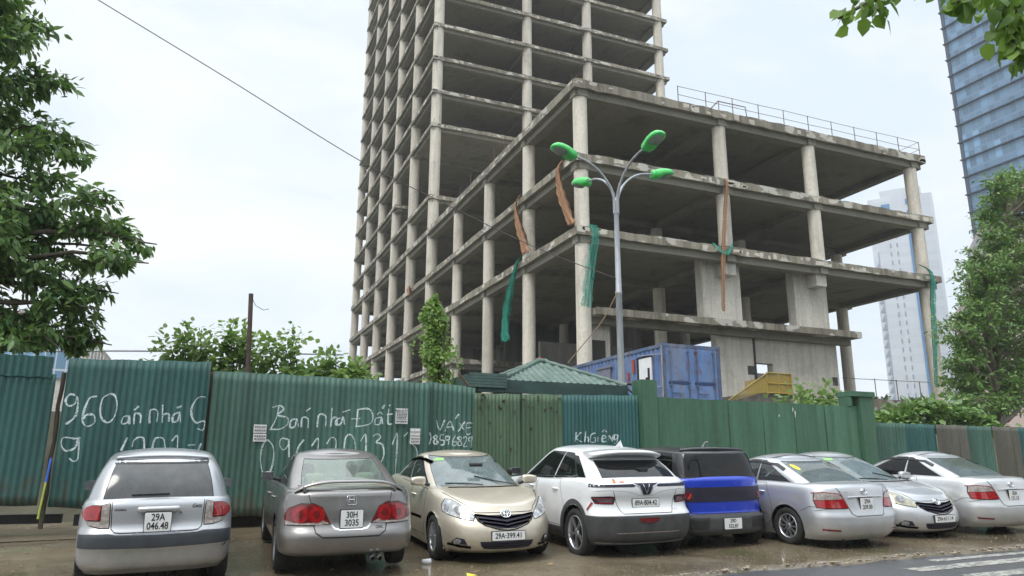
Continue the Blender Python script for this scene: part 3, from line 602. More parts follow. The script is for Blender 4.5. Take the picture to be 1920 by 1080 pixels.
for xw, sg in ((CXL+.03, 1), (CXR-.03, -1)):
    V = [(xw+sg*.04*trap(k/8), CYF+.15+(CYB-CYF-.3)*k/n, z) for z in (CZ0+.15, CZ1-.12) for k in range(n+1)]
    b.add(V, [(k, k+1, n+2+k, n+1+k) for k in range(n)], 0)
b.box((CXL+.05, CYB-.06, CZ0+.1), (CXR-.05, CYB-.02, CZ1-.1)); b.build('side_panel', m_cont, con)
b = MB()
for x in (CXL, CXR-.14):
    for y in (CYF, CYB-.14): b.box((x, y, CZ0), (x+.14, y+.14, CZ1))
for z in (CZ0, CZ1-.13):
    b.box((CXL+.14, CYF+.01, z), (CXR-.14, CYF+.12, z+.13)); b.box((CXL+.14, CYB-.12, z), (CXR-.14, CYB-.01, z+.13))
    for x in (CXL+.01, CXR-.11): b.box((x, CYF+.14, z), (x+.10, CYB-.14, z+.12))
for x in (CXL-.01, CXR-.16):
    for z in (CZ0-.01, CZ1-.11): b.box((x, CYF-.012, z), (x+.17, CYF+.17, z+.12))
b.build('frame', m_contr, con)
b = MB(); n = 40; V = [(x, CYF+.1+(CYB-CYF-.2)*k/n, CZ1-.06+.02*(k % 2)) for x in (CXL+.06, CXR-.06) for k in range(n+1)]
b.add(V, [(k, k+1, n+2+k, n+1+k) for k in range(n)]); b.build('roof_panel', m_contr, con)
for sg in (0, 1):
    x0 = CXL+.145+sg*1.078; x1 = x0+1.072
    b = MB(); b.box((x0, CYF+.015, CZ0+.14), (x1, CYF+.07, CZ1-.135))
    zs = [CZ0+.2, CZ0+.82, CZ0+1.44, CZ0+1.55]
    for z0, z1 in ((CZ0+.2, CZ0+.72), (CZ0+.86, CZ0+1.36), (CZ0+1.5, CZ1-.2)):
        b.box((x0+.10, CYF+.0, z0), (x1-.10, CYF+.014, z1))
    dr = b.build('container_door', m_contd, con)
    b = MB()
    for xx in (x0+.17+.0, x1-.17): b.cyl((xx, CYF-.035, CZ0+.08), (xx, CYF-.035, CZ1-.06), .018, n=8); [b.box((xx-.05, CYF-.05, z), (xx+.05, CYF+.0, z+.07)) for z in (CZ0+.2, CZ0+1.3, CZ1-.3)]
    b.box((x0+.2, CYF-.06, CZ0+1.05), (x0+.62, CYF-.04, CZ0+1.09)); b.build('lock_rod', m_contr, dr)
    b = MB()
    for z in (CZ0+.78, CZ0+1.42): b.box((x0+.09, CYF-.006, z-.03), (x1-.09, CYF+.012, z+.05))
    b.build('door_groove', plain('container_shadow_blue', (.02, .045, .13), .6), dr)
m_white = plain('white_sheet', (.75, .76, .78), .7, var=.08)
b = MB(); b.box((CXL-.035, 21.75, 3.9), (CXL+.01, 22.55, 5.0)); b.build('window_board', m_white, con)
b = MB(); b.box((CXL-.05, 22.0, 3.75), (CXL-.038, 22.12, 4.3)); b.box((CXL-.04, 22.55, 3.8), (CXL+.0, 22.68, 5.03)); b.box((CXL-.045, 21.7, 5.0), (CXL+.0, 22.7, 5.06)); b.box((CXL-.05, 21.86, 4.0), (CXL-.037, 21.98, 4.62)); b.build('torn_hole', plain('black_gap', (.012, .012, .014), .9), con)
b = MB(); b.box((CXL-.04, 24.6, 3.75), (CXL+.01, 25.6, 4.95)); b.box((CXL-.08, 24.5, 4.95), (CXL+.01, 25.7, 5.02)); b.build('shutter', plain('grey_shutter', (.16, .17, .22), .6), con)
b = MB(); m_prim = plain('red_primer', (.35, .06, .03), .7); b.box((CXL-.03, 22.9, 4.55), (CXL+.015, 23.03, 5.05)); b.build('red_patch', m_prim, con); b = MB(); b.box((CXL-.03, 23.3, 4.3), (CXL+.015, 23.38, 4.6)); b.build('red_patch', m_prim, con)
b = MB(); b.cyl((CXL-.06, 21.05, 3.4), (CXL-.06, 21.05, 5.3), .03, n=8); b.cyl((CXL-.06, 21.05, 3.9), (CXL-.06, 22.3, 3.86), .02, n=6); b.cyl((CXL-.06, 21.05, 5.0), (CXL-.06, 22.6, 5.12), .02, n=6); b.build('pipe_frame', plain('grey_pipe', (.3, .32, .36), .5, .5), con)
# yellow mesh stair guard in front of the wall
m_net, t, p, o = new_mat('yellow_safety_mesh')
p.inputs['Base Color'].default_value = (.40, .29, .06, 1); p.inputs['Roughness'].default_value = .7
tr = t.nodes.new('ShaderNodeBsdfTransparent'); ms = t.nodes.new('ShaderNodeMixShader'); ms.inputs[0].default_value = .55
t.links.new(tr.outputs[0], ms.inputs[1]); t.links.new(p.outputs[0], ms.inputs[2]); t.links.new(ms.outputs[0], o.inputs[0])
st = empty('site_stair', (26.5, 29.5, 2.5), 'concrete stair with yellow mesh guards below the doorway', 'stair')
YS = 29
b = MB(); b.add([(23.45, YS, 4.30), (25.85, YS, 4.88), (25.85, YS, 5.75), (23.45, YS, 4.38)], [(0, 1, 2, 3)]); b.box((25.85, YS-.01, 4.80), (27.45, YS+.01, 5.82)); b.box((27.43, YS, 4.80), (27.45, YS+3.5, 5.82)); b.build('mesh_guard', m_net, st)
b = MB(); m_yel = plain('yellow_tube', (.38, .27, .05), .5)
for p_, q in (((25.85, YS-.03, 4.7), (25.85, YS-.03, 5.85)), ((27.45, YS-.03, 4.7), (27.45, YS-.03, 5.85)), ((26.6, YS-.03, 4.8), (26.6, YS-.03, 5.82)), ((25.85, YS-.03, 5.82), (27.45, YS-.03, 5.82)), ((25.85, YS-.03, 5.3), (27.45, YS-.03, 5.3)), ((25.85, YS-.03, 4.82), (27.45, YS-.03, 4.82)), ((23.4, YS-.03, 4.36), (25.85, YS-.03, 5.78))):
    b.cyl(p_, q, .03, n=6)
b.build('guard_rail', m_yel, st)
b = MB(); b.box((25.3, YS+.05, 2.5), (27.5, YS+4.3, 4.80)); 
for k in range(6): b.box((23.6+.29*k, YS+.06, 2.5), (23.89+.29*k, YS+2, 3.1+.28*k))
b.build('stair_block', mc_dark, st)
# ------------------------------------------------------------------ cars
def car_paint(name, col, metal=.55, rough=.34, dirt=.35):
    m, t, p, o = new_mat(name)
    x = node(t, 'ShaderNodeSeparateXYZ', {0: t.nodes.new('ShaderNodeTexCoord').outputs['Object']})
    low = node(t, 'ShaderNodeMapRange', {'Value': x.outputs[2], 'From Min': .75, 'From Max': .15, 'To Min': -.12, 'To Max': .25}).outputs[0]
    k = node(t, 'ShaderNodeMath', {0: noise(t, 3, 6, .7), 1: low}, operation='ADD').outputs[0]
    k = ramp(t, k, [(.45, g(0)), (.85, g(dirt))])
    fl = ramp(t, noise(t, 1.3, 3, .5), [(.3, sc(col, .94)), (.7, sc(col, 1.05))])
    t.links.new(mixc(t, k, fl, (.15, .125, .09)), p.inputs['Base Color'])
    p.inputs['Metallic'].default_value = metal
    wd_ = noise(t, 70, 2, .5)          # rain beads on the paint
    t.links.new(ramp(t, k, [(0, g(rough)), (.5, g(.6))]), p.inputs['Roughness'])
    p.inputs['Coat Weight'].default_value = .7; p.inputs['Coat Roughness'].default_value = .06
    bump(t, p, ramp(t, wd_, [(.62, g(0)), (.72, g(1))]), .0015, .35)
    return m
def glass(name, tint, clear, dust_sheen=.05, ior=1.6, rough=.03, film=(.42, .43, .43)):
    """car window: reflects by Fresnel, lets a tinted part of the light through"""
    m, t, p, o = new_mat(name); t.nodes.remove(p)
    fr = node(t, 'ShaderNodeFresnel', {'IOR': ior})
    tr = node(t, 'ShaderNodeBsdfTransparent', {'Color': tuple(c*clear for c in tint)+(1,)})
    gl = node(t, 'ShaderNodeBsdfGlossy', {'Color': (1, 1, 1, 1), 'Roughness': rough})
    df = node(t, 'ShaderNodeBsdfDiffuse', {'Color': film+(1,)})  # diffuse film: dust on some panes, painted sky reflection on others
    dk = node(t, 'ShaderNodeMath', {0: ramp(t, noise(t, 5, 6, .7), [(.35, g(.75)), (.7, g(1.15))]), 1: dust_sheen}, operation='MULTIPLY').outputs[0]
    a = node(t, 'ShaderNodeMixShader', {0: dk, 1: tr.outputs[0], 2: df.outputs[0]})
    b_ = node(t, 'ShaderNodeMixShader', {0: fr.outputs[0], 1: a.outputs[0], 2: gl.outputs[0]})
    t.links.new(b_.outputs[0], o.inputs[0]); return m
G_GREEN = glass('green_tinted_glass', (.72, .95, .88), .85, .18, film=(.44, .52, .49)); G_DARK = glass('dark_tinted_glass', (.5, .55, .6), .05, .015, 1.45); G_MID = glass('grey_tinted_glass', (.72, .85, .85), .62, .10); G_REAR = glass('sky_sheen_green_glass', (.72, .95, .90), .85, .24, film=(.44, .52, .49))  # teal film on the green and rear glass paints in sky reflection
G_WIND = glass('sky_sheen_windscreen', (.72, .95, .92), .6, .32, film=(.45, .56, .57))  # pale teal film is the sky's reflection put into the colour
G_DUSTY = glass('dusty_dark_glass', (.5, .5, .5), .08, .22, 1.5, .12); G_SIDE = glass('smoke_glass', (.6, .7, .7), .22, .05)
m_black = plain('black_plastic', (.022, .022, .024), .5, var=.3); m_clad = plain('grey_cladding', (.055, .057, .058), .6, var=.25, scale=6); m_rub = plain('tyre_rubber', (.022, .022, .021), .85, var=.35, scale=9)
m_under = plain('underbody', (.012, .012, .012), .9); m_seam = plain('panel_gap', (.012, .012, .012), .8); m_chrome = plain('chrome', (.75, .76, .78), .12, 1, var=.04); m_alloy = plain('alloy', (.62, .63, .65), .28, .85, var=.08)
m_alloyd = plain('dark_alloy', (.03, .03, .032), .35, .3); m_seatb = plain('beige_seat', (.50, .45, .33), .8); m_seatg = plain('grey_seat', (.16, .16, .16), .85); m_int = plain('dark_trim', (.03, .03, .032), .8); m_intb = plain('beige_trim', (.34, .31, .24), .8)
m_plate = plain('plate_white', (.72, .73, .72), .45, var=.06, scale=12); m_platek = plain('plate_black', (.02, .02, .022), .5)
def lens(name, col, rough=.12, var=.25, scale=26):
    m, t, p, o = new_mat(name)
    w_ = node(t, 'ShaderNodeTexVoronoi', {'Vector': t.nodes.new('ShaderNodeTexCoord').outputs['Object'], 'Scale': scale})
    t.links.new(ramp(t, w_.outputs['Distance'], [(0, sc(col, 1+var)), (.6, sc(col, 1-var))]), p.inputs['Base Color'])
    p.inputs['Roughness'].default_value = rough; p.inputs['Coat Weight'].default_value = 1; p.inputs['Coat Roughness'].default_value = .02; return m
m_red = lens('red_lens', (.33, .004, .008)); m_redd = lens('deep_red_lens', (.15, .003, .005)); m_clear = lens('clear_lens', (.36, .31, .28), .1, .3); m_head = lens('headlamp_lens', (.55, .58, .60), .06, .35, 14)
m_headd = lens('headlamp_reflector', (.30, .31, .32), .1, .4, 20); m_yell = plain('yellow_sticker', (.70, .62, .06), .6); m_yglass = lens('yellowed_lens', (.50, .47, .34), .1, .3, 14); m_orange = plain('orange_print', (.65, .17, .05), .6); m_bluet = plain('blue_tape', (.06, .13, .42), .6)
m_greens = plain('green_sticker', (.25, .50, .15), .6); m_gap = plain('grille_gap', (.015, .013, .03), .5)

def pch(keys):
    """smooth monotone interpolation through (x, y) keys"""
    xs = [k[0] for k in keys]; ys = [k[1] for k in keys]; n = len(xs)
    d = [(ys[i+1]-ys[i])/(xs[i+1]-xs[i]) for i in range(n-1)]
    m_ = [d[0]]+[0 if d[i-1]*d[i] <= 0 else 2*d[i-1]*d[i]/(d[i-1]+d[i]) for i in range(1, n-1)]+[d[-1]]
    def f(x):
        if x <= xs[0]: return ys[0]
        if x >= xs[-1]: return ys[-1]
        i = max(j for j in range(n-1) if xs[j] <= x); h = xs[i+1]-xs[i]; u = (x-xs[i])/h
        return (1+2*u)*(1-u)**2*ys[i]+u*(1-u)**2*h*m_[i]+u*u*(3-2*u)*ys[i+1]+u*u*(u-1)*h*m_[i+1]
    return f
def arc_pts(fracs, hw, Lx, n):
    """points along a quarter superellipse by arc length: returns (depth from the end, y)"""
    T = [(Lx*(1-max(0, math.cos(t))**(2/n)), hw*max(0, math.sin(t))**(2/n)) for t in [math.pi/2*i/400 for i in range(401)]]
    s_ = [0]
    for a, b_ in zip(T, T[1:]): s_.append(s_[-1]+math.hypot(b_[0]-a[0], b_[1]-a[1]))
    res = []
    for f in fracs:
        q = f*s_[-1]; k = min(399, int(np.searchsorted(s_, q, 'right'))-1); k = max(0, k)
        u = (q-s_[k])/max(1e-9, s_[k+1]-s_[k]); res.append((T[k][0]+(T[k+1][0]-T[k][0])*u, T[k][1]+(T[k+1][1]-T[k][1])*u))
    return res
def half_contour(cols, xr, xf, hw, Lr, Lf, nr, nf):
    """cols: list of c in [0,3]: 0-1 rear arc, 1-2 side, 2-3 front arc"""
    R_ = [c for c in cols if c < 1]; S_ = [c for c in cols if 1 <= c <= 2]; F_ = [c for c in cols if c > 2]
    out_ = [(xr+a, y) for a, y in arc_pts(R_, hw, Lr, nr)]
    out_ += [(xr+Lr+(xf-Lf-xr-Lr)*(c-1), hw) for c in S_]
    out_ += [(xf-a, y) for a, y in arc_pts([3-c for c in F_], hw, Lf, nf)]
    return out_

class Car:
    def __init__(s, sp, root):
        s.sp = sp; s.root = root; s.V = []; s.F = []; s.FM = []; s.grp = []
        s.paint = sp['paint']
        s.body()
    def obj(s, name, V, F, FM, mats, normals=None, smooth=True, parent=None):
        me = bpy.data.meshes.new(name); me.from_pydata([tuple(v) for v in V], [], F)
        for m in mats: me.materials.append(m)
        if FM: me.polygons.foreach_set('material_index', FM)
        me.polygons.foreach_set('use_smooth', [smooth]*len(F)); me.update()
        if normals is not None: me.normals_split_custom_set_from_vertices([tuple(n) for n in normals])
        o = bpy.data.objects.new(name, me); COL.objects.link(o); o.parent = parent or s.root; return o
    def body(s):
        sp = s.sp; V, F, tagf = [], [], []
        belt = pch(sp['belt']); zB = sp['zB']; zb = sp['zb']
        # ---- lower body
        cols = sorted(set([i/16 for i in range(16)]+[1+i/64 for i in range(65)]+[2+i/16 for i in range(1, 17)]))
        fx = {k: pch(sp[k]) for k in ('xr', 'xf', 'hw')}
        zn = [zb+(zB-.09-zb)*i/20 for i in range(21)]+[zB-.09+.09*i/6 for i in range(1, 7)]
        N = len(cols); rings = []
        def ring(half, zf):
            idx = []
            L_ = [(x, y, zf(x, k)) for k, (x, y) in enumerate(half)]
            o = len(V); V.extend(L_); li = list(range(o, o+N))
            o = len(V); V.extend([(x, -y, z) for x, y, z in L_[1:-1]]); ri = [li[0]]+list(range(o, o+N-2))+[li[-1]]
            return li, ri
        for z in zn:
            hw = fx['hw'](z); half = half_contour(cols, fx['xr'](z), fx['xf'](z), hw, sp.get('Lr', .5), sp.get('Lf', .8), sp.get('nr', 3.2), sp.get('nf', 2.5))
            k = (z-zb)/(zB-zb)
            rings.append(ring(half, lambda x, i, k=k: zb+k*(belt(x)-zb)))
        s.side_rows = []
        for j in range(len(rings)-1):
            for sd_ in (0, 1):
                a, b_ = rings[j][sd_], rings[j+1][sd_]
                for i in range(N-1):
                    f = (a[i], a[i+1], b_[i+1], b_[i]); F.append(f if sd_ else f[::-1]); tagf.append(('low', sd_, cols[i], j))
        # ---- deck (bonnet, boot lid, and the shelf under the glasshouse)
        li, ri = rings[-1]; M_ = 10; prev = None; crown = sp.get('crown', .03)
        ghr = pch(sp['gxr']); ghf = pch(sp['gxf']); 
        for i in range(N):
            a, b_ = Vector(V[li[i]]), Vector(V[ri[i]])
            if li[i] == ri[i]: row = [li[i]]*(M_+1)
            else:
                row = [li[i]]
                for k in range(1, M_):
                    u = k/M_; p_ = a.lerp(b_, u); w_ = abs(a.y)/fx['hw'](zB); p_.z += crown*(1-(2*u-1)**4)*min(1, w_); V.append(tuple(p_)); row.append(len(V)-1)
                row.append(ri[i])
            if prev:
                for k in range(M_):
                    f = [prev[k], prev[k+1], row[k+1], row[k]]; f = [q for n_, q in enumerate(f) if q not in f[:n_]]
                    if len(f) > 2:
                        cx = sum(V[q][0] for q in f)/len(f); F.append(tuple(f)); tagf.append(('deck', 0, cx, k))
            prev = row
        # ---- glasshouse
        G = sp['g']; wins = sp['wins']
        tw = .012
        cset = set([i/12 for i in range(12)]+[1+i/24 for i in range(25)]+[2+i/14 for i in range(1, 15)]); vset = set([0, .05, .10, .3, .5, .7, .86, .90, .94, .965, .985, 1])
        for nm, c0, c1, v0, v1, kind in wins:
            for c in (c0, c1):
                if 0 < c < 3: cset |= {c, c-tw, c+tw}
            for v in (v0, v1): vset |= {v, v-.022, v+.022}
        cset = sorted(c for c in cset if 0 <= c <= 3); vset = sorted(v for v in vset if 0 <= v <= 1)
        # drop grid lines that nearly coincide with a window edge
        def thin(L_, keep, eps):
            r_ = []
            for q in L_:
                if q in keep or all(abs(q-k) > eps for k in keep): r_.append(q)
            return r_
        keep_c = {c+d for _, c0, c1, _, _, _ in wins for c in (c0, c1) for d in (-tw, 0, tw)}|{0, 1, 2, 3}; keep_v = {v+d for *_, v0, v1, _ in wins for v in (v0, v1) for d in (-.022, 0, .022)}|{0, 1}
        cs = thin(cset, keep_c, .006); vs_ = thin(vset, keep_v, .008); N2 = len(cs); roofz = pch(sp['roof']); gh = pch(sp['ghw']); rr = []
        oldN = N; N = N2
        def ring2(half, zf):
            L_ = [(x, y, zf(x)) for x, y in half]
            o = len(V); V.extend(L_); li = list(range(o, o+N2)); o = len(V); V.extend([(x, -y, z) for x, y, z in L_[1:-1]])
            return li, [li[0]]+list(range(o, o+N2-2))+[li[-1]]
        for v in vs_:
            half = half_contour(cs, ghr(v), ghf(v), gh(v), G['Lr'](v) if callable(G['Lr']) else G['Lr'], G['Lf'], G['nr'], G['nf'])
            vz = pch(sp.get('vz', [(0, 0), (1, 1)]))(v)
            rr.append(ring2(half, lambda x, vz=vz: (belt(x)-.03)*(1-vz)+roofz(x)*vz))
        def wcell(c, v):
            for nm, c0, c1, v0, v1, kind in wins:
                if c0-1e-6 <= c <= c1+1e-6 and v0-1e-6 <= v <= v1+1e-6: return (nm, kind)
            for nm, c0, c1, v0, v1, kind in wins:
                if c0-tw-1e-6 <= c <= c1+tw+1e-6 and v0-.022-1e-6 <= v <= v1+.022+1e-6: return ('trim', kind)
            return None
        for j in range(len(vs_)-1):
            for sd_ in (0, 1):
                a, b_ = rr[j][sd_], rr[j+1][sd_]
                for i in range(N2-1):
                    w_ = wcell((cs[i]+cs[i+1])/2, (vs_[j]+vs_[j+1])/2)
                    f = (a[i], a[i+1], b_[i+1], b_[i]); F.append(f if sd_ else f[::-1]); tagf.append(('gh', sd_, w_, cs[i]))
        li, ri = rr[-1]; prev = None; M2 = 12; rc = sp.get('rcrown', .045)
        for i in range(N2):
            a, b_ = Vector(V[li[i]]), Vector(V[ri[i]])
            if li[i] == ri[i]: row = [li[i]]*(M2+1)
            else:
                row = [li[i]]
                for k in range(1, M2):
                    u = k/M2; p_ = a.lerp(b_, u); p_.z += rc*(1-(2*u-1)**2)*min(1, abs(a.y)/gh(1)); V.append(tuple(p_)); row.append(len(V)-1)
                row.append(ri[i])
            if prev:
                for k in range(M2):
                    f = [prev[k], prev[k+1], row[k+1], row[k]]; f = [q for n_, q in enumerate(f) if q not in f[:n_]]
                    if len(f) > 2: F.append(tuple(f)); tagf.append(('roof', 0, 0, k))
            prev = row
        # ---- wheel arches: pull the grid onto the arch circle, then open it
        Ra = sp['Ra']; V = [Vector(v) for v in V]
        lowv = {}
        for f, t_ in zip(F, tagf):
            if t_[0] == 'low' and 1 <= t_[2] <= 2 or (t_[0] == 'low' and (t_[2] > .85 and t_[2] < 2.4)):
                for q in f: lowv.setdefault(q, set()).update(f)
        for ax in (0, sp['WB']):
            ins = {q for q in lowv if math.hypot(V[q].x-ax, V[q].z-sp['rw']) < Ra and abs(V[q].y) > .3*1}
            for q in ins:
                if any(n_ not in ins for n_ in lowv[q]):
                    d = Vector((V[q].x-ax, V[q].z-sp['rw'])); r_ = d.length
                    if r_ > .02: V[q].x = ax+d.x/r_*Ra; V[q].z = max(zb, sp['rw']+d.y/r_*Ra)
            for i_, (f, t_) in enumerate(zip(F, tagf)):
                if t_[0] == 'low' and all(q in ins for q in f): tagf[i_] = ('cut',)+t_[1:]
        keep = [i for i, t_ in enumerate(tagf) if t_[0] != 'cut']
        F = [F[i] for i in keep]; tagf = [tagf[i] for i in keep]
        bm = bmesh.new(); vv = [bm.verts.new(v) for v in V]
        for f in F:
            try: bm.faces.new([vv[q] for q in f])
            except ValueError: pass
        bm.normal_update(); bm.verts.index_update()
        if bm.faces:
            bmesh.ops.recalc_face_normals(bm, faces=bm.faces)
        bm.normal_update(); NRM = [v.normal.copy() for v in vv]
        cen = Vector((1.3, 0, .7))
        s.bvh = BVHTree.FromPolygons([tuple(v) for v in V], F); s.bv, s.bf = V, F
        bm.free()
        # outward check
        s.V, s.NRM = V, NRM
        top = sp.get('roofpaint'); mats = [s.paint, m_black, sp.get('shelf', m_int), top or s.paint, sp.get('cladmat', m_clad)]
        groups = {}
        clad = sp.get('clad')
        x0g, x1g = ghr(0)+.10, ghf(0)-.16
        for f, t_ in zip(F, tagf):
            key, mi = 'body', 0
            if t_[0] == 'gh':
                if t_[2] and t_[2][0] != 'trim': key = t_[2][0]+('' if t_[2][1] == 'c' else str(t_[1]))
                elif t_[2]: mi = 1
                else: mi = 3 if (top and (sp.get('allblack') or True)) else 0
            elif t_[0] == 'roof': mi = 3
            elif t_[0] == 'deck' and x0g < t_[2] < x1g and 0 < t_[3] < M_-1: mi = 2
            elif t_[0] == 'low' and clad:
                zc = sum(V[q].z for q in f)/4; xc = sum(V[q].x for q in f)/4
                if clad(xc, zc): mi = 4
            groups.setdefault(key, []).append((f, mi))
        for key, fl in groups.items():
            used = sorted({q for f, _ in fl for q in f}); mp_ = {q: i for i, q in enumerate(used)}
            VV = [V[q] for q in used]; FF = [tuple(mp_[q] for q in f) for f, _ in fl]; NN = [NRM[q] for q in used]
            if key == 'body': s.bodyobj = s.obj('body', VV, FF, [m for _, m in fl], mats, NN)
            else:
                nm = key.rstrip('01'); s.obj(nm, VV, FF, None, [sp['glass'].get(nm, G_MID)], NN)
        # ---- wells and underbody
        b = MB(); W = sp['W']/2
        for ax in (0, sp['WB']):
            for sg in (-1, 1):
                n = 22; y0, y1 = sg*(W-.03), sg*(W-.34); pts = []
                for y, rr_ in ((y0, Ra+.004), (y1, Ra+.004)):
                    for k in range(n+1):
                        a_ = math.pi*(-.08+1.16*k/n); pts.append((ax+rr_*math.cos(a_), y, max(.14, sp['rw']+rr_*math.sin(a_))))
                b.add(pts, [(k, k+1, n+2+k, n+1+k) for k in range(n)], 0, True); b.add(pts[n+1:], [tuple(range(n+1))], 0)
        h = half_contour([i/6 for i in range(19)], fx['xr'](zb+.05)+.06, fx['xf'](zb+.05)-.06, W-.12, .4, .6, 3, 2.5)
        b.add([(x, y, zb+.02) for x, y in h]+[(x, -y, zb+.02) for x, y in reversed(h[1:-1])], [tuple(range(2*len(h)-2))])
        b.build('underbody', m_under, s.root, (0, 0, 0), recalc=False)
    # ---- laying things on the body
    def cast(s, d, a, b_):
        o, v = {'rear': ((-4, a, b_), (1, 0, 0)), 'front': ((9, a, b_), (-1, 0, 0)), 'left': ((a, 4, b_), (0, -1, 0)), 'right': ((a, -4, b_), (0, 1, 0)), 'top': ((a, b_, 5), (0, 0, -1))}[d]
        v = Vector(v); h = s.bvh.ray_cast(Vector(o), v)
        if h[0] is None:
            p = {'rear': Vector((-.4, a, b_)), 'front': Vector((3.2, a, b_)), 'left': Vector((a, .75, b_)), 'right': Vector((a, -.75, b_)), 'top': Vector((a, b_, 1.3))}[d]
            h = s.bvh.find_nearest(p)
        n = h[1]; n = -n if n.dot(v) > 0 else n
        # smooth normal from the hit face's corners
        f = s.bf[h[2]]; m_ = Vector(); 
        for q in f:
            nn = s.NRM[q]; nn = -nn if nn.dot(n) < 0 else nn; wq = 1/((s.bv[q]-h[0]).length+.002); m_ += nn*wq
        return h[0], m_.normalized()
    def patch(s, outline, d, mat, name=None, off=.004, skirt=True, step=.035, parent=None, mirror=False, into=None):
        outl = outline if not mirror else [(-a, b_) if d in ('rear', 'front') else (a, b_) for a, b_ in outline]
        if mirror and d == 'top': outl = [(a, -b_) for a, b_ in outline]
        if mirror and d in ('left',): d = 'right'
        bm = bmesh.new(); vs = [bm.verts.new((a, b_, 0)) for a, b_ in outl]; bm.faces.new(vs)
        for ax in (0, 1):
            lo = min(p[ax] for p in outl); hi = max(p[ax] for p in outl); k = math.ceil(lo/step)*step
            while k < hi:
                co = [0, 0, 0]; co[ax] = k+1e-5; no = [0, 0, 0]; no[ax] = 1
                bmesh.ops.bisect_plane(bm, geom=bm.verts[:]+bm.edges[:]+bm.faces[:], plane_co=co, plane_no=no, dist=1e-5); k += step
        bmesh.ops.triangulate(bm, faces=[f for f in bm.faces if len(f.verts) > 4])
        bm.verts.index_update(); V = []; NN = []
        base = []
        for v in bm.verts:
            p, n = s.cast(d, v.co.x, v.co.y); V.append(p+n*off); NN.append(n); base.append((p, n))
        F = [tuple(v.index for v in f.verts) for f in bm.faces]
        # orientation
        ref = {'rear': Vector((-1, 0, 0)), 'front': Vector((1, 0, 0)), 'left': Vector((0, 1, 0)), 'right': Vector((0, -1, 0)), 'top': Vector((0, 0, 1))}[d]
        F2 = []
        for f in F:
            nf = (V[f[1]]-V[f[0]]).cross(V[f[2]]-V[f[0]])
            if nf.dot(NN[f[0]]) < 0: f = f[::-1]
            F2.append(f)
        if skirt:
            for e_ in bm.edges:
                if len(e_.link_faces) == 1:
                    a, b_ = e_.verts[0].index, e_.verts[1].index; o = len(V)
                    V += [V[a].copy(), V[b_].copy(), base[b_][0]-base[b_][1]*.006, base[a][0]-base[a][1]*.006]; NN += [Vector((0, 0, 0))]*4
                    F2.append((o, o+1, o+2, o+3))
        bm.free()
        if name in ('tail_light', 'headlight', 'reversing_light'): s.line(outl, d, .016, closed=True, name='lamp_gap', off=.003)
        return s.obj(name, V, F2, None, [mat], NN, True, parent)
    def lamp_gap(s, outline, d, mirror=False): s.line(outline, d, .012, mirror=mirror, closed=True, name='lamp_gap', off=.006)
    def both(s, outline, d, mat, name, **k):
        a = s.patch(outline, d, mat, name, **k); b_ = s.patch(outline, d, mat, name, mirror=True, **k); return a, b_
    def line(s, pts, d, wd=.007, mat=None, name='panel_gap', off=.0025, mirror=False, closed=False, parent=None):
        mat = mat or m_seam
        if mirror: pts = [(-a, b_) if d in ('rear', 'front') else ((a, -b_) if d == 'top' else (a, b_)) for a, b_ in pts]
        if mirror and d == 'left': d = 'right'
        P = [Vector((a, b_)) for a, b_ in pts]
        if closed: P.append(P[0])
        S_ = []
        for a, b_ in zip(P, P[1:]):
            k = max(1, int((b_-a).length/.03)); S_ += [a.lerp(b_, i/k) for i in range(k)]
        S_.append(P[-1]); V, NN, F = [], [], []
        for i, q in enumerate(S_):
            t_ = S_[min(i+1, len(S_)-1)]-S_[max(i-1, 0)]; t_ = t_.normalized() if t_.length else Vector((1, 0)); nn = Vector((-t_.y, t_.x))*wd/2
            for sg in (-1, 1):
                p, n = s.cast(d, q.x+nn.x*sg, q.y+nn.y*sg); V.append(p+n*off); NN.append(n)
            if i: F.append((2*i-2, 2*i-1, 2*i+1, 2*i))
        return s.obj(name, V, F, None, [mat], NN, True, parent)
    def rod(s, pts, d, rad, mat, name, off=.01, mirror=False, n=8, parent=None):
        if mirror: pts = [(-a, b_) for a, b_ in pts] if d in ('rear', 'front') else pts
        if mirror and d == 'left': d = 'right'
        P = [s.cast(d, a, b_) for a, b_ in pts]; b = MB(); b.tube([p+nn*off for p, nn in P], rad, n)
        return b.build(name, mat, parent or s.root, (0, 0, 0))
    def ellipse(s, c, rx, ry, d, rad, mat, off=.012, into=None, rot=0):
        n = 24; pts = []
        for i in range(n+1):
            t_ = 2*math.pi*i/n; p, nn = s.cast(d, c[0]+rx*math.cos(t_), c[1]+ry*math.sin(t_)); pts.append(p+nn*off)
        into.tube(pts, rad, 6)
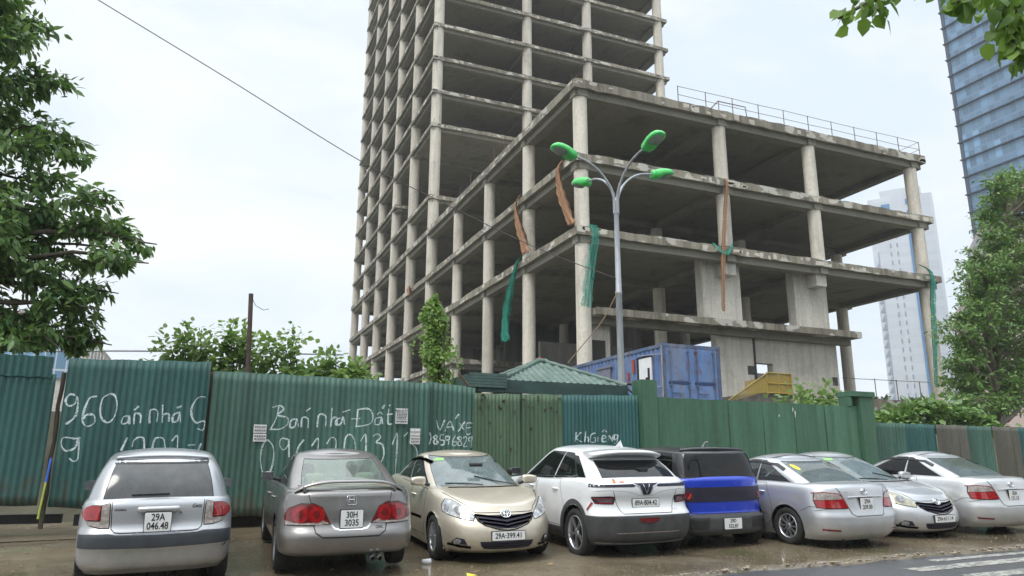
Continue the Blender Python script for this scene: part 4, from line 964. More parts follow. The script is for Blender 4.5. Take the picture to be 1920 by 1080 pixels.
    def plate(s, d, a, b_, lines, long=False, tilt=0, off=.012, framecol=None):
        wd, h = (.47, .115) if long else (.28, .20)
        if long == 'mid': wd, h = .33, .165
        p, n = s.cast(d, a, b_); sg = -1 if d == 'rear' else 1
        # local frame: u to the reader's right, v up
        x = p.x+sg*off; u = Vector((0, -1 if d == 'rear' else 1, 0)); ox = Vector((sg, 0, 0)); vv = Vector((-sg*math.sin(tilt), 0, math.cos(tilt)))
        nrm = Vector((sg*math.cos(tilt), 0, math.sin(tilt)))
        c = Vector((x, a, b_)); b = MB()
        def quad(w_, h_, dep, m_): 
            r_ = .012; out_ = []
            for sx_, sy_ in ((1, 1), (-1, 1), (-1, -1), (1, -1)):
                cx, cy = sx_*(w_/2-r_), sy_*(h_/2-r_)
                a0 = {(1, 1): 0, (-1, 1): 90, (-1, -1): 180, (1, -1): 270}[(sx_, sy_)]
                for k in range(4): t_ = R(a0+30*k); out_.append((cx+r_*math.cos(t_), cy+r_*math.sin(t_)))
            n_ = len(out_)
            b.add([c+u*q[0]+vv*q[1]+nrm*dep for q in out_]+[c+u*q[0]+vv*q[1]-nrm*.05 for q in out_], [tuple(range(n_))]+[(i, (i+1) % n_, n_+(i+1) % n_, n_+i) for i in range(n_)], m_)
        quad(wd+.014, h+.014, -.002, 1); quad(wd, h, .002, 0)
        po = b.build('license_plate', [m_plate, framecol or m_platek], s.root, (0, 0, 0), recalc=True)
        t_ = MB()
        for txt, fx_, fy, sz, sx_ in lines:
            V2, F2 = text_mesh(txt, sz, .0016, sx_); t_.add([c+u*(q[0]+fx_)+vv*(q[1]+fy)+nrm*.0045 for q in V2], F2)
        t_.build('plate_number', m_platek, po, (0, 0, 0), recalc=False); return po
    def letters(s, d, a, b_, txt, sz, mat, name='badge', sx=1.0, bold=.001, slant=0, off=.006):
        V2, F2 = text_mesh(txt, sz, bold, sx); V = []; NN = []; q_ = 1 if d == 'front' else -1
        for x, y in V2:
            p, n = s.cast(d, a+(x+slant*y)*q_, b_+y); V.append(p+n*off); NN.append(n)
        return s.obj(name, V, F2, None, [mat], NN)
    def wheels(s, style, rimmat, spokes=10):
        sp = s.sp; r = sp['rw']; tw = sp.get('tw', .205); rr_ = sp.get('rim', r*.66)
        W = sp['W']/2
        tb = MB(); h = tw/2
        tb.lathe([(rr_-.005, -h*.8), (rr_+.02, -h*.98), (r*.86, -h*1.02), (r*.955, -h*.93), (r*.99, -h*.72), (r, -h*.4), (r, h*.4), (r*.99, h*.72), (r*.955, h*.93), (r*.86, h*1.02), (rr_+.02, h*.98), (rr_-.005, h*.8)], 40, 'y')
        for k in range(1): pass
        rb = MB(); rb.lathe([(rr_+.004, h*.82), (rr_-.004, h*.92), (rr_-.016, h*.90), (rr_-.024, h*.6), (rr_-.03, -h*.7)], 40, 'y', m=0)
        rb.lathe([(.0, h*.80), (.03, h*.80), (.05, h*.74), (.055, h*.5)], 20, 'y', m=0)
        for k in range(spokes):
            a0 = 2*math.pi*k/spokes
            pairs = [(-.13, -.05), (.13, .05)] if style == 'double' else [(0, 0)]
            for da, db in pairs:
                wi, wo = (.016, .020) if style == 'double' else (.020, .030 if spokes > 7 else .06)
                pts = []
                for rad_, w_, ang, hy in ((.035, wi, a0+db*3, h*.76), (rr_*.55, wi*.95, a0+db*1.5, h*.80), (rr_-.012, wo, a0+da*1.4, h*.80)):
                    for sg in (-1, 1):
                        for dy in (0, -.03): pts.append((rad_*math.cos(ang)-sg*w_/2*math.sin(ang), hy+dy, rad_*math.sin(ang)+sg*w_/2*math.cos(ang)))
                rb.add(pts, [(0, 2, 6, 4), (4, 6, 10, 8), (0, 4, 5, 1), (4, 8, 9, 5), (2, 3, 7, 6), (6, 7, 11, 10)], 0)
        hb = MB(); hb.lathe([(0, h*.25), (rr_-.03, h*.25), (rr_-.02, -h*.5), (0, -h*.5)], 30, 'y')
        mt = None
        for ax in (0, sp['WB']):
            for sg in (1, -1):
                if mt is None:
                    w_ = hb.build('wheel', m_under, s.root, (0, 0, 0)); ty = tb.build('tyre', m_rub, w_, (0, 0, 0)); ri = rb.build('rim', rimmat, w_, (0, 0, 0)); mt = (w_.data, ty.data, ri.data)
                else:
                    w_ = bpy.data.objects.new('wheel', mt[0]); COL.objects.link(w_); w_.parent = s.root
                    for nm, d in (('tyre', mt[1]), ('rim', mt[2])):
                        q = bpy.data.objects.new(nm, d); COL.objects.link(q); q.parent = w_
                w_.location = (ax, sg*(W-tw/2-.012), r); w_.rotation_euler = (0, random.uniform(0, 6), 0 if sg > 0 else math.pi)
    def mirror_pair(s, x, y, z, mat, size=(.11, .12, .15)):
        for sg in (1, -1):
            bm = bmesh.new(); bmesh.ops.create_cube(bm, size=1); bmesh.ops.subdivide_edges(bm, edges=bm.edges[:], cuts=3, use_grid_fill=True)
            for v in bm.verts:
                p = v.co*2; q = Vector((p.x*math.sqrt(max(0, 1-p.y**2/3-p.z**2/3)), p.y*math.sqrt(max(0, 1-p.x**2/3-p.z**2/3)), p.z*math.sqrt(max(0, 1-p.x**2/3-p.y**2/3))))
                p = p.lerp(q, .55)
                k = 1-.25*max(0, -p.x*0)-.22*(p.y*sg > 0)*abs(p.y)
                v.co = Vector((p.x*size[0]/2+x+.03*abs(p.y)*(1 if p.y*sg > 0 else 0), p.y*size[1]+sg*(y+.12), p.z*size[2]/2*k+z))
            b = MB(); bm.verts.ensure_lookup_table(); b.add([v.co for v in bm.verts], [tuple(v.index for v in f.verts) for f in bm.faces], 0, True); bm.free()
            b.tube([(x+.02, sg*(y-.06), z-.06), (x, sg*(y+.06), z-.03)], .025, 8, 1)
            o = b.build('wing_mirror', [mat, m_black], s.root, (0, 0, 0))
            g_ = MB(); g_.box((x-size[0]/2-.004, sg*(y+.12)-.085, z-.055), (x-size[0]/2+.012, sg*(y+.12)+.085, z+.055)); g_.build('mirror_glass', plain('mirror_face', (.3, .32, .34), .05, .9) if 'mirror_face' not in bpy.data.materials else bpy.data.materials['mirror_face'], o, (0, 0, 0))
    def handle(s, x, z, mat, side=('left', 'right')):
        for d in side:
            a, n = s.cast(d, x-.09, z); b_, n2 = s.cast(d, x+.09, z); b = MB()
            m1, m2 = a.lerp(b_, .12)+n*.032, a.lerp(b_, .88)+n*.032
            b.tube([a-n*.005, m1, a.lerp(b_, .5)+n*.038, m2, b_-n*.005], [.013, .015, .016, .015, .013], 8); b.build('door_handle', mat, s.root, (0, 0, 0))
    def seats(s, rows, mat, zc=.55, w_=.24):
        for x, ys, ht in rows:
            for y in ys:
                b = MB()
                for (cx, cz, hx, hy, hz, tl) in ((x, zc+.08, .07, w_, .33, .2), (x+.27, zc-.22, .28, w_, .08, 0), (x-.12, zc+ht, .05, .14, .09, .15)):
                    bm = bmesh.new(); bmesh.ops.create_cube(bm, size=2); bmesh.ops.subdivide_edges(bm, edges=bm.edges[:], cuts=3, use_grid_fill=True)
                    for v in bm.verts:
                        p = v.co; q = p*(1/max(1e-6, (abs(p.x)**4+abs(p.y)**4+abs(p.z)**4)**.25)); v.co = Vector((cx+q.x*hx-tl*q.z*hz*.5, y+q.y*hy, cz+q.z*hz))
                    bm.verts.index_update(); b.add([v.co for v in bm.verts], [tuple(v.index for v in f.verts) for f in bm.faces], 0, True); bm.free()
                b.build('seat', mat, s.root, (0, 0, 0))
    def door(s, outline, name='door'):
        for mi in (False, True):
            s.line(outline, 'left', .012, mirror=mi, closed=True); s.patch(outline, 'left', s.paint, name, off=.0035, mirror=mi, skirt=True, step=.05)
    def wiper(s, d, a, b_, mat=None): s.rod([a, ((a[0]+b_[0])/2, (a[1]+b_[1])/2), b_], d, .009, mat or m_black, 'wiper', off=.014)
    def arches(s):
        """plastic lip round each wheel opening"""
        sp = s.sp; r_ = sp['Ra']+.038
        for ax in (0, sp['WB']):
            pts = [(ax+r_*math.cos(R(a)), sp['rw']+r_*math.sin(R(a))) for a in range(-4, 185, 8)]
            for mi in (False, True): s.line(pts, 'left', .085, sp.get('cladmat', m_clad), 'arch_cladding', .008, mirror=mi)
def place(root, x, y, yaw=0, flip=False, dz=0, wide=.92, tall=.92):
    z = gz(x, y)+dz
    f = Vector((math.sin(yaw), math.cos(yaw), 0))*(-1 if flip else 1)
    f.z = (gz(x+f.x, y+f.y)-gz(x, y)) if y > 8.2 else .04*f.y
    nrm = Vector((-.016, -.04, 1)).normalized(); f = (f-nrm*f.dot(nrm)).normalized(); l_ = nrm.cross(f)
    l_ = l_*wide; f = f*.92; nrm = nrm*tall
    root.matrix_world = Matrix(((f.x, l_.x, nrm.x, x), (f.y, l_.y, nrm.y, y), (f.z, l_.z, nrm.z, z), (0, 0, 0, 1)))
GETZ = dict(W=1.665, WB=2.455, rw=.29, Ra=.335, zB=.93, zb=.17, rim=.19, Lr=.42, nr=3.4, Lf=.75, nf=2.5,
    xr=[(.17, -.44), (.26, -.55), (.42, -.59), (.445, -.605), (.595, -.605), (.615, -.57), (.66, -.545), (.86, -.515), (.93, -.475)],
    xf=[(.17, 2.98), (.3, 3.17), (.5, 3.2), (.65, 3.15), (.86, 3.05), (.93, 3.0)], hw=[(.17, .75), (.28, .815), (.5, .83), (.7, .83), (.84, .81), (.9, .795), (.93, .765)],
    belt=[(-.6, .955), (.5, .95), (1.6, .93), (2.2, .90), (2.6, .84), (3.2, .67)],
    gxr=[(0, -.47), (.5, -.36), (.88, -.20), (.95, -.15), (1, -.05)], gxf=[(0, 2.1), (.5, 1.68), (.93, 1.28), (1, 1.15)], ghw=[(0, .77), (.5, .70), (.88, .605), (.95, .57), (1, .50)],
    roof=[(-.3, 1.385), (-.05, 1.41), (.5, 1.445), (1.2, 1.415)], rcrown=.045, crown=.02, g=dict(Lr=.34, Lf=.6, nr=3.4, nf=2.5),
    wins=[('rear_window', 0, .61, .02, .84, 'c'), ('side_window', .93, 1.42, .10, .86, 's'), ('front_side_window', 1.47, 2.16, .10, .86, 's'), ('windscreen', 2.36, 3, .06, .92, 'c')])
CIVIC = dict(W=1.75, WB=2.70, rw=.312, Ra=.36, zB=1.0, zb=.25, Lr=.5, nr=3.0, Lf=.85, nf=2.4,
    xr=[(.25, -.79), (.29, -.875), (.40, -.925), (.47, -.935), (.52, -.92), (.57, -.885), (.60, -.867), (.75, -.85), (.9, -.825), (.96, -.815), (1.0, -.775)],
    xf=[(.25, 3.3), (.3, 3.5), (.5, 3.56), (.7, 3.5), (1, 3.4)], hw=[(.25, .80), (.3, .845), (.6, .873), (.86, .85), (.95, .825), (1.0, .785)],
    belt=[(-.9, .985), (.2, .985), (1.4, .945), (2.3, .93), (2.9, .83), (3.6, .66)],
    gxr=[(0, -.44), (.5, -.02), (.88, .34), (.95, .42), (1, .56)], gxf=[(0, 2.5), (.5, 1.95), (.93, 1.45), (1, 1.3)], ghw=[(0, .755), (.5, .69), (.88, .60), (.95, .565), (1, .50)],
    roof=[(.3, 1.335), (.9, 1.395), (1.4, 1.36)], rcrown=.045, crown=.025, g=dict(Lr=.26, Lf=.6, nr=3.2, nf=2.5),
    wins=[('rear_window', 0, .66, .07, .90, 'c'), ('side_window', 1.05, 1.45, .12, .86, 's'), ('front_side_window', 1.50, 2.14, .12, .86, 's'), ('windscreen', 2.36, 3, .06, .92, 'c')])
VIOS = dict(W=1.70, WB=2.55, rw=.303, Ra=.35, zB=.99, zb=.14, Lr=.5, nr=2.9, Lf=.85, nf=2.35,
    xr=[(.14, -.74), (.24, -.85), (.42, -.90), (.52, -.90), (.56, -.87), (.7, -.835), (.9, -.80), (.95, -.785), (.99, -.745)],
    xf=[(.14, 3.16), (.22, 3.32), (.45, 3.38), (.62, 3.36), (.8, 3.28), (.99, 3.18)], hw=[(.14, .77), (.3, .825), (.6, .85), (.86, .825), (.94, .80), (.99, .76)],
    belt=[(-.9, 1.0), (.3, 1.0), (1.4, .955), (2.2, .945), (2.7, .875), (3.15, .765), (3.4, .68)],
    gxr=[(0, -.44), (.5, -.02), (.88, .34), (.95, .43), (1, .55)], gxf=[(0, 2.38), (.5, 1.87), (.93, 1.38), (1, 1.22)], ghw=[(0, .735), (.5, .675), (.88, .59), (.95, .555), (1, .49)],
    roof=[(.3, 1.36), (.85, 1.42), (1.4, 1.385)], rcrown=.045, crown=.03, g=dict(Lr=.28, Lf=.62, nr=3.1, nf=2.4),
    wins=[('rear_window', 0, .64, .07, .90, 'c'), ('side_window', 1.04, 1.46, .13, .86, 's'), ('front_side_window', 1.51, 2.16, .13, .86, 's'), ('windscreen', 2.34, 3, .06, .93, 'c')])
VFS = dict(W=1.80, WB=2.73, rw=.345, Ra=.40, zB=1.10, zb=.22, rim=.245, tw=.22, Lr=.42, nr=3.4, Lf=.8, nf=2.6,
    xr=[(.22, -.56), (.30, -.68), (.45, -.725), (.62, -.735), (.645, -.70), (.72, -.635), (.80, -.625), (.90, -.66), (.98, -.665), (1.04, -.63), (1.10, -.575)],
    xf=[(.22, 3.3), (.4, 3.48), (.7, 3.5), (.9, 3.42), (1.1, 3.3)], hw=[(.22, .82), (.34, .875), (.6, .895), (.85, .885), (.98, .875), (1.05, .855), (1.10, .81)],
    belt=[(-.8, 1.15), (.1, 1.12), (1.2, 1.05), (2.3, 1.02), (2.9, .96), (3.5, .80)],
    gxr=[(0, -.58), (.5, -.33), (.86, -.08), (.95, .0), (1, .12)], gxf=[(0, 2.62), (.5, 2.1), (.93, 1.58), (1, 1.42)], ghw=[(0, .80), (.5, .735), (.88, .655), (.95, .62), (1, .55)],
    roof=[(-.1, 1.475), (.6, 1.55), (1.2, 1.56), (1.8, 1.51)], rcrown=.035, crown=.02, g=dict(Lr=.34, Lf=.65, nr=3.4, nf=2.6),
    clad=lambda x, z: z < .36 or (x < -.33 and z < .64),
    wins=[('rear_window', 0, .66, .10, .74, 'c'), ('quarter_window', 1.0, 1.13, .12, .80, 's'), ('side_window', 1.15, 1.50, .10, .86, 's'), ('front_side_window', 1.54, 2.14, .10, .86, 's'), ('windscreen', 2.34, 3, .06, .93, 'c')])
VFM = dict(W=1.66, WB=2.075, rw=.33, Ra=.385, zB=1.14, zb=.24, rim=.22, tw=.21, Lr=.42, nr=3.3, Lf=.35, nf=3.6,
    xr=[(.24, -.44), (.30, -.53), (.52, -.545), (.545, -.50), (.58, -.475), (.9, -.465), (1.08, -.455), (1.14, -.41)],
    xf=[(.24, 2.5), (.35, 2.65), (.6, 2.67), (.9, 2.62), (1.14, 2.55)], hw=[(.24, .76), (.34, .81), (.6, .825), (.98, .815), (1.08, .80), (1.14, .755)],
    belt=[(-.6, 1.15), (1.4, 1.12), (2.0, 1.09), (2.7, 1.0)],
    gxr=[(0, -.42), (.5, -.37), (.9, -.31), (.95, -.29), (1, -.20)], gxf=[(0, 2.0), (.5, 1.78), (.93, 1.55), (1, 1.42)], ghw=[(0, .76), (.5, .725), (.9, .68), (.95, .655), (1, .60)],
    roof=[(-.4, 1.54), (.6, 1.57), (1.6, 1.54)], rcrown=.035, crown=.02, g=dict(Lr=.32, Lf=.4, nr=3.5, nf=3),
    clad=lambda x, z: z < .36 or (x < -.30 and z < .56),
    wins=[('rear_window', 0, .74, .04, .90, 'c'), ('side_window', 1.0, 1.40, .08, .86, 's'), ('front_side_window', 1.46, 2.1, .08, .86, 's'), ('windscreen', 2.36, 3, .06, .92, 'c')])
CARG = 'cars parked nose to the fence'
def start(spec, name, label, paint, gl, cat='car', **k):
    root = empty(name, (0, 0, 0), label, cat, 'cars parked along the green fence')
    return Car(dict(spec, paint=paint, glass=gl, **k), root)
def mirror_pts(p): return p+[(-a, b_) for a, b_ in reversed(p)]
# ---------- 1 silver hatchback
pt = car_paint('silver_blue_paint', (.45, .46, .475), .6, .32)
c = start(GETZ, 'parked_hatchback', 'silver hatchback seen from behind with a black bumper strip and dusty rear window', pt, dict(rear_window=G_DUSTY, side_window=G_DARK, front_side_window=G_DARK, windscreen=G_MID))
for mi in (False, True):
    c.line(mirror_pts([(.49, .93), (.475, .65), (.44, .618), (.38, .608)]), 'rear', .009, mirror=mi) if not mi else None
    c.patch([(.60, .892), (.69, .89), (.755, .865), (.787, .82), (.78, .775), (.74, .745), (.60, .742)], 'rear', m_red, 'tail_light', .012, mirror=mi)
    c.patch([(.51, .915), (.588, .898), (.588, .73), (.735, .732), (.70, .69), (.60, .665), (.50, .66)], 'rear', m_clear, 'reversing_light', .009, mirror=mi)
c.patch(mirror_pts([(.485, .925), (.47, .655), (.435, .625), (.375, .615)]), 'rear', pt, 'tailgate', .003)
c.line(mirror_pts([(.335, .87), (.30, .66), (.245, .605), (.2, .60)]), 'rear', .018, plain('recess_shade_paint', (.27, .29, .32), .3, .5), 'plate_recess')
c.patch([(.80, .60), (.50, .605), (.42, .59), (0, .58), (-.42, .59), (-.50, .605), (-.80, .60), (-.80, .46), (0, .445), (.80, .46)], 'rear', plain('dark_grey_strip', (.045, .052, .06), .5, var=.2), 'bumper_strip', .008)
b = MB(); b.tube([(-.545, .2, .845), (-.556, .19, .845), (-.558, -.19, .845), (-.545, -.2, .845)], .034, 10); b.build('boot_handle', pt, c.root, (0, 0, 0))
c.letters('rear', 0, .845, 'HYUNDAI', .04, m_seam, off=.05, sx=.9); c.letters('rear', .40, .845, 'HYUNDAI', .030, m_seam, sx=.9); c.letters('rear', -.41, .865, 'Getz', .055, m_seam, slant=.25)
b = MB(); p, n = c.cast('rear', -.235, .80); b.cyl(p, p+n*.012, .015, n=12); b.build('lock', m_chrome, c.root, (0, 0, 0))
c.plate('rear', 0, .715, [('29A', .0, .047, .105, .82), ('046.48', 0, -.045, .105, .80)], off=.06)
c.wiper('rear', (.30, .995), (-.10, 1.0)); c.line([(.52, 1.345), (0, 1.355), (-.52, 1.345)], 'rear', .05, m_black, 'spoiler_shadow')  # black band paints the spoiler lip's shadow across the window top
b = MB(); nn = 12   # small roof spoiler lip
c.rod([(.50, 1.375), (.25, 1.392), (0, 1.397), (-.25, 1.392), (-.50, 1.375)], 'rear', .022, pt, 'spoiler', off=.012)
c.line([(-.72, .42), (-.77, .45)], 'rear', .02, m_chrome, 'reflector')
c.line([(.64, .22), (.45, .21), (.2, .225), (-.2, .225), (-.45, .21), (-.64, .22)], 'rear', .006, plain('bumper_crease', (.22, .24, .26), .4, .4), 'bumper_crease')
c.door([(.42, .35), (.55, .93), (1.28, .90), (1.30, .30), (.46, .28)], 'rear_door'); c.door([(1.33, .30), (1.31, .90), (2.05, .86), (2.05, .45), (1.95, .30)], 'front_door')
c.handle(.58, .80, pt); c.handle(1.45, .78, pt)
c.line([(-.3, .53), (.28, .55)], 'left', .06, m_clad, 'side_strip'); c.mirror_pair(1.72, .75, .98, m_black, (.12, .10, .13))
c.wheels('multi', m_alloy, 7); c.seats([(.25, (.38, -.38), .42), (1.25, (.38, -.38), .45)], m_seatg)
place(c.root, -.37, 9.52, yaw=R(-2.5), dz=-.02, wide=.92, tall=.965)
# ---------- 2 grey-brown sedan
pt = car_paint('grey_brown_paint', (.255, .245, .238), .7, .3)
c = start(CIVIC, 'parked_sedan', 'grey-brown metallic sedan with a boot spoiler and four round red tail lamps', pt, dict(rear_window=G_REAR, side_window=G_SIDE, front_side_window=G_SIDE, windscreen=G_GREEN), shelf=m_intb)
for mi in (False, True):
    c.patch([(.80, .70), (.76, .785), (.62, .84), (.45, .835), (.36, .79), (.255, .615), (.40, .60), (.79, .605)], 'rear', m_redd, 'tail_light', .008, mirror=mi)
    c.patch([(.795, .66), (.70, .63), (.60, .625), (.48, .63), (.36, .66), (.27, .62), (.40, .604), (.785, .608)], 'rear', m_clear, 'reversing_light', .012, mirror=mi)
    for cx in (.62, .425):
        o_ = [(cx+.094*math.cos(R(k*15)), .722+.094*math.sin(R(k*15))) for k in range(24)]
        c.patch(o_, 'rear', m_red, 'red_lamp', .017, mirror=mi)
        o_ = [(cx+.040*math.cos(R(k*20)), .722+.040*math.sin(R(k*20))) for k in range(18)]; c.patch(o_, 'rear', m_redd, 'lamp_core', .024, mirror=mi)
    c.patch([(.80, .84), (.76, .79), (.62, .843), (.45, .84), (.36, .795), (.34, .86), (.6, .90)], 'rear', pt, 'rear_wing', .012, mirror=mi) if False else None
c.patch(mirror_pts([(.50, .945), (.47, .85), (.36, .80), (.245, .605)])if False else mirror_pts([(.52, .95), (.50, .86), (.36, .81), (.25, .61), (.44, .60), (.42, .52), (.34, .475)]), 'rear', pt, 'boot_lid', .006)
c.line(mirror_pts([(.53, .95), (.505, .855), (.365, .80)]), 'rear', .008); c.line(mirror_pts([(.46, .60), (.435, .52), (.35, .468)]), 'rear', .012)
c.line(mirror_pts([(.245, .60), (.20, .555), (.14, .545)]), 'rear', .02, m_chrome, 'boot_trim', .012)
c.plate('rear', 0, .668, [('30H', 0, .045, .10, .85), ('3035', 0, -.045, .10, .9)], off=.055)
b = MB()   # boot spoiler: raised wing on two feet
nn = 20; V = []
for i in range(nn+1):
    y = -.70+1.40*i/nn; u = abs(y)/.70; lift = .085*(1-u**4); xs_ = -.80+.12*u**2
    for dx_, dz_ in ((0, 0), (.02, .022), (.14, .02), (.16, -.002), (.10, -.012), (.0, -.016)): V.append((xs_+dx_, y, 1.0+lift-.03*u**3+dz_))
b.add(V, [(i*6+k, i*6+(k+1) % 6, i*6+6+(k+1) % 6, i*6+6+k) for i in range(nn) for k in range(6)], 0, True)
for sg in (1, -1): b.box((-.75, sg*.58-.022, .97), (-.65, sg*.58+.022, 1.03))
b.build('spoiler', pt, c.root, (0, 0, 0))
b = MB()   # H mark
p, n = c.cast('rear', 0, .87)
for q0, q1 in (((-.034, .845), (-.028, .91)), ((.034, .845), (.028, .91)), ((-.03, .878), (.03, .878))):
    a, na = c.cast('rear', *q0); d_, nd = c.cast('rear', *q1); b.tube([a+na*.014, d_+nd*.014], .006, 6)
fr_ = [(-.062, .83), (-.054, .922), (.054, .922), (.062, .83), (.035, .822), (-.035, .822), (-.062, .83)]; b.tube([c.cast('rear', *q)[0]+Vector((-.013, 0, 0)) for q in fr_], .004, 6)
b.build('emblem', m_chrome, c.root, (0, 0, 0))
c.letters('rear', -.36, .56, 'CIVIC', .04, m_seam, off=.01)
b = MB(); 
for y in (-.29, -.38): b.lathe([(.028, -.90), (.033, -.89), (.033, -.74), (.024, -.74), (.026, -.89)], 16, 'x', (0, y, .21))
b.build('exhaust_tip', m_alloy, c.root, (0, 0, 0))
for k in (.62, .22, -.22, -.62): b = MB(); p, n = c.cast('rear', k, .42); b.cyl(p, p+n*.004, .012, n=10); b.build('parking_sensor', pt, c.root, (0, 0, 0))
c.line(mirror_pts([(.81, .29), (.6, .27), (.3, .265)]), 'rear', .012, plain('lower_crease', (.09, .085, .08), .5), 'bumper_crease')
c.door([(.30, .42), (.42, .96), (1.30, .935), (1.30, .28), (.42, .28)], 'rear_door'); c.door([(1.33, .28), (1.33, .935), (2.20, .90), (2.25, .5), (2.15, .28)], 'front_door')
c.handle(.55, .83, pt); c.handle(1.5, .81, pt); c.mirror_pair(1.95, .76, 1.02, pt, (.11, .10, .13))
b = MB(); b.box((-.30, -.62, 1.0), (.15, .62, 1.025)); b.build('parcel_shelf', m_intb, c.root, (0, 0, 0))
c.patch([(.395, 1.035), (.42, 1.06), (.45, 1.035), (.42, 1.01)], 'rear', m_yell, 'sticker', .004, skirt=False)
c.wheels('multi', m_alloy, 10); c.seats([(.35, (.36, -.36), .50), (1.35, (-.38,), .55)], m_seatb); c.seats([(1.35, (.38,), .58)], m_seatg)
place(c.root, 1.65, 9.42, yaw=R(1.2), dz=.03, wide=.88, tall=.95)
# ---------- Vios-type sedans
def toyota(c, d, a, b_, k=1.0):
    e_ = MB(); c.ellipse((a, b_), .062*k, .043*k, d, .0075*k, m_chrome, .016, e_); c.ellipse((a, b_+.012*k), .040*k, .017*k, d, .006*k, m_chrome, .018, e_); c.ellipse((a, b_-.004*k), .019*k, .038*k, d, .006*k, m_chrome, .018, e_)
    e_.build('emblem', m_chrome, c.root, (0, 0, 0))
def vios_common(c, pt, int_mat, seatm, visors=True):
    c.door([(.34, .40), (.30, .60), (.46, .975), (1.25, .95), (1.25, .28), (.42, .28)], 'rear_door'); c.door([(1.28, .28), (1.28, .95), (2.10, .92), (2.14, .5), (2.05, .28)], 'front_door')
    c.handle(.56, .83, m_chrome if not visors else pt); c.handle(1.45, .81, m_chrome if not visors else pt)
    for mi in (False, True): c.line([(.42, .50), (1.24, .51)], 'left', .035, pt, 'side_moulding', .012, mirror=mi); c.line([(1.29, .51), (2.0, .52)], 'left', .035, pt, 'side_moulding', .012, mirror=mi)
    c.mirror_pair(1.92, .78, 1.03, pt, (.11, .12, .14)); c.wheels('multi', m_alloy, 10)
    c.seats([(.40, (.36, -.36), .48), (1.35, (.37, -.37), .55)], seatm)
    for mi in (False, True): c.patch([(-.27, .78), (-.12, .79), (-.11, .68), (-.25, .66)], 'left', pt, 'fuel_flap', .004, mirror=mi) if mi is False else None
    if visors:
        for mi in (False, True): c.line([(.20, 1.20), (.40, 1.285), (.85, 1.325), (1.15, 1.315), (1.38, 1.27)], 'left', .03, m_black, 'rain_visor', .016, mirror=mi)
def vios_front(c, pt, plate, lensm=m_head, sticker=False):
    for mi in (False, True):
        c.patch([(.425, .625), (.50, .70), (.60, .79), (.665, .83), (.72, .83), (.765, .76), (.77, .68), (.72, .645), (.60, .605), (.45, .575)], 'front', lensm, 'headlight', .008, mirror=mi)
        o_ = [(.60+.052*math.cos(R(k*20)), .70+.052*math.sin(R(k*20))) for k in range(18)]; c.patch(o_, 'front', m_headd, 'headlight_bulb', .014, mirror=mi)
        c.patch([(.70, .74), (.735, .77), (.75, .70), (.72, .67)], 'front', m_headd, 'indicator', .013, mirror=mi)
        c.patch([(.53, .27), (.57, .345), (.65, .36), (.69, .32), (.70, .285)], 'front', m_gap, 'fog_lamp_recess', .004, mirror=mi)
        c.line([(.48, .24), (.60, .25), (.73, .275)], 'front', .03, pt, 'fog_lamp_sill', .014, mirror=mi)
        o_ = [(.64+.04*math.cos(R(k*20)), .31+.035*math.sin(R(k*20))) for k in range(18)]; c.patch(o_, 'front', m_headd, 'fog_lamp', .012, mirror=mi)
    c.patch(mirror_pts([(.42, .645), (.38, .58), (.30, .53), (.12, .475)]), 'front', m_gap, 'grille', .003)
    for q, wd in (((.42, .650, .08, .610), .022), ((.385, .598, .06, .553), .022), ((.335, .550, .05, .507), .022)):
        c.line([(-q[0], q[1]), (-q[2], q[3]), (0, q[3]-.012), (q[2], q[3]), (q[0], q[1])], 'front', wd, m_chrome, 'grille_bar', .014)
    c.line([(-.43, .65), (-.39, .575), (-.31, .52), (-.12, .463), (0, .455), (.12, .463), (.31, .52), (.39, .575), (.43, .65)], 'front', .012, m_chrome, 'grille_surround', .008)
    toyota(c, 'front', 0, .655, 1.15)
    c.patch(mirror_pts([(.38, .315), (.365, .26), (.32, .22), (.2, .212)]), 'front', m_gap, 'air_intake', .004)
    for z in (.285, .25): c.line([(-.35, z), (.35, z)], 'front', .006, m_clad, 'intake_bar', .008)
    c.plate('front', 0, .385, plate, long=True, off=.01)
    c.line(mirror_pts([(.70, .905), (.60, .83), (.46, .735), (.44, .69), (.38, .675)]), 'front', .007)
    c.line(mirror_pts([(.80, .555), (.72, .635)]), 'front', .006) if False else None
    for mi in (False, True): c.line([(2.08, .86), (2.6, .80), (2.95, .70)], 'left', .006, mirror=mi) if False else None
    c.wiper('top', (2.28, .55), (2.02, -.05)); c.wiper('top', (2.30, 0), (2.08, -.52)); c.line([(2.34, .55), (2.40, .2), (2.40, -.2), (2.34, -.55)], 'top', .06, m_black, 'cowl')
    if sticker: c.patch([(-.34, 1.345), (-.48, 1.335), (-.50, 1.30), (-.36, 1.308)], 'front', m_greens, 'sticker', .004, skirt=False)
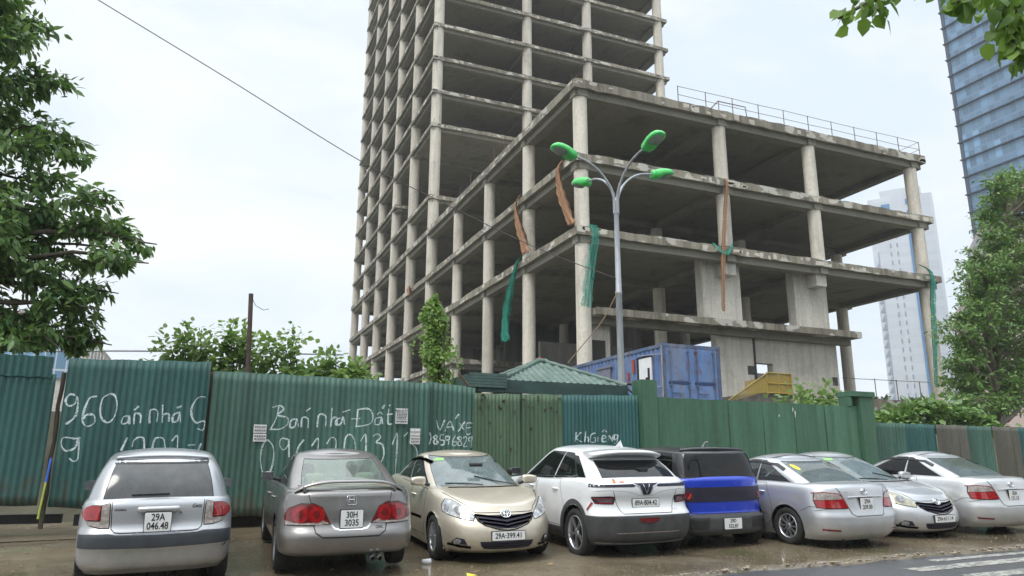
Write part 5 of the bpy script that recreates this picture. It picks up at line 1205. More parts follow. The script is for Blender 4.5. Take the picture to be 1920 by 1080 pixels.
def vios_rear(c, pt, plate, sticker=False, bluetape=False):
    for mi in (False, True):
        c.patch([(.78, .87), (.70, .885), (.52, .87), (.455, .83), (.43, .79), (.56, .78), (.80, .77)], 'rear', m_clear, 'reversing_light', .010, mirror=mi)
        c.patch([(.80, .765), (.56, .775), (.43, .785), (.40, .72), (.385, .655), (.55, .645), (.795, .65)], 'rear', m_red, 'tail_light', .012, mirror=mi)
        c.line([(.80, .875), (.70, .89), (.50, .872), (.45, .83), (.39, .68), (.38, .645)], 'rear', .012, m_red, 'tail_light_edge', .013, mirror=mi)
        c.patch([(.77, .33), (.55, .315), (.54, .29), (.76, .30)], 'rear', m_redd, 'reflector', .008, mirror=mi)
    c.patch(mirror_pts([(.50, .965), (.46, .90), (.37, .70), (.35, .62), (.32, .555), (.27, .53)]), 'rear', pt, 'boot_lid', .004)
    for mi in (False, True): c.line([(.82, .60), (.70, .635), (.39, .64)], 'rear', .007, mirror=mi); c.line([(-.32, .58), (-.50, .66), (-.62, .66)], 'left', .007, mirror=mi)
    c.line(mirror_pts([(.51, .965), (.47, .90), (.365, .64), (.33, .55), (.27, .522)]), 'rear', .009)
    c.line(mirror_pts([(.33, .80), (.25, .58), (.18, .565)]), 'rear', .012, plain('plate_shade', (.22, .225, .23), .5) if 'plate_shade' not in bpy.data.materials else bpy.data.materials['plate_shade'], 'plate_recess')
    c.rod([(.36, .81), (.15, .818), (-.15, .818), (-.36, .81)], 'rear', .016, m_chrome, 'boot_garnish', .012); toyota(c, 'rear', 0, .90, 1.0)
    c.letters('rear', .38, .90, 'VIOS', .035, m_chrome); c.letters('rear', -.38, .90, 'E', .035, m_chrome)
    c.plate('rear', 0, .70, plate, off=.022)
    b = MB(); b.box((-.30, -.6, 1.0), (.15, .6, 1.02)); b.build('parcel_shelf', m_int, c.root, (0, 0, 0))
    if sticker:
        o_ = [(.40+.052*math.cos(R(k*20)), 1.245+.045*math.sin(R(k*20))) for k in range(18)]; c.patch(o_, 'rear', m_yell, 'sticker', .004, skirt=False)
    if bluetape: c.patch([(-.30, .42), (-.52, .42), (-.52, .36), (-.30, .36)], 'rear', m_bluet, 'tape', .004, skirt=False)
    b = MB(); b.tube([(-.74, .42, .17), (-.6, .42, .2), (-.3, .42, .24)], .028, 10); b.build('exhaust_pipe', m_clad, c.root, (0, 0, 0))
pt = car_paint('champagne_paint', (.60, .545, .445), .5, .33)
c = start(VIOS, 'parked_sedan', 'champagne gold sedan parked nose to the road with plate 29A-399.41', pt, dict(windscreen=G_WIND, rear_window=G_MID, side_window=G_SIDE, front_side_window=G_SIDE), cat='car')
vios_front(c, pt, [('29A·399.41', 0, 0, .098, .86)], sticker=True); vios_common(c, pt, m_int, m_seatg, True)
b = MB(); b.tube([(1.95, .1, 1.26), (1.95, -.1, 1.26)], .03, 8); b.build('rear_view_mirror', m_black, c.root, (0, 0, 0))
_c = Vector((-.02, 0))
place(c.root, 3.70, 11.98, yaw=R(1.0), flip=True, dz=.0, wide=.93)
# ---------- 4 white crossover
pt = car_paint('white_paint', (.74, .75, .76), .0, .3, .2)
c = start(VFS, 'parked_crossover', 'white crossover with grey lower cladding, roof spoiler and V-shaped chrome bar at the back', pt, dict(rear_window=G_DARK, side_window=G_DARK, front_side_window=G_DARK, windscreen=G_MID, quarter_window=G_DARK))
c.line([(.86, 1.045), (.5, 1.05), (.2, 1.05)], 'rear', .05, m_gap, 'light_bar', .006); c.line([(-.86, 1.045), (-.5, 1.05), (-.2, 1.05)], 'rear', .05, m_gap, 'light_bar', .006)
c.line([(.84, 1.062), (.22, 1.068)], 'rear', .010, m_chrome, 'chrome_line', .010); c.line([(-.84, 1.062), (-.22, 1.068)], 'rear', .010, m_chrome, 'chrome_line', .010)
c.patch(mirror_pts([(.24, 1.072), (.115, 1.035), (.055, .915)]), 'rear', m_gap, 'emblem_plate', .010)
for q in ([(.055, 1.055), (.0, .935), (-.055, 1.055)],): c.line(q, 'rear', .013, m_chrome, 'emblem', .018)
c.line([(.24, 1.068), (.12, 1.03), (.06, .92)], 'rear', .010, m_chrome, 'emblem_trim', .014); c.line([(-.24, 1.068), (-.12, 1.03), (-.06, .92)], 'rear', .010, m_chrome, 'emblem_trim', .014)
for mi in (False, True):
    c.patch([(.84, .885), (.62, .895), (.53, .885), (.545, .795), (.80, .80)], 'rear', m_gap, 'tail_light', .008, mirror=mi)
    c.patch([(.80, .872), (.56, .88), (.57, .812), (.74, .815)], 'rear', lens('smoked_lens', (.13, .10, .11)) if 'smoked_lens' not in bpy.data.materials else bpy.data.materials['smoked_lens'], 'tail_lamp_glass', .013, mirror=mi)
    c.line([(.83, .87), (.55, .88)], 'rear', .012, m_red, 'tail_lamp_strip', .018, mirror=mi); c.line([(.80, .81), (.55, .805)], 'rear', .012, m_red, 'tail_lamp_strip', .018, mirror=mi)
    c.patch([(.872, .84), (.84, .80), (.84, .74), (.865, .70)], 'rear', m_red, 'side_marker', .008, mirror=mi) if False else None
c.line([(-.40, .70), (-.47, .81)], 'left', .03, m_red, 'side_marker', .010)
c.line(mirror_pts([(.56, .97), (.50, .80), (.46, .70), (.42, .66)]), 'rear', .008); c.line([(.83, .965), (.60, .985), (.3, .96), (.1, .90), (-.1, .90), (-.3, .96), (-.60, .985), (-.83, .965)], 'rear', .006, plain('white_crease', (.42, .43, .45), .4), 'tailgate_crease')
c.plate('rear', 0, .80, [('89A·804.42', 0, 0, .098, .86)], long=True, off=.016)
c.letters('rear', .40, 1.10, 'vay', .06, m_orange, 'print'); c.letters('rear', .52, 1.10, '8', .085, m_orange, 'print', bold=.004); c.letters('rear', -.52, .70, 'VF 6', .04, m_chrome)
c.patch([(.18, .60), (-.18, .60), (-.15, .545), (.0, .525), (.15, .545)], 'rear', m_redd, 'reflector', .007); c.line([(.55, .40), (-.55, .40)], 'rear', .012, m_clear, 'bumper_line', .006); c.line([(.80, .27), (.3, .25), (-.3, .25), (-.80, .27)], 'rear', .022, plain('skid_silver', (.35, .36, .37), .4, .5), 'skid_trim', .010)
b = MB(); nn = 24; V = []   # roof spoiler
for i in range(nn+1):
    y = -.64+1.28*i/nn; u = abs(y)/.64; xs_ = -.30+.16*u**4; z = 1.505-.05*u**3
    for dx_, dz_ in ((0, -.012), (.0, .012), (.12, .032), (.30, .045), (.30, -.05), (.12, -.05)): V.append((xs_+dx_, y, z+dz_))
b.add(V, [(i*6+k, i*6+(k+1) % 6, i*6+6+(k+1) % 6, i*6+6+k) for i in range(nn) for k in range(6)], 0, True); b.add(V[:6], [tuple(range(6))]); b.add(V[-6:], [tuple(range(6))]); b.build('spoiler', pt, c.root, (0, 0, 0))
b = MB(); b.add([(.25, 0, 1.56), (.06, -.012, 1.59), (.06, .012, 1.59), (.04, 0, 1.68), (.0, -.02, 1.57), (.0, .02, 1.57)], [(0, 1, 3), (0, 3, 2), (1, 4, 3), (2, 3, 5), (3, 4, 5)]); b.build('aerial_fin', pt, c.root, (0, 0, 0))
c.wiper('rear', (.0, 1.255), (-.22, 1.262)); b = MB(); p, n = c.cast('rear', -.1, 1.25); b.box(tuple(p-Vector((.03, .1, .02))), tuple(p+Vector((.0, .06, .02)))); b.build('wiper_base', m_black, c.root, (0, 0, 0))
c.door([(.42, .42), (.36, .70), (.55, 1.08), (1.38, 1.04), (1.40, .40), (.48, .40)], 'rear_door'); c.door([(1.43, .40), (1.41, 1.04), (2.28, 1.0), (2.28, .6), (2.2, .40)], 'front_door'); c.handle(.66, .93, pt); c.handle(1.6, .92, pt)
c.patch([(-.25, .98), (-.08, .99), (-.07, .86), (-.24, .85)], 'left', pt, 'charge_flap', .004)
for mi in (False, True): c.line([(.05, 1.16), (.25, 1.13), (2.3, 1.05)], 'left', .02, m_chrome, 'window_trim', .01, mirror=mi)
c.mirror_pair(2.12, .86, 1.12, m_black, (.13, .13, .15)); c.arches(); c.wheels('double', m_alloy, 5); c.seats([(.45, (.38, -.38), .55), (1.45, (.38, -.38), .6)], m_seatg, .65)
place(c.root, 5.56, 9.30, yaw=R(.5), dz=-.03, wide=.87, tall=.92)
# ---------- 5 small blue car with a black roof
pt = car_paint('bright_blue_paint', (.012, .045, .48), .2, .25, .15); ptk = car_paint('black_roof_paint', (.03, .03, .032), .1, .35, .1)
c = start(VFM, 'parked_mini_suv', 'small bright blue boxy car with a black roof and black rear panel', pt, dict(rear_window=G_DARK, side_window=G_DARK, front_side_window=G_DARK, windscreen=G_DARK), roofpaint=ptk)
c.patch(mirror_pts([(.80, .98), (.80, .775), (.70, .755)]), 'rear', m_gap, 'rear_panel', .008)
for mi in (False, True):
    c.patch([(.80, .90), (.62, .895), (.625, .79), (.80, .80)], 'rear', m_redd, 'tail_light', .014, mirror=mi); c.line([(.64, .885), (.68, .80)], 'rear', .02, lens('lit_red', (.6, .06, .03)) if 'lit_red' not in bpy.data.materials else bpy.data.materials['lit_red'], 'tail_lamp_strip', .019, mirror=mi)
c.line([(.40, .90), (.08, .905), (.0, .835), (-.08, .905), (-.40, .90)], 'rear', .009, m_alloyd, 'emblem', .014)
c.line(mirror_pts([(.70, 1.10), (.69, .60), (.60, .575)]), 'rear', .009)
c.plate('rear', -.02, .42, [('29D', 0, .042, .075, .9), ('522.87', 0, -.038, .075, .9)], long='mid', off=.016)
for mi in (False, True): c.patch([(.72, .52), (.40, .52), (.42, .34), (.70, .34)], 'rear', m_black, 'bumper_inset', .005, mirror=mi)
c.rod([(.62, 1.535), (.4, 1.555), (0, 1.565), (-.4, 1.555), (-.62, 1.535)], 'rear', .028, ptk, 'spoiler', .015)
b = MB(); b.tube([(.1, 0, 1.60), (.02, 0, 1.68), (-.02, 0, 1.69)], [.03, .015, .008], 8); b.build('aerial_fin', m_chrome, c.root, (0, 0, 0))
c.door([(.46, .40), (.40, .7), (.50, 1.08), (1.72, 1.05), (1.72, .40)], 'door'); c.handle(.7, .95, m_black); c.mirror_pair(1.62, .80, 1.2, m_black); c.arches(); c.wheels('multi', m_alloyd, 7)
b = MB(); b.tube([(-.40, .1, .22), (-.25, .1, .19), (0, .1, .22)], .03, 8); b.build('tow_eye', m_under, c.root, (0, 0, 0))
c.seats([(.3, (.34, -.34), .5), (1.1, (.34, -.34), .55)], m_seatg, .65)
place(c.root, 7.14, 9.45, yaw=R(0), dz=-.03, wide=.92, tall=.90)
# ---------- 6, 7, 8 silver sedans
pt = car_paint('silver_paint', (.54, .555, .575), .55, .33, .25)
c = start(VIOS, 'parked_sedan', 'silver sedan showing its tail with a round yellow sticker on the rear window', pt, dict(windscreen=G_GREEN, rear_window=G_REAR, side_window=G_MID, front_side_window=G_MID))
vios_rear(c, pt, [('29A', 0, .045, .095, .85), ('209.00', 0, -.045, .095, .8)], sticker=True); vios_common(c, pt, m_int, m_seatg); place(c.root, 8.98, 9.02, yaw=R(-1.5), wide=.94, tall=.885)
pt = car_paint('cool_silver_paint', (.55, .565, .58), .55, .33, .25)
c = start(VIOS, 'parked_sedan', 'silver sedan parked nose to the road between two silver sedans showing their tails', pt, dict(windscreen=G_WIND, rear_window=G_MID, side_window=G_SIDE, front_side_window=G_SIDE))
vios_front(c, pt, [('29A·611.14', 0, 0, .098, .86)], m_yglass, sticker=True); vios_common(c, pt, m_int, m_seatg); place(c.root, 10.85, 11.6, yaw=R(-1), flip=True, dz=-.03, wide=.94, tall=.90)
pt = car_paint('pale_silver_paint', (.60, .61, .615), .5, .33, .25)
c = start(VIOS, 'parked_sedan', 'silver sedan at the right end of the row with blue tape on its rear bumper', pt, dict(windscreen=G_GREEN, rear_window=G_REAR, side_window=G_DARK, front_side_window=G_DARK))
vios_rear(c, pt, [('30A', 0, .045, .095, .85), ('121.15', 0, -.045, .095, .8)], bluetape=True); vios_common(c, pt, m_int, m_seatg); place(c.root, 12.55, 9.25, yaw=R(-1), wide=.95, tall=.89)
# ------------------------------------------------------------------ trees and plants
def leaf_mat(name, c_lo, c_hi, trans=.35):
    m, t, p, o = new_mat(name)
    a = node(t, 'ShaderNodeAttribute', attribute_name='leaf_var')
    c = ramp(t, a.outputs['Fac'], [(0, c_lo), (.92, c_hi), (1, sc(c_hi, 1.25))])
    t.links.new(c, p.inputs['Base Color']); p.inputs['Roughness'].default_value = .42; p.inputs['Specular IOR Level'].default_value = .45
    tl = node(t, 'ShaderNodeBsdfTranslucent', {'Color': mixc(t, .5, c, (.16, .26, .03))}); ms = node(t, 'ShaderNodeMixShader', {0: trans, 1: p.outputs[0], 2: tl.outputs[0]})
    t.links.new(ms.outputs[0], o.inputs[0]); return m
m_leafd = leaf_mat('dark_leaf', (.055, .140, .038), (.19, .31, .09)); m_leafy = leaf_mat('young_leaf', (.13, .235, .06), (.31, .44, .16), .5)
m_leafm = leaf_mat('mid_leaf', (.075, .175, .05), (.235, .37, .11)); m_leafv = leaf_mat('vine_leaf', (.08, .19, .02), (.25, .38, .07), .45)
m_bark = plain('bark', (.085, .070, .052), .95, var=.4, scale=6, stretch=(4, 4, .6), bumpd=.02); m_stem = plain('green_stem', (.12, .14, .06), .8); m_barkp = plain('pale_bark', (.22, .19, .15), .9, var=.25)
SHAPES = {  # leaf outline: (along, across, lift)
    'point': [(0, 0, 0), (.30, .20, .02), (.30, -.20, .02), (.62, .17, -.03), (.62, -.17, -.03), (1, 0, -.16), (.30, 0, -.03), (.62, 0, -.08)],
    'broad': [(0, 0, 0), (.22, .36, .03), (.22, -.36, .03), (.62, .32, -.05), (.62, -.32, -.05), (1, 0, -.18), (.22, 0, -.02), (.62, 0, -.07)]}
LF = [(0, 6, 1), (0, 2, 6), (6, 7, 3, 1), (6, 2, 4, 7), (7, 5, 3), (7, 4, 5)]
def leaf_mesh(name, parent, mat, P, D, Nn, S, shape='point', origin=None):
    """P base points, D leaf directions, Nn face normals, S lengths -> one leafy mesh"""
    P, D, Nn, S = map(np.asarray, (P, D, Nn, S)); n = len(P)
    D = D/np.linalg.norm(D, axis=1, keepdims=True); B = np.cross(Nn, D); B /= np.linalg.norm(B, axis=1, keepdims=True)+1e-9; Nn = np.cross(D, B)
    T = np.array(SHAPES[shape]); k = len(T)
    V = P[:, None, :]+S[:, None, None]*(T[None, :, 0:1]*D[:, None, :]+T[None, :, 1:2]*B[:, None, :]+T[None, :, 2:3]*Nn[:, None, :])
    if origin is None: origin = wloc(parent)
    V = V.reshape(-1, 3)-np.array(origin)[None]
    loops = []; starts = []; tot = []
    base = np.arange(n)*k; fl = [np.array(f) for f in LF]
    L_ = np.concatenate([base[:, None]+f[None] for f in fl], axis=1).reshape(-1)
    per = [len(f) for f in LF]; tot = np.tile(per, n); starts = np.concatenate([[0], np.cumsum(tot)[:-1]])
    me = bpy.data.meshes.new(name); me.vertices.add(n*k); me.vertices.foreach_set('co', V.astype(np.float32).reshape(-1))
    me.loops.add(len(L_)); me.loops.foreach_set('vertex_index', L_.astype(np.int32)); me.polygons.add(n*len(LF)); me.polygons.foreach_set('loop_start', starts.astype(np.int32)); me.polygons.foreach_set('loop_total', tot.astype(np.int32))
    me.update(calc_edges=True); me.validate(); me.materials.append(mat)
    at = me.attributes.new('leaf_var', 'FLOAT', 'POINT'); at.data.foreach_set('value', np.repeat(rng.random(n), k).astype(np.float32))
    o = bpy.data.objects.new(name, me); COL.objects.link(o); o.parent = parent; return o
def bez(a, b_, sag, n=8):
    a, b_ = np.array(a, float), np.array(b_, float); u = np.linspace(0, 1, n)[:, None]
    return a*(1-u)+b_*u+np.array([0, 0, 1.])*(sag*4*u*(1-u))
def grow(root, hub, tips, leafmat, shape, size, per_tip, spread, droop, trunk=None, tr=.12, bark=None, twig=.012, start=.35, upn=.75):
    """limbs from hub points to tips; leaves in sprays round the outer part of each limb"""
    bark = bark or m_bark
    if trunk is not None:
        b = MB(); n = len(trunk); b.tube(trunk, [tr*(1-.65*i/(n-1)) for i in range(n)], 10); b.build('trunk', bark, root)
    b = MB(); P, D, N_, S = [], [], [], []
    hubs = np.array(hub, float)
    for tip in tips:
        tip = np.array(tip, float); h = hubs[np.argmin(np.linalg.norm(hubs-tip, axis=1)+rng.random(len(hubs))*.6)]
        ln = np.linalg.norm(tip-h); c = bez(h, tip, .10*ln*(rng.random()-.2), 7); c[1:-1] += rng.normal(0, .03*ln, (5, 3))
        b.tube([tuple(q) for q in c], [twig*(3.2-2.6*i/6) for i in range(7)], 6, cap=False)
        dr = (tip-h)/max(ln, .01)
        for _ in range(per_tip):
            u = start+(1-start)*rng.random()**.7; i = min(5, int(u*6)); q = c[i]*(1-(u*6-i))+c[i+1]*(u*6-i)
            off = rng.normal(0, spread, 3)*np.array([1, 1, .7]); q = q+off*(.35+.65*u)
            out_ = dr*.5+off/max(spread, .01)*.45+rng.normal(0, .35, 3); out_[2] -= droop
            P.append(q); D.append(out_); nn = np.array([0, 0, upn])+rng.normal(0, .45, 3); N_.append(nn); S.append(size*(.6+.7*rng.random()))
    b.build('limbs', bark, root); leaf_mesh('crown', root, leafmat, P, D, N_, S, shape)
def interp(pts, z):
    zs = [p[0] for p in pts]; return float(np.interp(z, zs, [p[1] for p in pts]))
# big dark tree at the left, trunk outside the picture
t1 = empty('broadleaf_tree', (-5.6, 15.8, .25), 'big dark green broadleaf tree with drooping pointed leaves above the left gate leaf', 'tree')
edge = [(3.2, -1.95), (3.5, -1.95), (4.36, -1.68), (5.25, -1.45), (5.58, -1.45), (6.25, -2.15), (7.19, -2.6), (7.57, -3.0), (8.64, -3.4), (10.3, -3.9), (12, -4.3)]
def boughs(root, trunk, tr, ends, leafmat, shape, size, n_leaf, rad, bark, droop=.5, flat=.55, twigs=9, tw=.02):
    """trunk, limbs running out to each bough, side twigs, and leaves bunched at the twig ends"""
    b = MB(); n = len(trunk); b.tube(trunk, [tr*(1-.7*i/(n-1)) for i in range(n)], 10); b.build('trunk', bark, root)
    b = MB(); P, D, N_, S = [], [], [], []; T = np.array(trunk, float)
    Tf = np.concatenate([T[i]+(T[i+1]-T[i])*np.linspace(0, 1, 8)[:, None] for i in range(n-1)])
    for end, rs in ends:
        end = np.array(end, float); dist = np.linalg.norm(Tf-end, axis=1); low = Tf[:, 2] < end[2]-.15*dist
        k = np.argmin(np.where(low, dist, dist+3)); h = Tf[k]; ln = np.linalg.norm(end-h); c = bez(h, end, .12*ln, 9); c[1:-1] += rng.normal(0, .025*ln, (7, 3))
        b.tube([tuple(q) for q in c], [tw*(2.6-2.2*i/8)*min(1.6, .5+ln/4) for i in range(9)], 6, cap=False); dr = (end-h)/max(ln, .1)
        for _ in range(twigs):
            u = .45+.55*rng.random()**.6; q0 = c[int(u*8)]; off = rng.normal(0, 1, 3); off /= np.linalg.norm(off); off[2] = off[2]*flat+.12; q1 = q0+(off*.8+dr*.45)*rad*rs*rng.uniform(.45, 1.05)
            tc_ = bez(q0, q1, .06, 4); b.tube([tuple(q) for q in tc_], [tw*.5, tw*.4, tw*.3, tw*.15], 4, cap=False)
            m_ = int(n_leaf*rng.uniform(.6, 1.4))
            for _k in range(m_):
                v = rng.random()**.5; q = q0+(q1-q0)*v+rng.normal(0, .10*rad*rs+.03, 3)*np.array([1, 1, .6]); od = (q1-q0)/(np.linalg.norm(q1-q0)+1e-6)
                d_ = od*.7+rng.normal(0, .5, 3); d_[2] -= droop*rng.uniform(.3, 1.4); P.append(q); D.append(d_); N_.append(np.array([od[0]*.3, od[1]*.3, .8])+rng.normal(0, .4, 3)); S.append(size*(.5+.8*rng.random()))
    b.build('limbs', bark, root); leaf_mesh('crown', root, leafmat, P, D, N_, S, shape)
ends = []
def B1(x, y, z, r_=1.0): ends.append(((x*y/15.5, y, 1.3+(z-1.3)*y/15.5), r_))
for x, z, r_ in ((-1.2, 5.5, .8), (-1.75, 3.45, .6), (-2.1, 3.3, .6), (-2.6, 3.35, .7), (-3.1, 3.3, .7), (-3.6, 3.3, .8), (-1.3, 5.1, .8), (-1.95, 4.1, .8), (-2.3, 5.5, 1), (-1.45, 5.55, .8), (-1.75, 5.2, .9), (-1.75, 4.45, .8), (-2.05, 3.75, .7), (-2.35, 3.55, .7), (-2.2, 6.1, .9), (-2.65, 7.0, .9), (-3.05, 7.5, .8), (-3.4, 8.5, .8), (-3.75, 9.6, .8), (-3.9, 10.6, .8), (-2.2, 5.0, 1), (-2.6, 4.5, 1), (-2.7, 5.6, 1), (-3.0, 6.5, 1), (-2.9, 3.75, .8), (-3.4, 3.7, .8), (-3.9, 3.6, .8), (-3.3, 4.7, 1), (-3.4, 5.7, 1), (-3.6, 7.2, 1), (-3.9, 8.2, 1), (-4.1, 9.2, 1)):
    B1(x, rng.uniform(14.6, 16.4), z, r_)
for _ in range(34): z = rng.uniform(3.9, 11); B1(min(-3.2-.14*z, -3.3-abs(rng.normal(0, .8))), rng.uniform(14.3, 17.4), z, 1)
boughs(t1, [(-5.6, 15.8, .2), (-5.65, 15.8, 2.0), (-5.3, 15.8, 3.4), (-4.9, 15.9, 5.2), (-4.9, 15.9, 7.5), (-5.0, 15.8, 10.2)], .2, ends, m_leafd, 'point', .21, 24, .72, m_bark, droop=.75, twigs=11)
# leafy shrubs behind the long green panel
def shrub(x, y, h, lab, w_=.7, n=9, leaf=.145, mat=m_leafy, per=50, z0=.3, lo=2.5):
    r_ = empty('broadleaf_shrub', (x, y, z0), lab, 'shrub', 'pale green shrubs behind the fence')
    tips = []
    for k in range(n):
        a = rng.uniform(0, 6.28); q = rng.random()**.6*w_; zz = h-.12-rng.random()*(h-lo)*.9-.30*(q/w_)**2
        tips.append((x+q*math.cos(a), y+q*math.sin(a)*.7, max(lo-.2, zz)))
    tips += [(x, y, h-.05), (x+.08, y, h-.28)]
    grow(r_, [(x, y, z0+.5), (x, y, lo-.6), (x+.1, y, lo-.1)], tips, mat, 'broad', leaf, per, .13, .28, bark=m_stem, twig=.009, start=.55, upn=1.1)
for x, y, h, w_, n, lb in ((-.55, 17, 4.30, .62, 12, 'pale green shrub, leftmost of the shrubs behind the panel painted Bán nhá Đất'), (.40, 16.8, 4.38, .62, 13, 'pale green shrub just left of the tall rusty pole'),
        (1.0, 17.4, 3.9, .6, 11, 'low pale green shrub just right of the tall rusty pole'), (1.65, 17, 4.34, .60, 12, 'tall loose pale green shrub between the rusty pole and the building'), (2.45, 17.1, 3.98, .55, 10, 'pale green shrub beside the foot of the bare building'), (3.1, 16.9, 3.62, .5, 9, 'small pale green shrub overlapping the lowest columns of the building')):
    shrub(x, y, h, lb, w_*1.15, int(n*1.9))
# creeper on a dead stem
vine = empty('creeper', (4.38, 14.6, .3), 'bright green creeper smothering a thin dead stem beside the VÁ XE panel', 'creeper')
b = MB(); b.tube([(4.42, 14.6, .3), (4.40, 14.6, 2.6), (4.44, 14.6, 3.4), (4.38, 14.6, 4.2), (4.42, 14.58, 4.65)], .03, 7); b.tube([(4.5, 14.45, 2.7), (4.47, 14.5, 3.6), (4.5, 14.5, 4.3)], .018, 6); b.build('stem', m_bark, vine)
P, D, N_, S = [], [], [], []
cl_ = [(2.75+1.9*rng.random(), rng.uniform(0, 6.28), .55+.75*rng.random()) for _ in range(46)]
for _ in range(2100):
    zc_, ac_, wc_ = cl_[rng.integers(46)]; z = zc_+rng.normal(0, .09); w_ = .85*interp([(2.75, .30), (3.1, .36), (3.6, .40), (4.0, .30), (4.3, .36), (4.55, .18), (4.7, .06)], z); cx = interp([(2.75, 4.45), (3.6, 4.36), (4.3, 4.26), (4.7, 4.26)], z)
    a = ac_+rng.normal(0, .55); q = w_*wc_*math.sqrt(rng.random()); P.append((cx+q*math.cos(a), 14.6+.6*q*math.sin(a)-.05, z)); D.append((math.cos(a)*.6+rng.normal(0, .4), math.sin(a)*.6-.2, -.7+rng.normal(0, .35))); N_.append((rng.normal(0, .5), -.8+rng.normal(0, .3), .6)); S.append(rng.uniform(.045, .10))
for k in range(16):   # loose runners
    a = rng.uniform(0, 6.28); x0, z0 = 4.35+.35*math.cos(a), rng.uniform(3.0, 4.5)
    for j in range(10): P.append((x0+.03*j*math.cos(a)+rng.normal(0, .015), 14.55+rng.normal(0, .05), z0-.02*j*j*.3)); D.append((rng.normal(0, 1), -.3, -.6)); N_.append((0, -.8, .6)); S.append(rng.uniform(.04, .08))
leaf_mesh('foliage', vine, m_leafv, P, D, N_, S, 'broad')
# shrub peeping over the flat wall, spreading plant and the big tree at the right
def crownshrub(name, x0, x1, y, ztop, zlow, lab, n, leaf, mat, per=40, grp=None):
    r_ = empty(name, ((x0+x1)/2, y, .4), lab, 'shrub', grp); tips = []
    for _ in range(n):
        u = rng.random(); x = x0+(x1-x0)*u; top = zlow+(ztop-zlow)*(1-abs(2*u-1)**2.2); tips.append((x, y+rng.uniform(-.5, .6), zlow+(top-zlow)*rng.random()**.45))
    cx = (x0+x1)/2; grow(r_, [(cx, y, zlow-1.2), (cx-.25*(x1-x0), y, zlow-.4), (cx+.25*(x1-x0), y, zlow-.4), (cx, y, zlow-.2)], tips, mat, 'broad', leaf, per, .16, .2, bark=m_stem, twig=.01, start=.5, upn=1.2)
crownshrub('broadleaf_shrub', 13.95, 16.0, 15.0, 3.36, 2.7, 'bright green shrub peeping over the flat green wall left of the capped pillar', 22, .15, m_leafy, 34)
crownshrub('spreading_shrub', 18.1, 23.3, 16.0, 3.25, 2.45, 'wide flat-topped green shrub spilling over the teal and grey panels at the right', 64, .17, m_leafm, 40)
t2 = empty('feathery_tree', (30.6, 20, .4), 'tall dense green tree in front of the blue glass tower at the right edge', 'tree')
edgeR = [(2.4, 25.8), (3.9, 25.3), (4.65, 25.1), (5.7, 25.5), (6.7, 26.0), (7.66, 26.9), (8.74, 27.0), (9.6, 27.8), (10.9, 28.3), (12.1, 28.7), (13.0, 29.4), (13.7, 31.0), (14.2, 33)]
ends = []
def B2(x, z, y, r_=1.0): ends.append(((x*y/19, y, 1.3+(z-1.3)*y/19), r_))
for k in range(70):
    z = 3.0+11*k/69; x = interp(edgeR, z); B2(x+.45+rng.uniform(-.25, 1.1), z, rng.uniform(18, 21), rng.uniform(.5, 1.15))
for _ in range(150):
    z = rng.uniform(3.2, 13.6); x = interp(edgeR, z)+.9+5.5*rng.random()
    if 3.8 < z < 6.4 and x < 28.4 and rng.random() < .55: continue
    B2(x, z, rng.uniform(17.6, 22), rng.uniform(.8, 1.2))
boughs(t2, [(28.0, 19.2, .3), (28.1, 19.2, 2.4), (28.6, 19.4, 4.2), (29.8, 19.8, 6.2), (31.2, 20, 9.0), (32, 20, 12.0)], .26, ends, m_leafm, 'point', .20, 22, 1.05, m_barkp, droop=.35, flat=.45, twigs=9, tw=.028)
# leaves hanging into the top right corner from a street tree beside the viewer
t3 = empty('street_tree', (9.6, 2.6, 0), 'bright leafy twigs hanging into the top right corner of the view', 'tree')
b = MB(); b.tube([(9.6, 2.6, 0), (9.5, 2.6, 3), (9.2, 2.7, 5.5), (8.6, 2.8, 7)], [.16, .14, .12, .08], 10); b.build('trunk', m_bark, t3)
tw_ = [[(9.3, 2.7, 5.2), (7.2, 3.1, 5.6), (5.6, 3.4, 5.25), (4.75, 3.5, 4.95), (4.35, 3.5, 4.72), (4.06, 3.5, 4.52)], [(4.75, 3.5, 4.95), (4.6, 3.5, 4.85), (4.48, 3.5, 4.70)], [(9.3, 2.7, 5.2), (7.4, 2.9, 5.4), (6.0, 3.0, 5.1), (5.45, 3.0, 4.8), (5.2, 3.0, 4.5), (5.16, 3.0, 4.3)],
       [(5.6, 3.0, 4.95), (5.2, 3.0, 4.75), (4.85, 3.05, 4.62), (4.66, 3.05, 4.52)], [(5.45, 3.0, 4.8), (5.42, 2.95, 4.55), (5.45, 2.95, 4.42)]]
b = MB(); P, D, N_, S = [], [], [], []
for k, tw in enumerate(tw_):
    b.tube(tw, [.03*(1-.8*i/(len(tw)-1))+.004 if len(tw) > 4 else .006 for i in range(len(tw))], 6)
    T = np.array(tw); 
    for i in range(len(T)-1):
        ln = np.linalg.norm(T[i+1]-T[i]); nl = int(ln*(44 if k in (2, 3, 4) else 22))
        for j in range(nl):
            q = T[i]+(T[i+1]-T[i])*rng.random()+rng.normal(0, .03, 3); P.append(q); D.append((rng.normal(0, .6), rng.normal(0, .5), -.75+rng.normal(0, .25))); N_.append((rng.normal(0, .6), -.6, .5)); S.append(rng.uniform(.075, .145))
for c_, n_ in (((5.22, 3.0, 4.36), 40), ((5.28, 3.0, 4.26), 16), ((5.42, 3.0, 4.45), 60), ((4.8, 3.05, 4.58), 34), ((4.47, 3.5, 4.76), 14), ((4.2, 3.5, 4.62), 9), ((5.2, 3, 4.62), 40)):
    for _ in range(n_): P.append(np.array(c_)+rng.normal(0, .07, 3)); D.append((rng.normal(0, .6), rng.normal(0, .5), -.8)); N_.append((rng.normal(0, .6), -.6, .5)); S.append(rng.uniform(.075, .145))
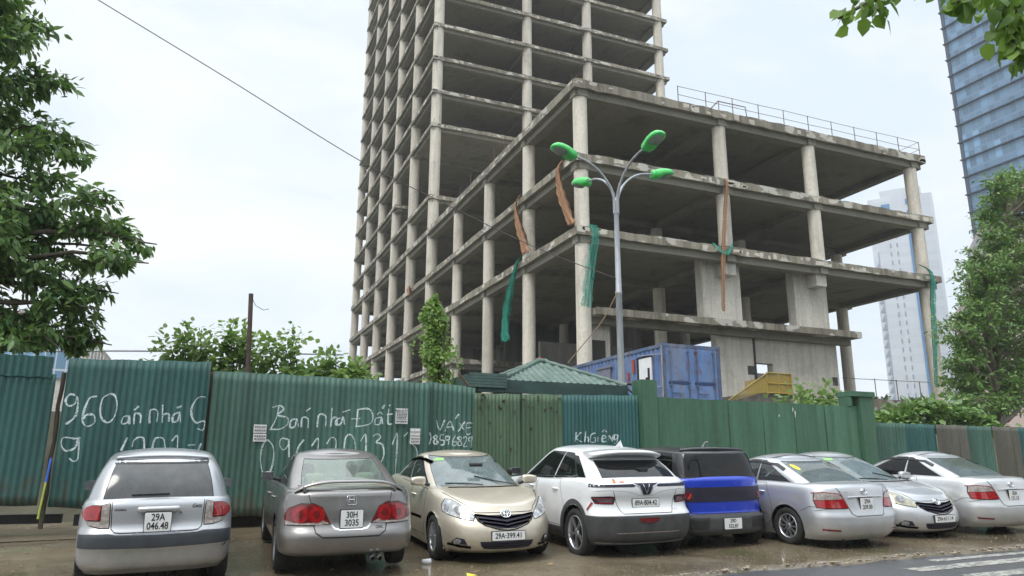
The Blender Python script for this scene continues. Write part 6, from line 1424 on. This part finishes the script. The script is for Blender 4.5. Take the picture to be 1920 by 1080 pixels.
b.build('branches', m_bark, t3); leaf_mesh('foliage', t3, leaf_mat('bright_leaf', (.07, .16, .02), (.22, .36, .06), .5), P, D, N_, S, 'broad')  # brighter green leaf colour, tone random per leaf
# ------------------------------------------------------------------ street lamp with four arms
m_galv = plain('galvanised_steel', (.36, .38, .40), .55, .25, .25, 3, stretch=(3, 3, .5)); m_lampg = plain('green_lamp_shell', (.05, .52, .10), .35, 0, .12, 5, coat=.3); m_lampb = plain('lamp_bowl', (.20, .24, .20), .25)
LX, LY, LZ = 9.93, 16.5, .45
lamp = empty('street_lamp', (LX, LY, LZ), 'galvanised street lamp post with four curved arms and bright green heads', 'street lamp')
b = MB(); b.lathe([(.13, LZ), (.13, 1.0), (.095, 1.05), (.09, 3), (.085, 5.72), (.092, 5.73), (.092, 5.80), (.08, 5.81), (.065, 8.3), (.075, 8.32), (.075, 8.42), (.05, 8.45), (0, 8.5)], 18, 'z', (LX, LY, 0)); b.build('lamp_post', m_galv, lamp)
rv, hv = Vector((math.cos(YAW), -math.sin(YAW), 0)), Vector((math.sin(YAW), math.cos(YAW), 0))
A_ = -1.40*rv-.75*hv; B_ = .75*rv-1.40*hv
for dv in (A_, B_, -A_, -B_):
    d = dv.normalized(); Ln = 1.30; zt = 9.42; base = Vector((LX, LY, 8.0))+d*.06
    pts = [base, base+Vector((0, 0, .45))]; 
    for k in range(1, 11):
        u = k/10; pts.append(Vector((LX, LY, 0))+d*(.06+Ln*(u**1.35))+Vector((0, 0, 8.45+(zt-8.45)*(1-(1-u)**2.0))))
    b = MB(); b.tube(pts, [.04]*4+[.032]*8, 10); ar = b.build('lamp_arm', m_galv, lamp)
    e0 = pts[-1]-d*.06; ax = (d+Vector((0, 0, .20))).normalized(); side = Vector((0, 0, 1)).cross(ax).normalized(); upv = ax.cross(side)
    b = MB(); secs = []
    for u, hw, top, bot in ((0, .07, .05, -.05), (.04, .10, .08, -.08), (.18, .115, .105, -.09), (.30, .14, .115, -.04), (.48, .15, .11, -.03), (.60, .13, .09, -.03), (.67, .09, .05, -.025), (.70, .03, .01, -.02)):
        ring = [(hw, bot), (hw*1.02, bot*.2+top*.25), (hw*.8, top*.75), (hw*.4, top*.97), (0, top), (-hw*.4, top*.97), (-hw*.8, top*.75), (-hw*1.02, bot*.2+top*.25), (-hw, bot)]
        secs.append([e0+ax*u*1.12+side*p*1.35+upv*q*1.45 for p, q in ring])
    n = 9; V = [p for s_ in secs for p in s_]
    b.add(V, [(i*n+k, i*n+(k+1) % n, (i+1)*n+(k+1) % n, (i+1)*n+k) for i in range(7) for k in range(n)], 0, True); b.add(V[:n], [tuple(range(n))]); b.add(V[-n:], [tuple(range(n))])
    hd = b.build('lamp_head', m_lampg, lamp)
    b = MB(); V = []
    for u, hw, dp in ((.27, .09, -.045), (.33, .125, -.085), (.45, .135, -.10), (.57, .115, -.08), (.64, .07, -.04)):
        V += [e0+ax*u*1.12+side*hw*1.35*c_+upv*(dp*f*1.45) for c_, f in ((1, .35), (.6, .9), (0, 1), (-.6, .9), (-1, .35))]
    b.add(V, [(i*5+k, i*5+k+1, i*5+6+k, i*5+5+k) for i in range(4) for k in range(4)], 0, True); b.build('lamp_bowl', m_lampb, hd, recalc=False)
# ------------------------------------------------------------------ cables
m_cable = plain('cable', (.10, .09, .085), .7); m_rope = plain('rusty_rope', (.22, .15, .10), .9)
def sagline(pts, n=10):
    out_ = []
    for i in range(len(pts)-1):
        a, c0, c1, d = [Vector(pts[max(0, min(len(pts)-1, j))]) for j in (i-1, i, i+1, i+2)]
        for j in range(n): u = j/n; out_.append(.5*((2*c0)+(-a+c1)*u+(2*a-5*c0+4*c1-d)*u*u+(-a+3*c0-3*c1+d)*u**3))
    return out_+[Vector(pts[-1])]
b = MB(); b.tube(sagline([(-12, 16.5, 15.6), (-5.98, 16.5, 12.56), (-3.01, 16.5, 11.15), (-.33, 16.5, 9.9), (2.8, 16.5, 8.40), (4.82, 16.5, 7.66), (7.42, 16.5, 6.77), (9.86, 16.5, 6.16)]), .011, 6)
tag(b.build('overhead_cable', m_cable, None, (9.86, 16.5, 6.16)), 'long cable running down from the top left of the sky to the street lamp post', 'cable')
b = MB(); b.tube(sagline([(9.86, 16.45, 5.78), (9.42, 16.5, 4.99), (8.77, 16.5, 4.24), (8.38, 16.5, 3.8)]), .012, 6)
tag(b.build('slack_wire', m_rope, None, (9.86, 16.45, 5.78)), 'slack rusty wire dropping from the lamp post to the hut roof', 'wire')
b = MB(); b.tube(sagline([(-14, 24, 4.3), (-6, 24, 4.3), (-1.6, 24, 4.52), (4, 24, 4.75)]), .028, 6)
tag(b.build('utility_cable', plain('pale_cable', (.35, .36, .40), .6), None, (-1.6, 24, 4.5)), 'level cable low in the sky between the dark tree and the shrubs', 'cable')
# ------------------------------------------------------------------ torn netting on the slabs
def net_mat(name, col, fac):
    m, t, p, o = new_mat(name); st = noise(t, 5, 4, .6, (6, 6, .5))
    t.links.new(ramp(t, st, [(.3, sc(col, .7)), (.7, sc(col, 1.25))]), p.inputs['Base Color']); p.inputs['Roughness'].default_value = .85
    fac = ramp(t, noise(t, 4.5, 6, .75), [(.36, g(fac*.15)), (.44, g(fac))]); tr = t.nodes.new('ShaderNodeBsdfTransparent'); ms = node(t, 'ShaderNodeMixShader', {0: fac, 1: tr.outputs[0], 2: p.outputs[0]}); t.links.new(ms.outputs[0], o.inputs[0]); return m
m_neto = net_mat('orange_brown_net', (.34, .185, .10), .93); m_nett = net_mat('teal_net', (.02, .25, .18), .80); m_nettt = net_mat('sheer_teal_net', (.03, .27, .20), .62)
def net(path, widths, mat, label, wdir=(0, 1, 0), folds=3, depth=.12):
    b = MB(); S_ = sagline(path, 8); W_ = np.interp(np.linspace(0, 1, len(S_)), np.linspace(0, 1, len(widths)), widths); k = 12; wd = Vector(wdir); nd = Vector((wd.y, -wd.x, 0)); V = []
    for i, p in enumerate(S_):
        for j in range(k+1):
            u = j/k-.5; V.append(p+wd*(u*W_[i]*(1+.16*math.sin(i*1.7+(j>6)*2)*(j in (0, 1, k-1, k))))+nd*(depth*min(1, W_[i]*1.5)*(math.sin(u*folds*6.28+i*.12)+.5*math.sin(u*folds*15+i*.31+1)))+Vector((0, 0, (.06*math.sin(j*2.1) if i == len(S_)-1 else 0))))
    b.add(V, [(i*(k+1)+j, i*(k+1)+j+1, (i+1)*(k+1)+j+1, (i+1)*(k+1)+j) for i in range(len(S_)-1) for j in range(k)], 0, True)
    o = b.build('torn_net', mat, None, tuple(path[0]), recalc=False); return tag(o, label, 'netting', 'torn nets hanging from the slabs')
xs_ = 16.86
net([(xs_+.2, 33.95, 17.75), (xs_-.05, 34.0, 17.2), (xs_, 33.9, 16.2), (xs_, 33.3, 14.8), (xs_, 32.55, 13.6)], [.25, .42, .55, .62, .55], m_neto, 'orange-brown net hanging just left of the corner column above the green lamp head')
net([(xs_+.2, 39.9, 17.8), (xs_-.05, 40.1, 17.2), (xs_, 39.9, 16.2), (xs_, 39.1, 14.7), (xs_, 38.5, 13.65)], [.15, .28, .45, .75, .85], m_neto, 'orange-brown net across the second column from the podium corner')
net([(xs_+.2, 39.3, 13.75), (xs_, 39.9, 13.4), (xs_, 40.6, 12.4), (xs_, 41.7, 10.4), (xs_, 41.75, 8.75)], [.15, .3, .6, .95, .8], m_nett, 'dark teal net hanging below the first open floor, left of the second column')
net([(17.95, 32.3, 13.6), (18.05, 32.1, 13.0), (17.7, 32.1, 11.2), (17.45, 32.1, 9.1)], [.45, .4, .55, .62], m_nettt, 'sheer teal net draped down the corner column of the podium', (1, 0, 0))
net([(26.95, 32.35, 17.7), (26.8, 32.1, 17.2), (26.5, 32.1, 15.3), (26.15, 32.1, 12.3), (26.0, 32.1, 9.6)], [.12, .22, .26, .26, .2], m_neto, 'long thin orange-brown net hanging down the front of a podium column and pier', (1, 0, 0), 2)
net([(25.7, 32.3, 13.55), (26.1, 32.1, 13.1), (26.6, 32.1, 13.05), (27.1, 32.3, 13.65)], [.2, .3, .3, .2], m_nett, 'small teal net looped over the slab edge behind the long orange net', (0, .3, 1), 1, .05)
net([(42.2, 32.35, 14.1), (42.9, 32.1, 13.5), (42.65, 32.1, 11.5), (42.4, 32.1, 9.2), (42.0, 32.1, 6.1)], [.2, .35, .4, .35, .2], m_nett, 'long teal net hanging by the rightmost column of the podium', (1, 0, 0), 2)
net([(xs_+.1, 66.7, 17.9), (xs_, 66.5, 17.5), (xs_, 66.2, 16.9)], [.3, .9, .6], m_neto, 'small orange scrap of net on the far left of the podium edge')
# ------------------------------------------------------------------ distant buildings
def facade_mat(name, wall, glassc, bw, bh, mw, sh, rough=.25, varg=.35, glossy=.6):
    """curtain wall: bands of panes; u along X+Y of the object, v = Z"""
    m, t, p, o = new_mat(name); x = node(t, 'ShaderNodeSeparateXYZ', {0: t.nodes.new('ShaderNodeTexCoord').outputs['Object']})
    s_ = node(t, 'ShaderNodeMath', {0: x.outputs[0], 1: x.outputs[1]}, operation='ADD').outputs[0]
    def cell(v, q):
        d = node(t, 'ShaderNodeMath', {0: v, 1: q}, operation='DIVIDE').outputs[0]
        return node(t, 'ShaderNodeMath', {0: d}, operation='FRACT').outputs[0], node(t, 'ShaderNodeMath', {0: d}, operation='FLOOR').outputs[0]
    fu, iu = cell(s_, bw); fv, iv = cell(x.outputs[2], bh)
    gu = node(t, 'ShaderNodeMath', {0: fu, 1: mw}, operation='GREATER_THAN').outputs[0]; gv = node(t, 'ShaderNodeMath', {0: fv, 1: sh}, operation='GREATER_THAN').outputs[0]
    pane = node(t, 'ShaderNodeMath', {0: gu, 1: gv}, operation='MULTIPLY').outputs[0]
    cv = node(t, 'ShaderNodeCombineXYZ', {0: iu, 1: iv}); wn_ = node(t, 'ShaderNodeTexWhiteNoise', {'Vector': cv.outputs[0]}, noise_dimensions='2D').outputs['Value']
    gc = ramp(t, wn_, [(0, sc(glassc, 1-varg)), (.75, glassc), (.97, sc(glassc, 1+varg)), (1, sc(glassc, 1+2*varg))])
    t.links.new(mixc(t, pane, wall, gc), p.inputs['Base Color'])
    t.links.new(node(t, 'ShaderNodeMapRange', {'Value': pane, 'To Min': .7, 'To Max': rough}).outputs[0], p.inputs['Roughness']); return m
bt = empty('glass_tower', (157.6, 106, -1), 'tall blue glass office tower rising out of view at the right edge', 'tower')
b = MB(); b.box((157.6, 20, -1.5), (200, 106, 190)); b.build('facade', facade_mat('blue_curtain_wall', (.15, .23, .34), (.125, .235, .36), 1.5, 4.3, .09, .10, .12), bt)
for k in range(42):
    b = MB(); z = 4.3*k+6; b.box((157.0, 20, z), (157.62, 106.5, z+.24)); b.box((157.58, 106, z), (160, 106.6, z+.3)); b.build('floor_fin', plain('dark_fin', (.035, .055, .09), .4) if 'dark_fin' not in bpy.data.materials else bpy.data.materials['dark_fin'], bt)
b = MB(); b.box((157.4, 105.5, -1), (158.2, 106.3, 190)); b.build('corner_fin', bpy.data.materials['dark_fin'], bt)
def rot_box(b, c, ux, w_, d_, z0, z1, m=0):
    u = Vector((ux[0], ux[1], 0)).normalized(); v = Vector((-u.y, u.x, 0)); C_ = Vector((c[0], c[1], 0)); P_ = [C_, C_+u*w_, C_+u*w_+v*d_, C_+v*d_]
    b.add([p+Vector((0, 0, z)) for z in (z0, z1) for p in P_], [(0, 1, 5, 4), (1, 2, 6, 5), (2, 3, 7, 6), (3, 0, 4, 7), (4, 5, 6, 7), (0, 3, 2, 1)], m)
wt = empty('pale_tower', (236, 184.6, -1), 'slim white high-rise with a blue glass strip, seen behind the right end of the podium', 'tower')
cA = Vector((236.4, 184.6, 0)); uR = Vector((7.0, -6.2, 0)).normalized(); uL = Vector((-9.0, 12, 0)).normalized(); vN = Vector((uR.y, -uR.x, 0))   # vN faces the viewer's side
m_wt = facade_mat('white_cladding', (.62, .65, .70), (.58, .61, .66), 1.2, 1.9, .05, .08, .5, .05); m_ws = plain('blue_glass_strip', (.10, .25, .46), .15); m_wd = plain('slot_window', (.27, .32, .40), .3)
b = MB(); ctr = [cA, cA+uR*10, cA+uR*10+Vector((14, 10, 0)), cA+uL*12+Vector((14, 10, 0)), cA+uL*12]
n = len(ctr); b.add([p+Vector((0, 0, z)) for z in (-1.5, 101.2) for p in ctr], [(i, (i+1) % n, n+(i+1) % n, n+i) for i in range(n)]+[tuple(range(n, 2*n))]); b.build('facade', m_wt, wt)
b = MB(); q0 = cA+uR*.5; b.add([p+Vector((0, 0, z)) for z in (101, 104.0) for p in (q0-uL*.0, q0+uR*6, q0+uR*6+Vector((8, 6, 0)), q0+uL*8+Vector((8, 6, 0)), q0+uL*8)], [(i, (i+1) % 5, 5+(i+1) % 5, 5+i) for i in range(5)]+[tuple(range(5, 10))]); b.build('roof_storey', m_wt, wt)
def on_face(p0, u, s0, s1, z0, z1, off=.25):
    nrm = Vector((u.y, -u.x, 0)); nrm = -nrm if nrm.dot(Vector((0, 0, 0))-p0) < 0 else nrm
    a, c_ = p0+u*s0, p0+u*s1; return [a+nrm*off+Vector((0, 0, z0)), c_+nrm*off+Vector((0, 0, z0)), c_+nrm*off+Vector((0, 0, z1)), a+nrm*off+Vector((0, 0, z1)), a+Vector((0, 0, z0)), c_+Vector((0, 0, z0)), c_+Vector((0, 0, z1)), a+Vector((0, 0, z1))]
BF = [(0, 1, 2, 3), (0, 4, 5, 1), (1, 5, 6, 2), (2, 6, 7, 3), (3, 7, 4, 0)]
b = MB(); b.add(on_face(cA, uR, .6, 4.0, -1, 88), BF); b.build('glass_strip', m_ws, wt)
for k in range(24):
    z = 12+3.3*k
    for s0 in (3.4, 5.6):
        b = MB(); b.add(on_face(cA, uL, s0, s0+.42, z, z+1.5), BF); b.build('window', m_wd, wt)
b = MB()
for k in range(22): z = 4+3.3*k; P4 = on_face(cA, uL, 10.4, 11.7, z, z+2.6, .3); b.add([P4[0], P4[1], P4[2], P4[3]], [(0, 1, 3)])
b.build('lattice_bracing', m_wd, wt)
b = MB(); b.add(on_face(cA, uL, 10.0, 10.25, -1, 80), BF); b.build('edge_trim', m_wd, wt)
for s0, s1, z0, z1, u in ((4.5, 7.5, 96, 98.5, uL), (.8, 2.6, 97.5, 99.5, uR), (1.0, 3.4, 89.5, 95, uR)):
    b = MB(); b.add(on_face(cA, u, s0, s1, z0, z1), BF); b.build('window', m_ws, wt)
pk_ = empty('pink_block', (107, 76, -1), 'pinkish apartment block with dark windows showing through the tree at the right', 'building')
b = MB(); rot_box(b, (107.0, 74.7), (5.5, -6), 26, 18, -1.5, 27); b.build('wall', facade_mat('pink_wall', (.52, .40, .37), (.14, .13, .15), 2.6, 3.3, .55, .45, .4), pk_)
b = MB(); rot_box(b, (109.2, 72.3), (5.5, -6), 22, 16, 26.8, 38); b.build('upper_storeys', facade_mat('pink_upper', (.50, .40, .38), (.10, .14, .22), 2.2, 3.2, .4, .4, .3), pk_)
lb_ = empty('office_block', (-12, 70, -1), 'pale low office block with blue windows behind the dark tree at the left', 'building')
b = MB(); b.box((-24, 70, -1.5), (-9.4, 84, 11.6)); b.box((-24, 69.9, 11.6), (-15.2, 84, 13.1)); b.build('wall', plain('cream_render', (.55, .52, .48), .8), lb_)
b = MB(); b.box((-15.5, 69.85, 8), (-10.8, 69.98, 11.2)); b.build('window', facade_mat('blue_window_wall', (.5, .55, .6), (.20, .38, .56), .8, 1.6, .12, .1, .15), lb_)
b = MB(); b.box((-24, 69.7, 13.1), (-14.2, 84, 13.35)); b.box((-16.2, 69.6, 11.7), (-15.3, 69.9, 13.1)); b.build('parapet', plain('red_trim', (.42, .33, .30), .7), lb_)
b = MB()
for k in range(7): b.cyl((-9.6+.25*k, 69.9, 10.0-.3*k), (-9.6+.25*k, 69.9, 11.9-.35*k), .05, n=6)
b.build('railing', plain('white_rail', (.6, .6, .6), .5), lb_)
lw = empty('concrete_deck', (43, 37, .5), 'weathered concrete deck with a thin railing and small palms right of the podium', 'deck')
b = MB(); b.box((38.2, 36, 4.55), (44.6, 44, 5.62)); b.build('slab', mc_slab, lw)
b = MB(); b.box((38.5, 36.6, .3), (44.2, 43, 4.52)); b.build('base_wall', mc_dark, lw)
b = MB()
for x in (41.4, 43.4, 45.6): b.cyl((x, 36.1, 5.5), (x, 36.1, 7.0), .03, n=6)
for z in (7.0,): b.cyl((38.5, 36.1, 6.9), (50, 36.1, 7.02), .02, n=6)
b.build('railing', m_rust, lw)
for i, x in enumerate((41.2, 42.6, 45.2)):
    pl = empty('small_palm', (x, 36.8, 5.6), ['small palm on the concrete deck, left of the thin rail post', 'small palm in the middle of the concrete deck', 'small palm beyond the right end of the concrete deck'][i], 'palm', 'small palms on the deck')
    P, D, N_, S = [], [], [], []
    for _ in range(26):
        a = rng.uniform(0, 6.28); e0 = np.array((x, 36.8, 5.5)); dirv = np.array((math.cos(a), math.sin(a), rng.uniform(.3, 1.3)))*.5
        for j in range(7):
            q = e0+dirv*(j/7)*1.3+np.array((0, 0, -.55*(j/7)**2)); P.append(q); D.append(dirv+rng.normal(0, .35, 3)-np.array((0, 0, .3))); N_.append(rng.normal(0, .3, 3)+(0, 0, 1)); S.append(rng.uniform(.22, .4))
    leaf_mesh('fronds', pl, m_leafm, P, D, N_, S, 'point')
# ------------------------------------------------------------------ litter
cup = empty('litter_cup', (2.72, 9.3, gz(2.72, 9.3)), 'crushed white cup lying on the dirt beside the champagne sedan', 'litter')
b = MB(); z = gz(2.72, 9.3)+.035; b.lathe([(.0, -.06), (.028, -.06), (.034, .02), (.038, .05), (.034, .048), (.026, -.05)], 14, 'x', (2.72, 9.3, z)); b.build('cup', m_white, cup)
b = MB(); z = gz(2.95, 8.3); b.add([(2.9, 8.28, z+.02), (3.02, 8.26, z+.035), (3.05, 8.37, z+.02), (2.93, 8.4, z+.045)], [(0, 1, 2, 3)]); tag(b.build('yellow_wrapper', m_yell, None, (2.95, 8.3, z), recalc=False), 'small yellow wrapper on the dirt in front of the champagne sedan', 'litter')
P, D, N_, S = [], [], [], []
for _ in range(260):
    x, y = rng.uniform(-4, 14), rng.uniform(7.5, 13.2)
    if rng.random() < .5: x = rng.uniform(-3.5, -1)
    P.append((x, y, gz(x, y)+.03)); D.append((rng.normal(), rng.normal(), .05)); N_.append((rng.normal(0, .2), rng.normal(0, .2), 1)); S.append(rng.uniform(.03, .09))
fl = empty('fallen_leaves', (0, 10, 0), None, None); bpy.data.objects.remove(fl)
o = leaf_mesh('fallen_leaves', None, leaf_mat('dead_leaf', (.10, .05, .02), (.32, .20, .07), .1), P, D, N_, S, 'point', origin=(0, 0, 0)); tag(o, 'scattered dead leaves on the wet dirt', 'leaves', kind='stuff')

# ------------------------------------------------------------------ across the street, behind the viewer
for i, (x0, x1, y0, h, cl) in enumerate(((-30, -12, -24, 9, (.34, .33, .30)), (-11.5, 4, -26, 12.5, (.28, .24, .20)), (5, 22, -25, 8, (.36, .36, .35)), (23, 44, -27, 11, (.25, .27, .28)))):
    h_ = empty('shop_house', ((x0+x1)/2, y0, -1), ['low pale shop house across the street behind the viewer, far left', 'brown four-storey shop house across the street behind the viewer', 'low grey shop house across the street behind the viewer', 'dark grey block across the street behind the viewer, far right'][i], 'building')
    b = MB(); b.box((x0, y0-10, -1), (x1, y0, h)); b.build('wall', facade_mat('shop_wall', cl, (.06, .07, .08), 2.4, 3.2, .4, .45, .3), h_)
    b = MB(); b.box((x0-.3, y0-.2, h), (x1+.3, y0+.5, h+.35)); b.build('parapet', m_fascia, h_)
for i, x in enumerate((-9, 0, 9.5, 19)):
    t_ = empty('street_tree', (x, -17, -.2), ['roadside tree behind the viewer, far left', 'roadside tree behind the viewer, left of centre', 'roadside tree behind the viewer, right of centre', 'roadside tree behind the viewer, far right'][i], 'tree', 'roadside trees behind the viewer')
    boughs(t_, [(x, -17, -.2), (x+.1, -17, 2.5), (x, -17, 4.5), (x+.2, -17, 6.5)], .18, [((x+rng.normal(0, 1.5), -17+rng.normal(0, 1.2), 5.2+rng.normal(0, 1.2)), 1.2) for _ in range(22)], m_leafd, 'broad', .34, 9, 1.1, m_bark, twigs=7)
# ------------------------------------------------------------------ damp air
hz = bpy.data.materials.new('haze'); hz.use_nodes = True; t = hz.node_tree; t.nodes.clear(); o = t.nodes.new('ShaderNodeOutputMaterial')
pv = node(t, 'ShaderNodeVolumePrincipled', {'Color': (.93, .96, 1, 1), 'Density': .00065}); t.links.new(pv.outputs[0], o.inputs['Volume'])
b = MB(); b.box((-400, -220, -2.7), (440, 440, 192)); o = b.build('haze', hz); tag(o, 'thin damp haze filling the air', 'haze', kind='stuff')
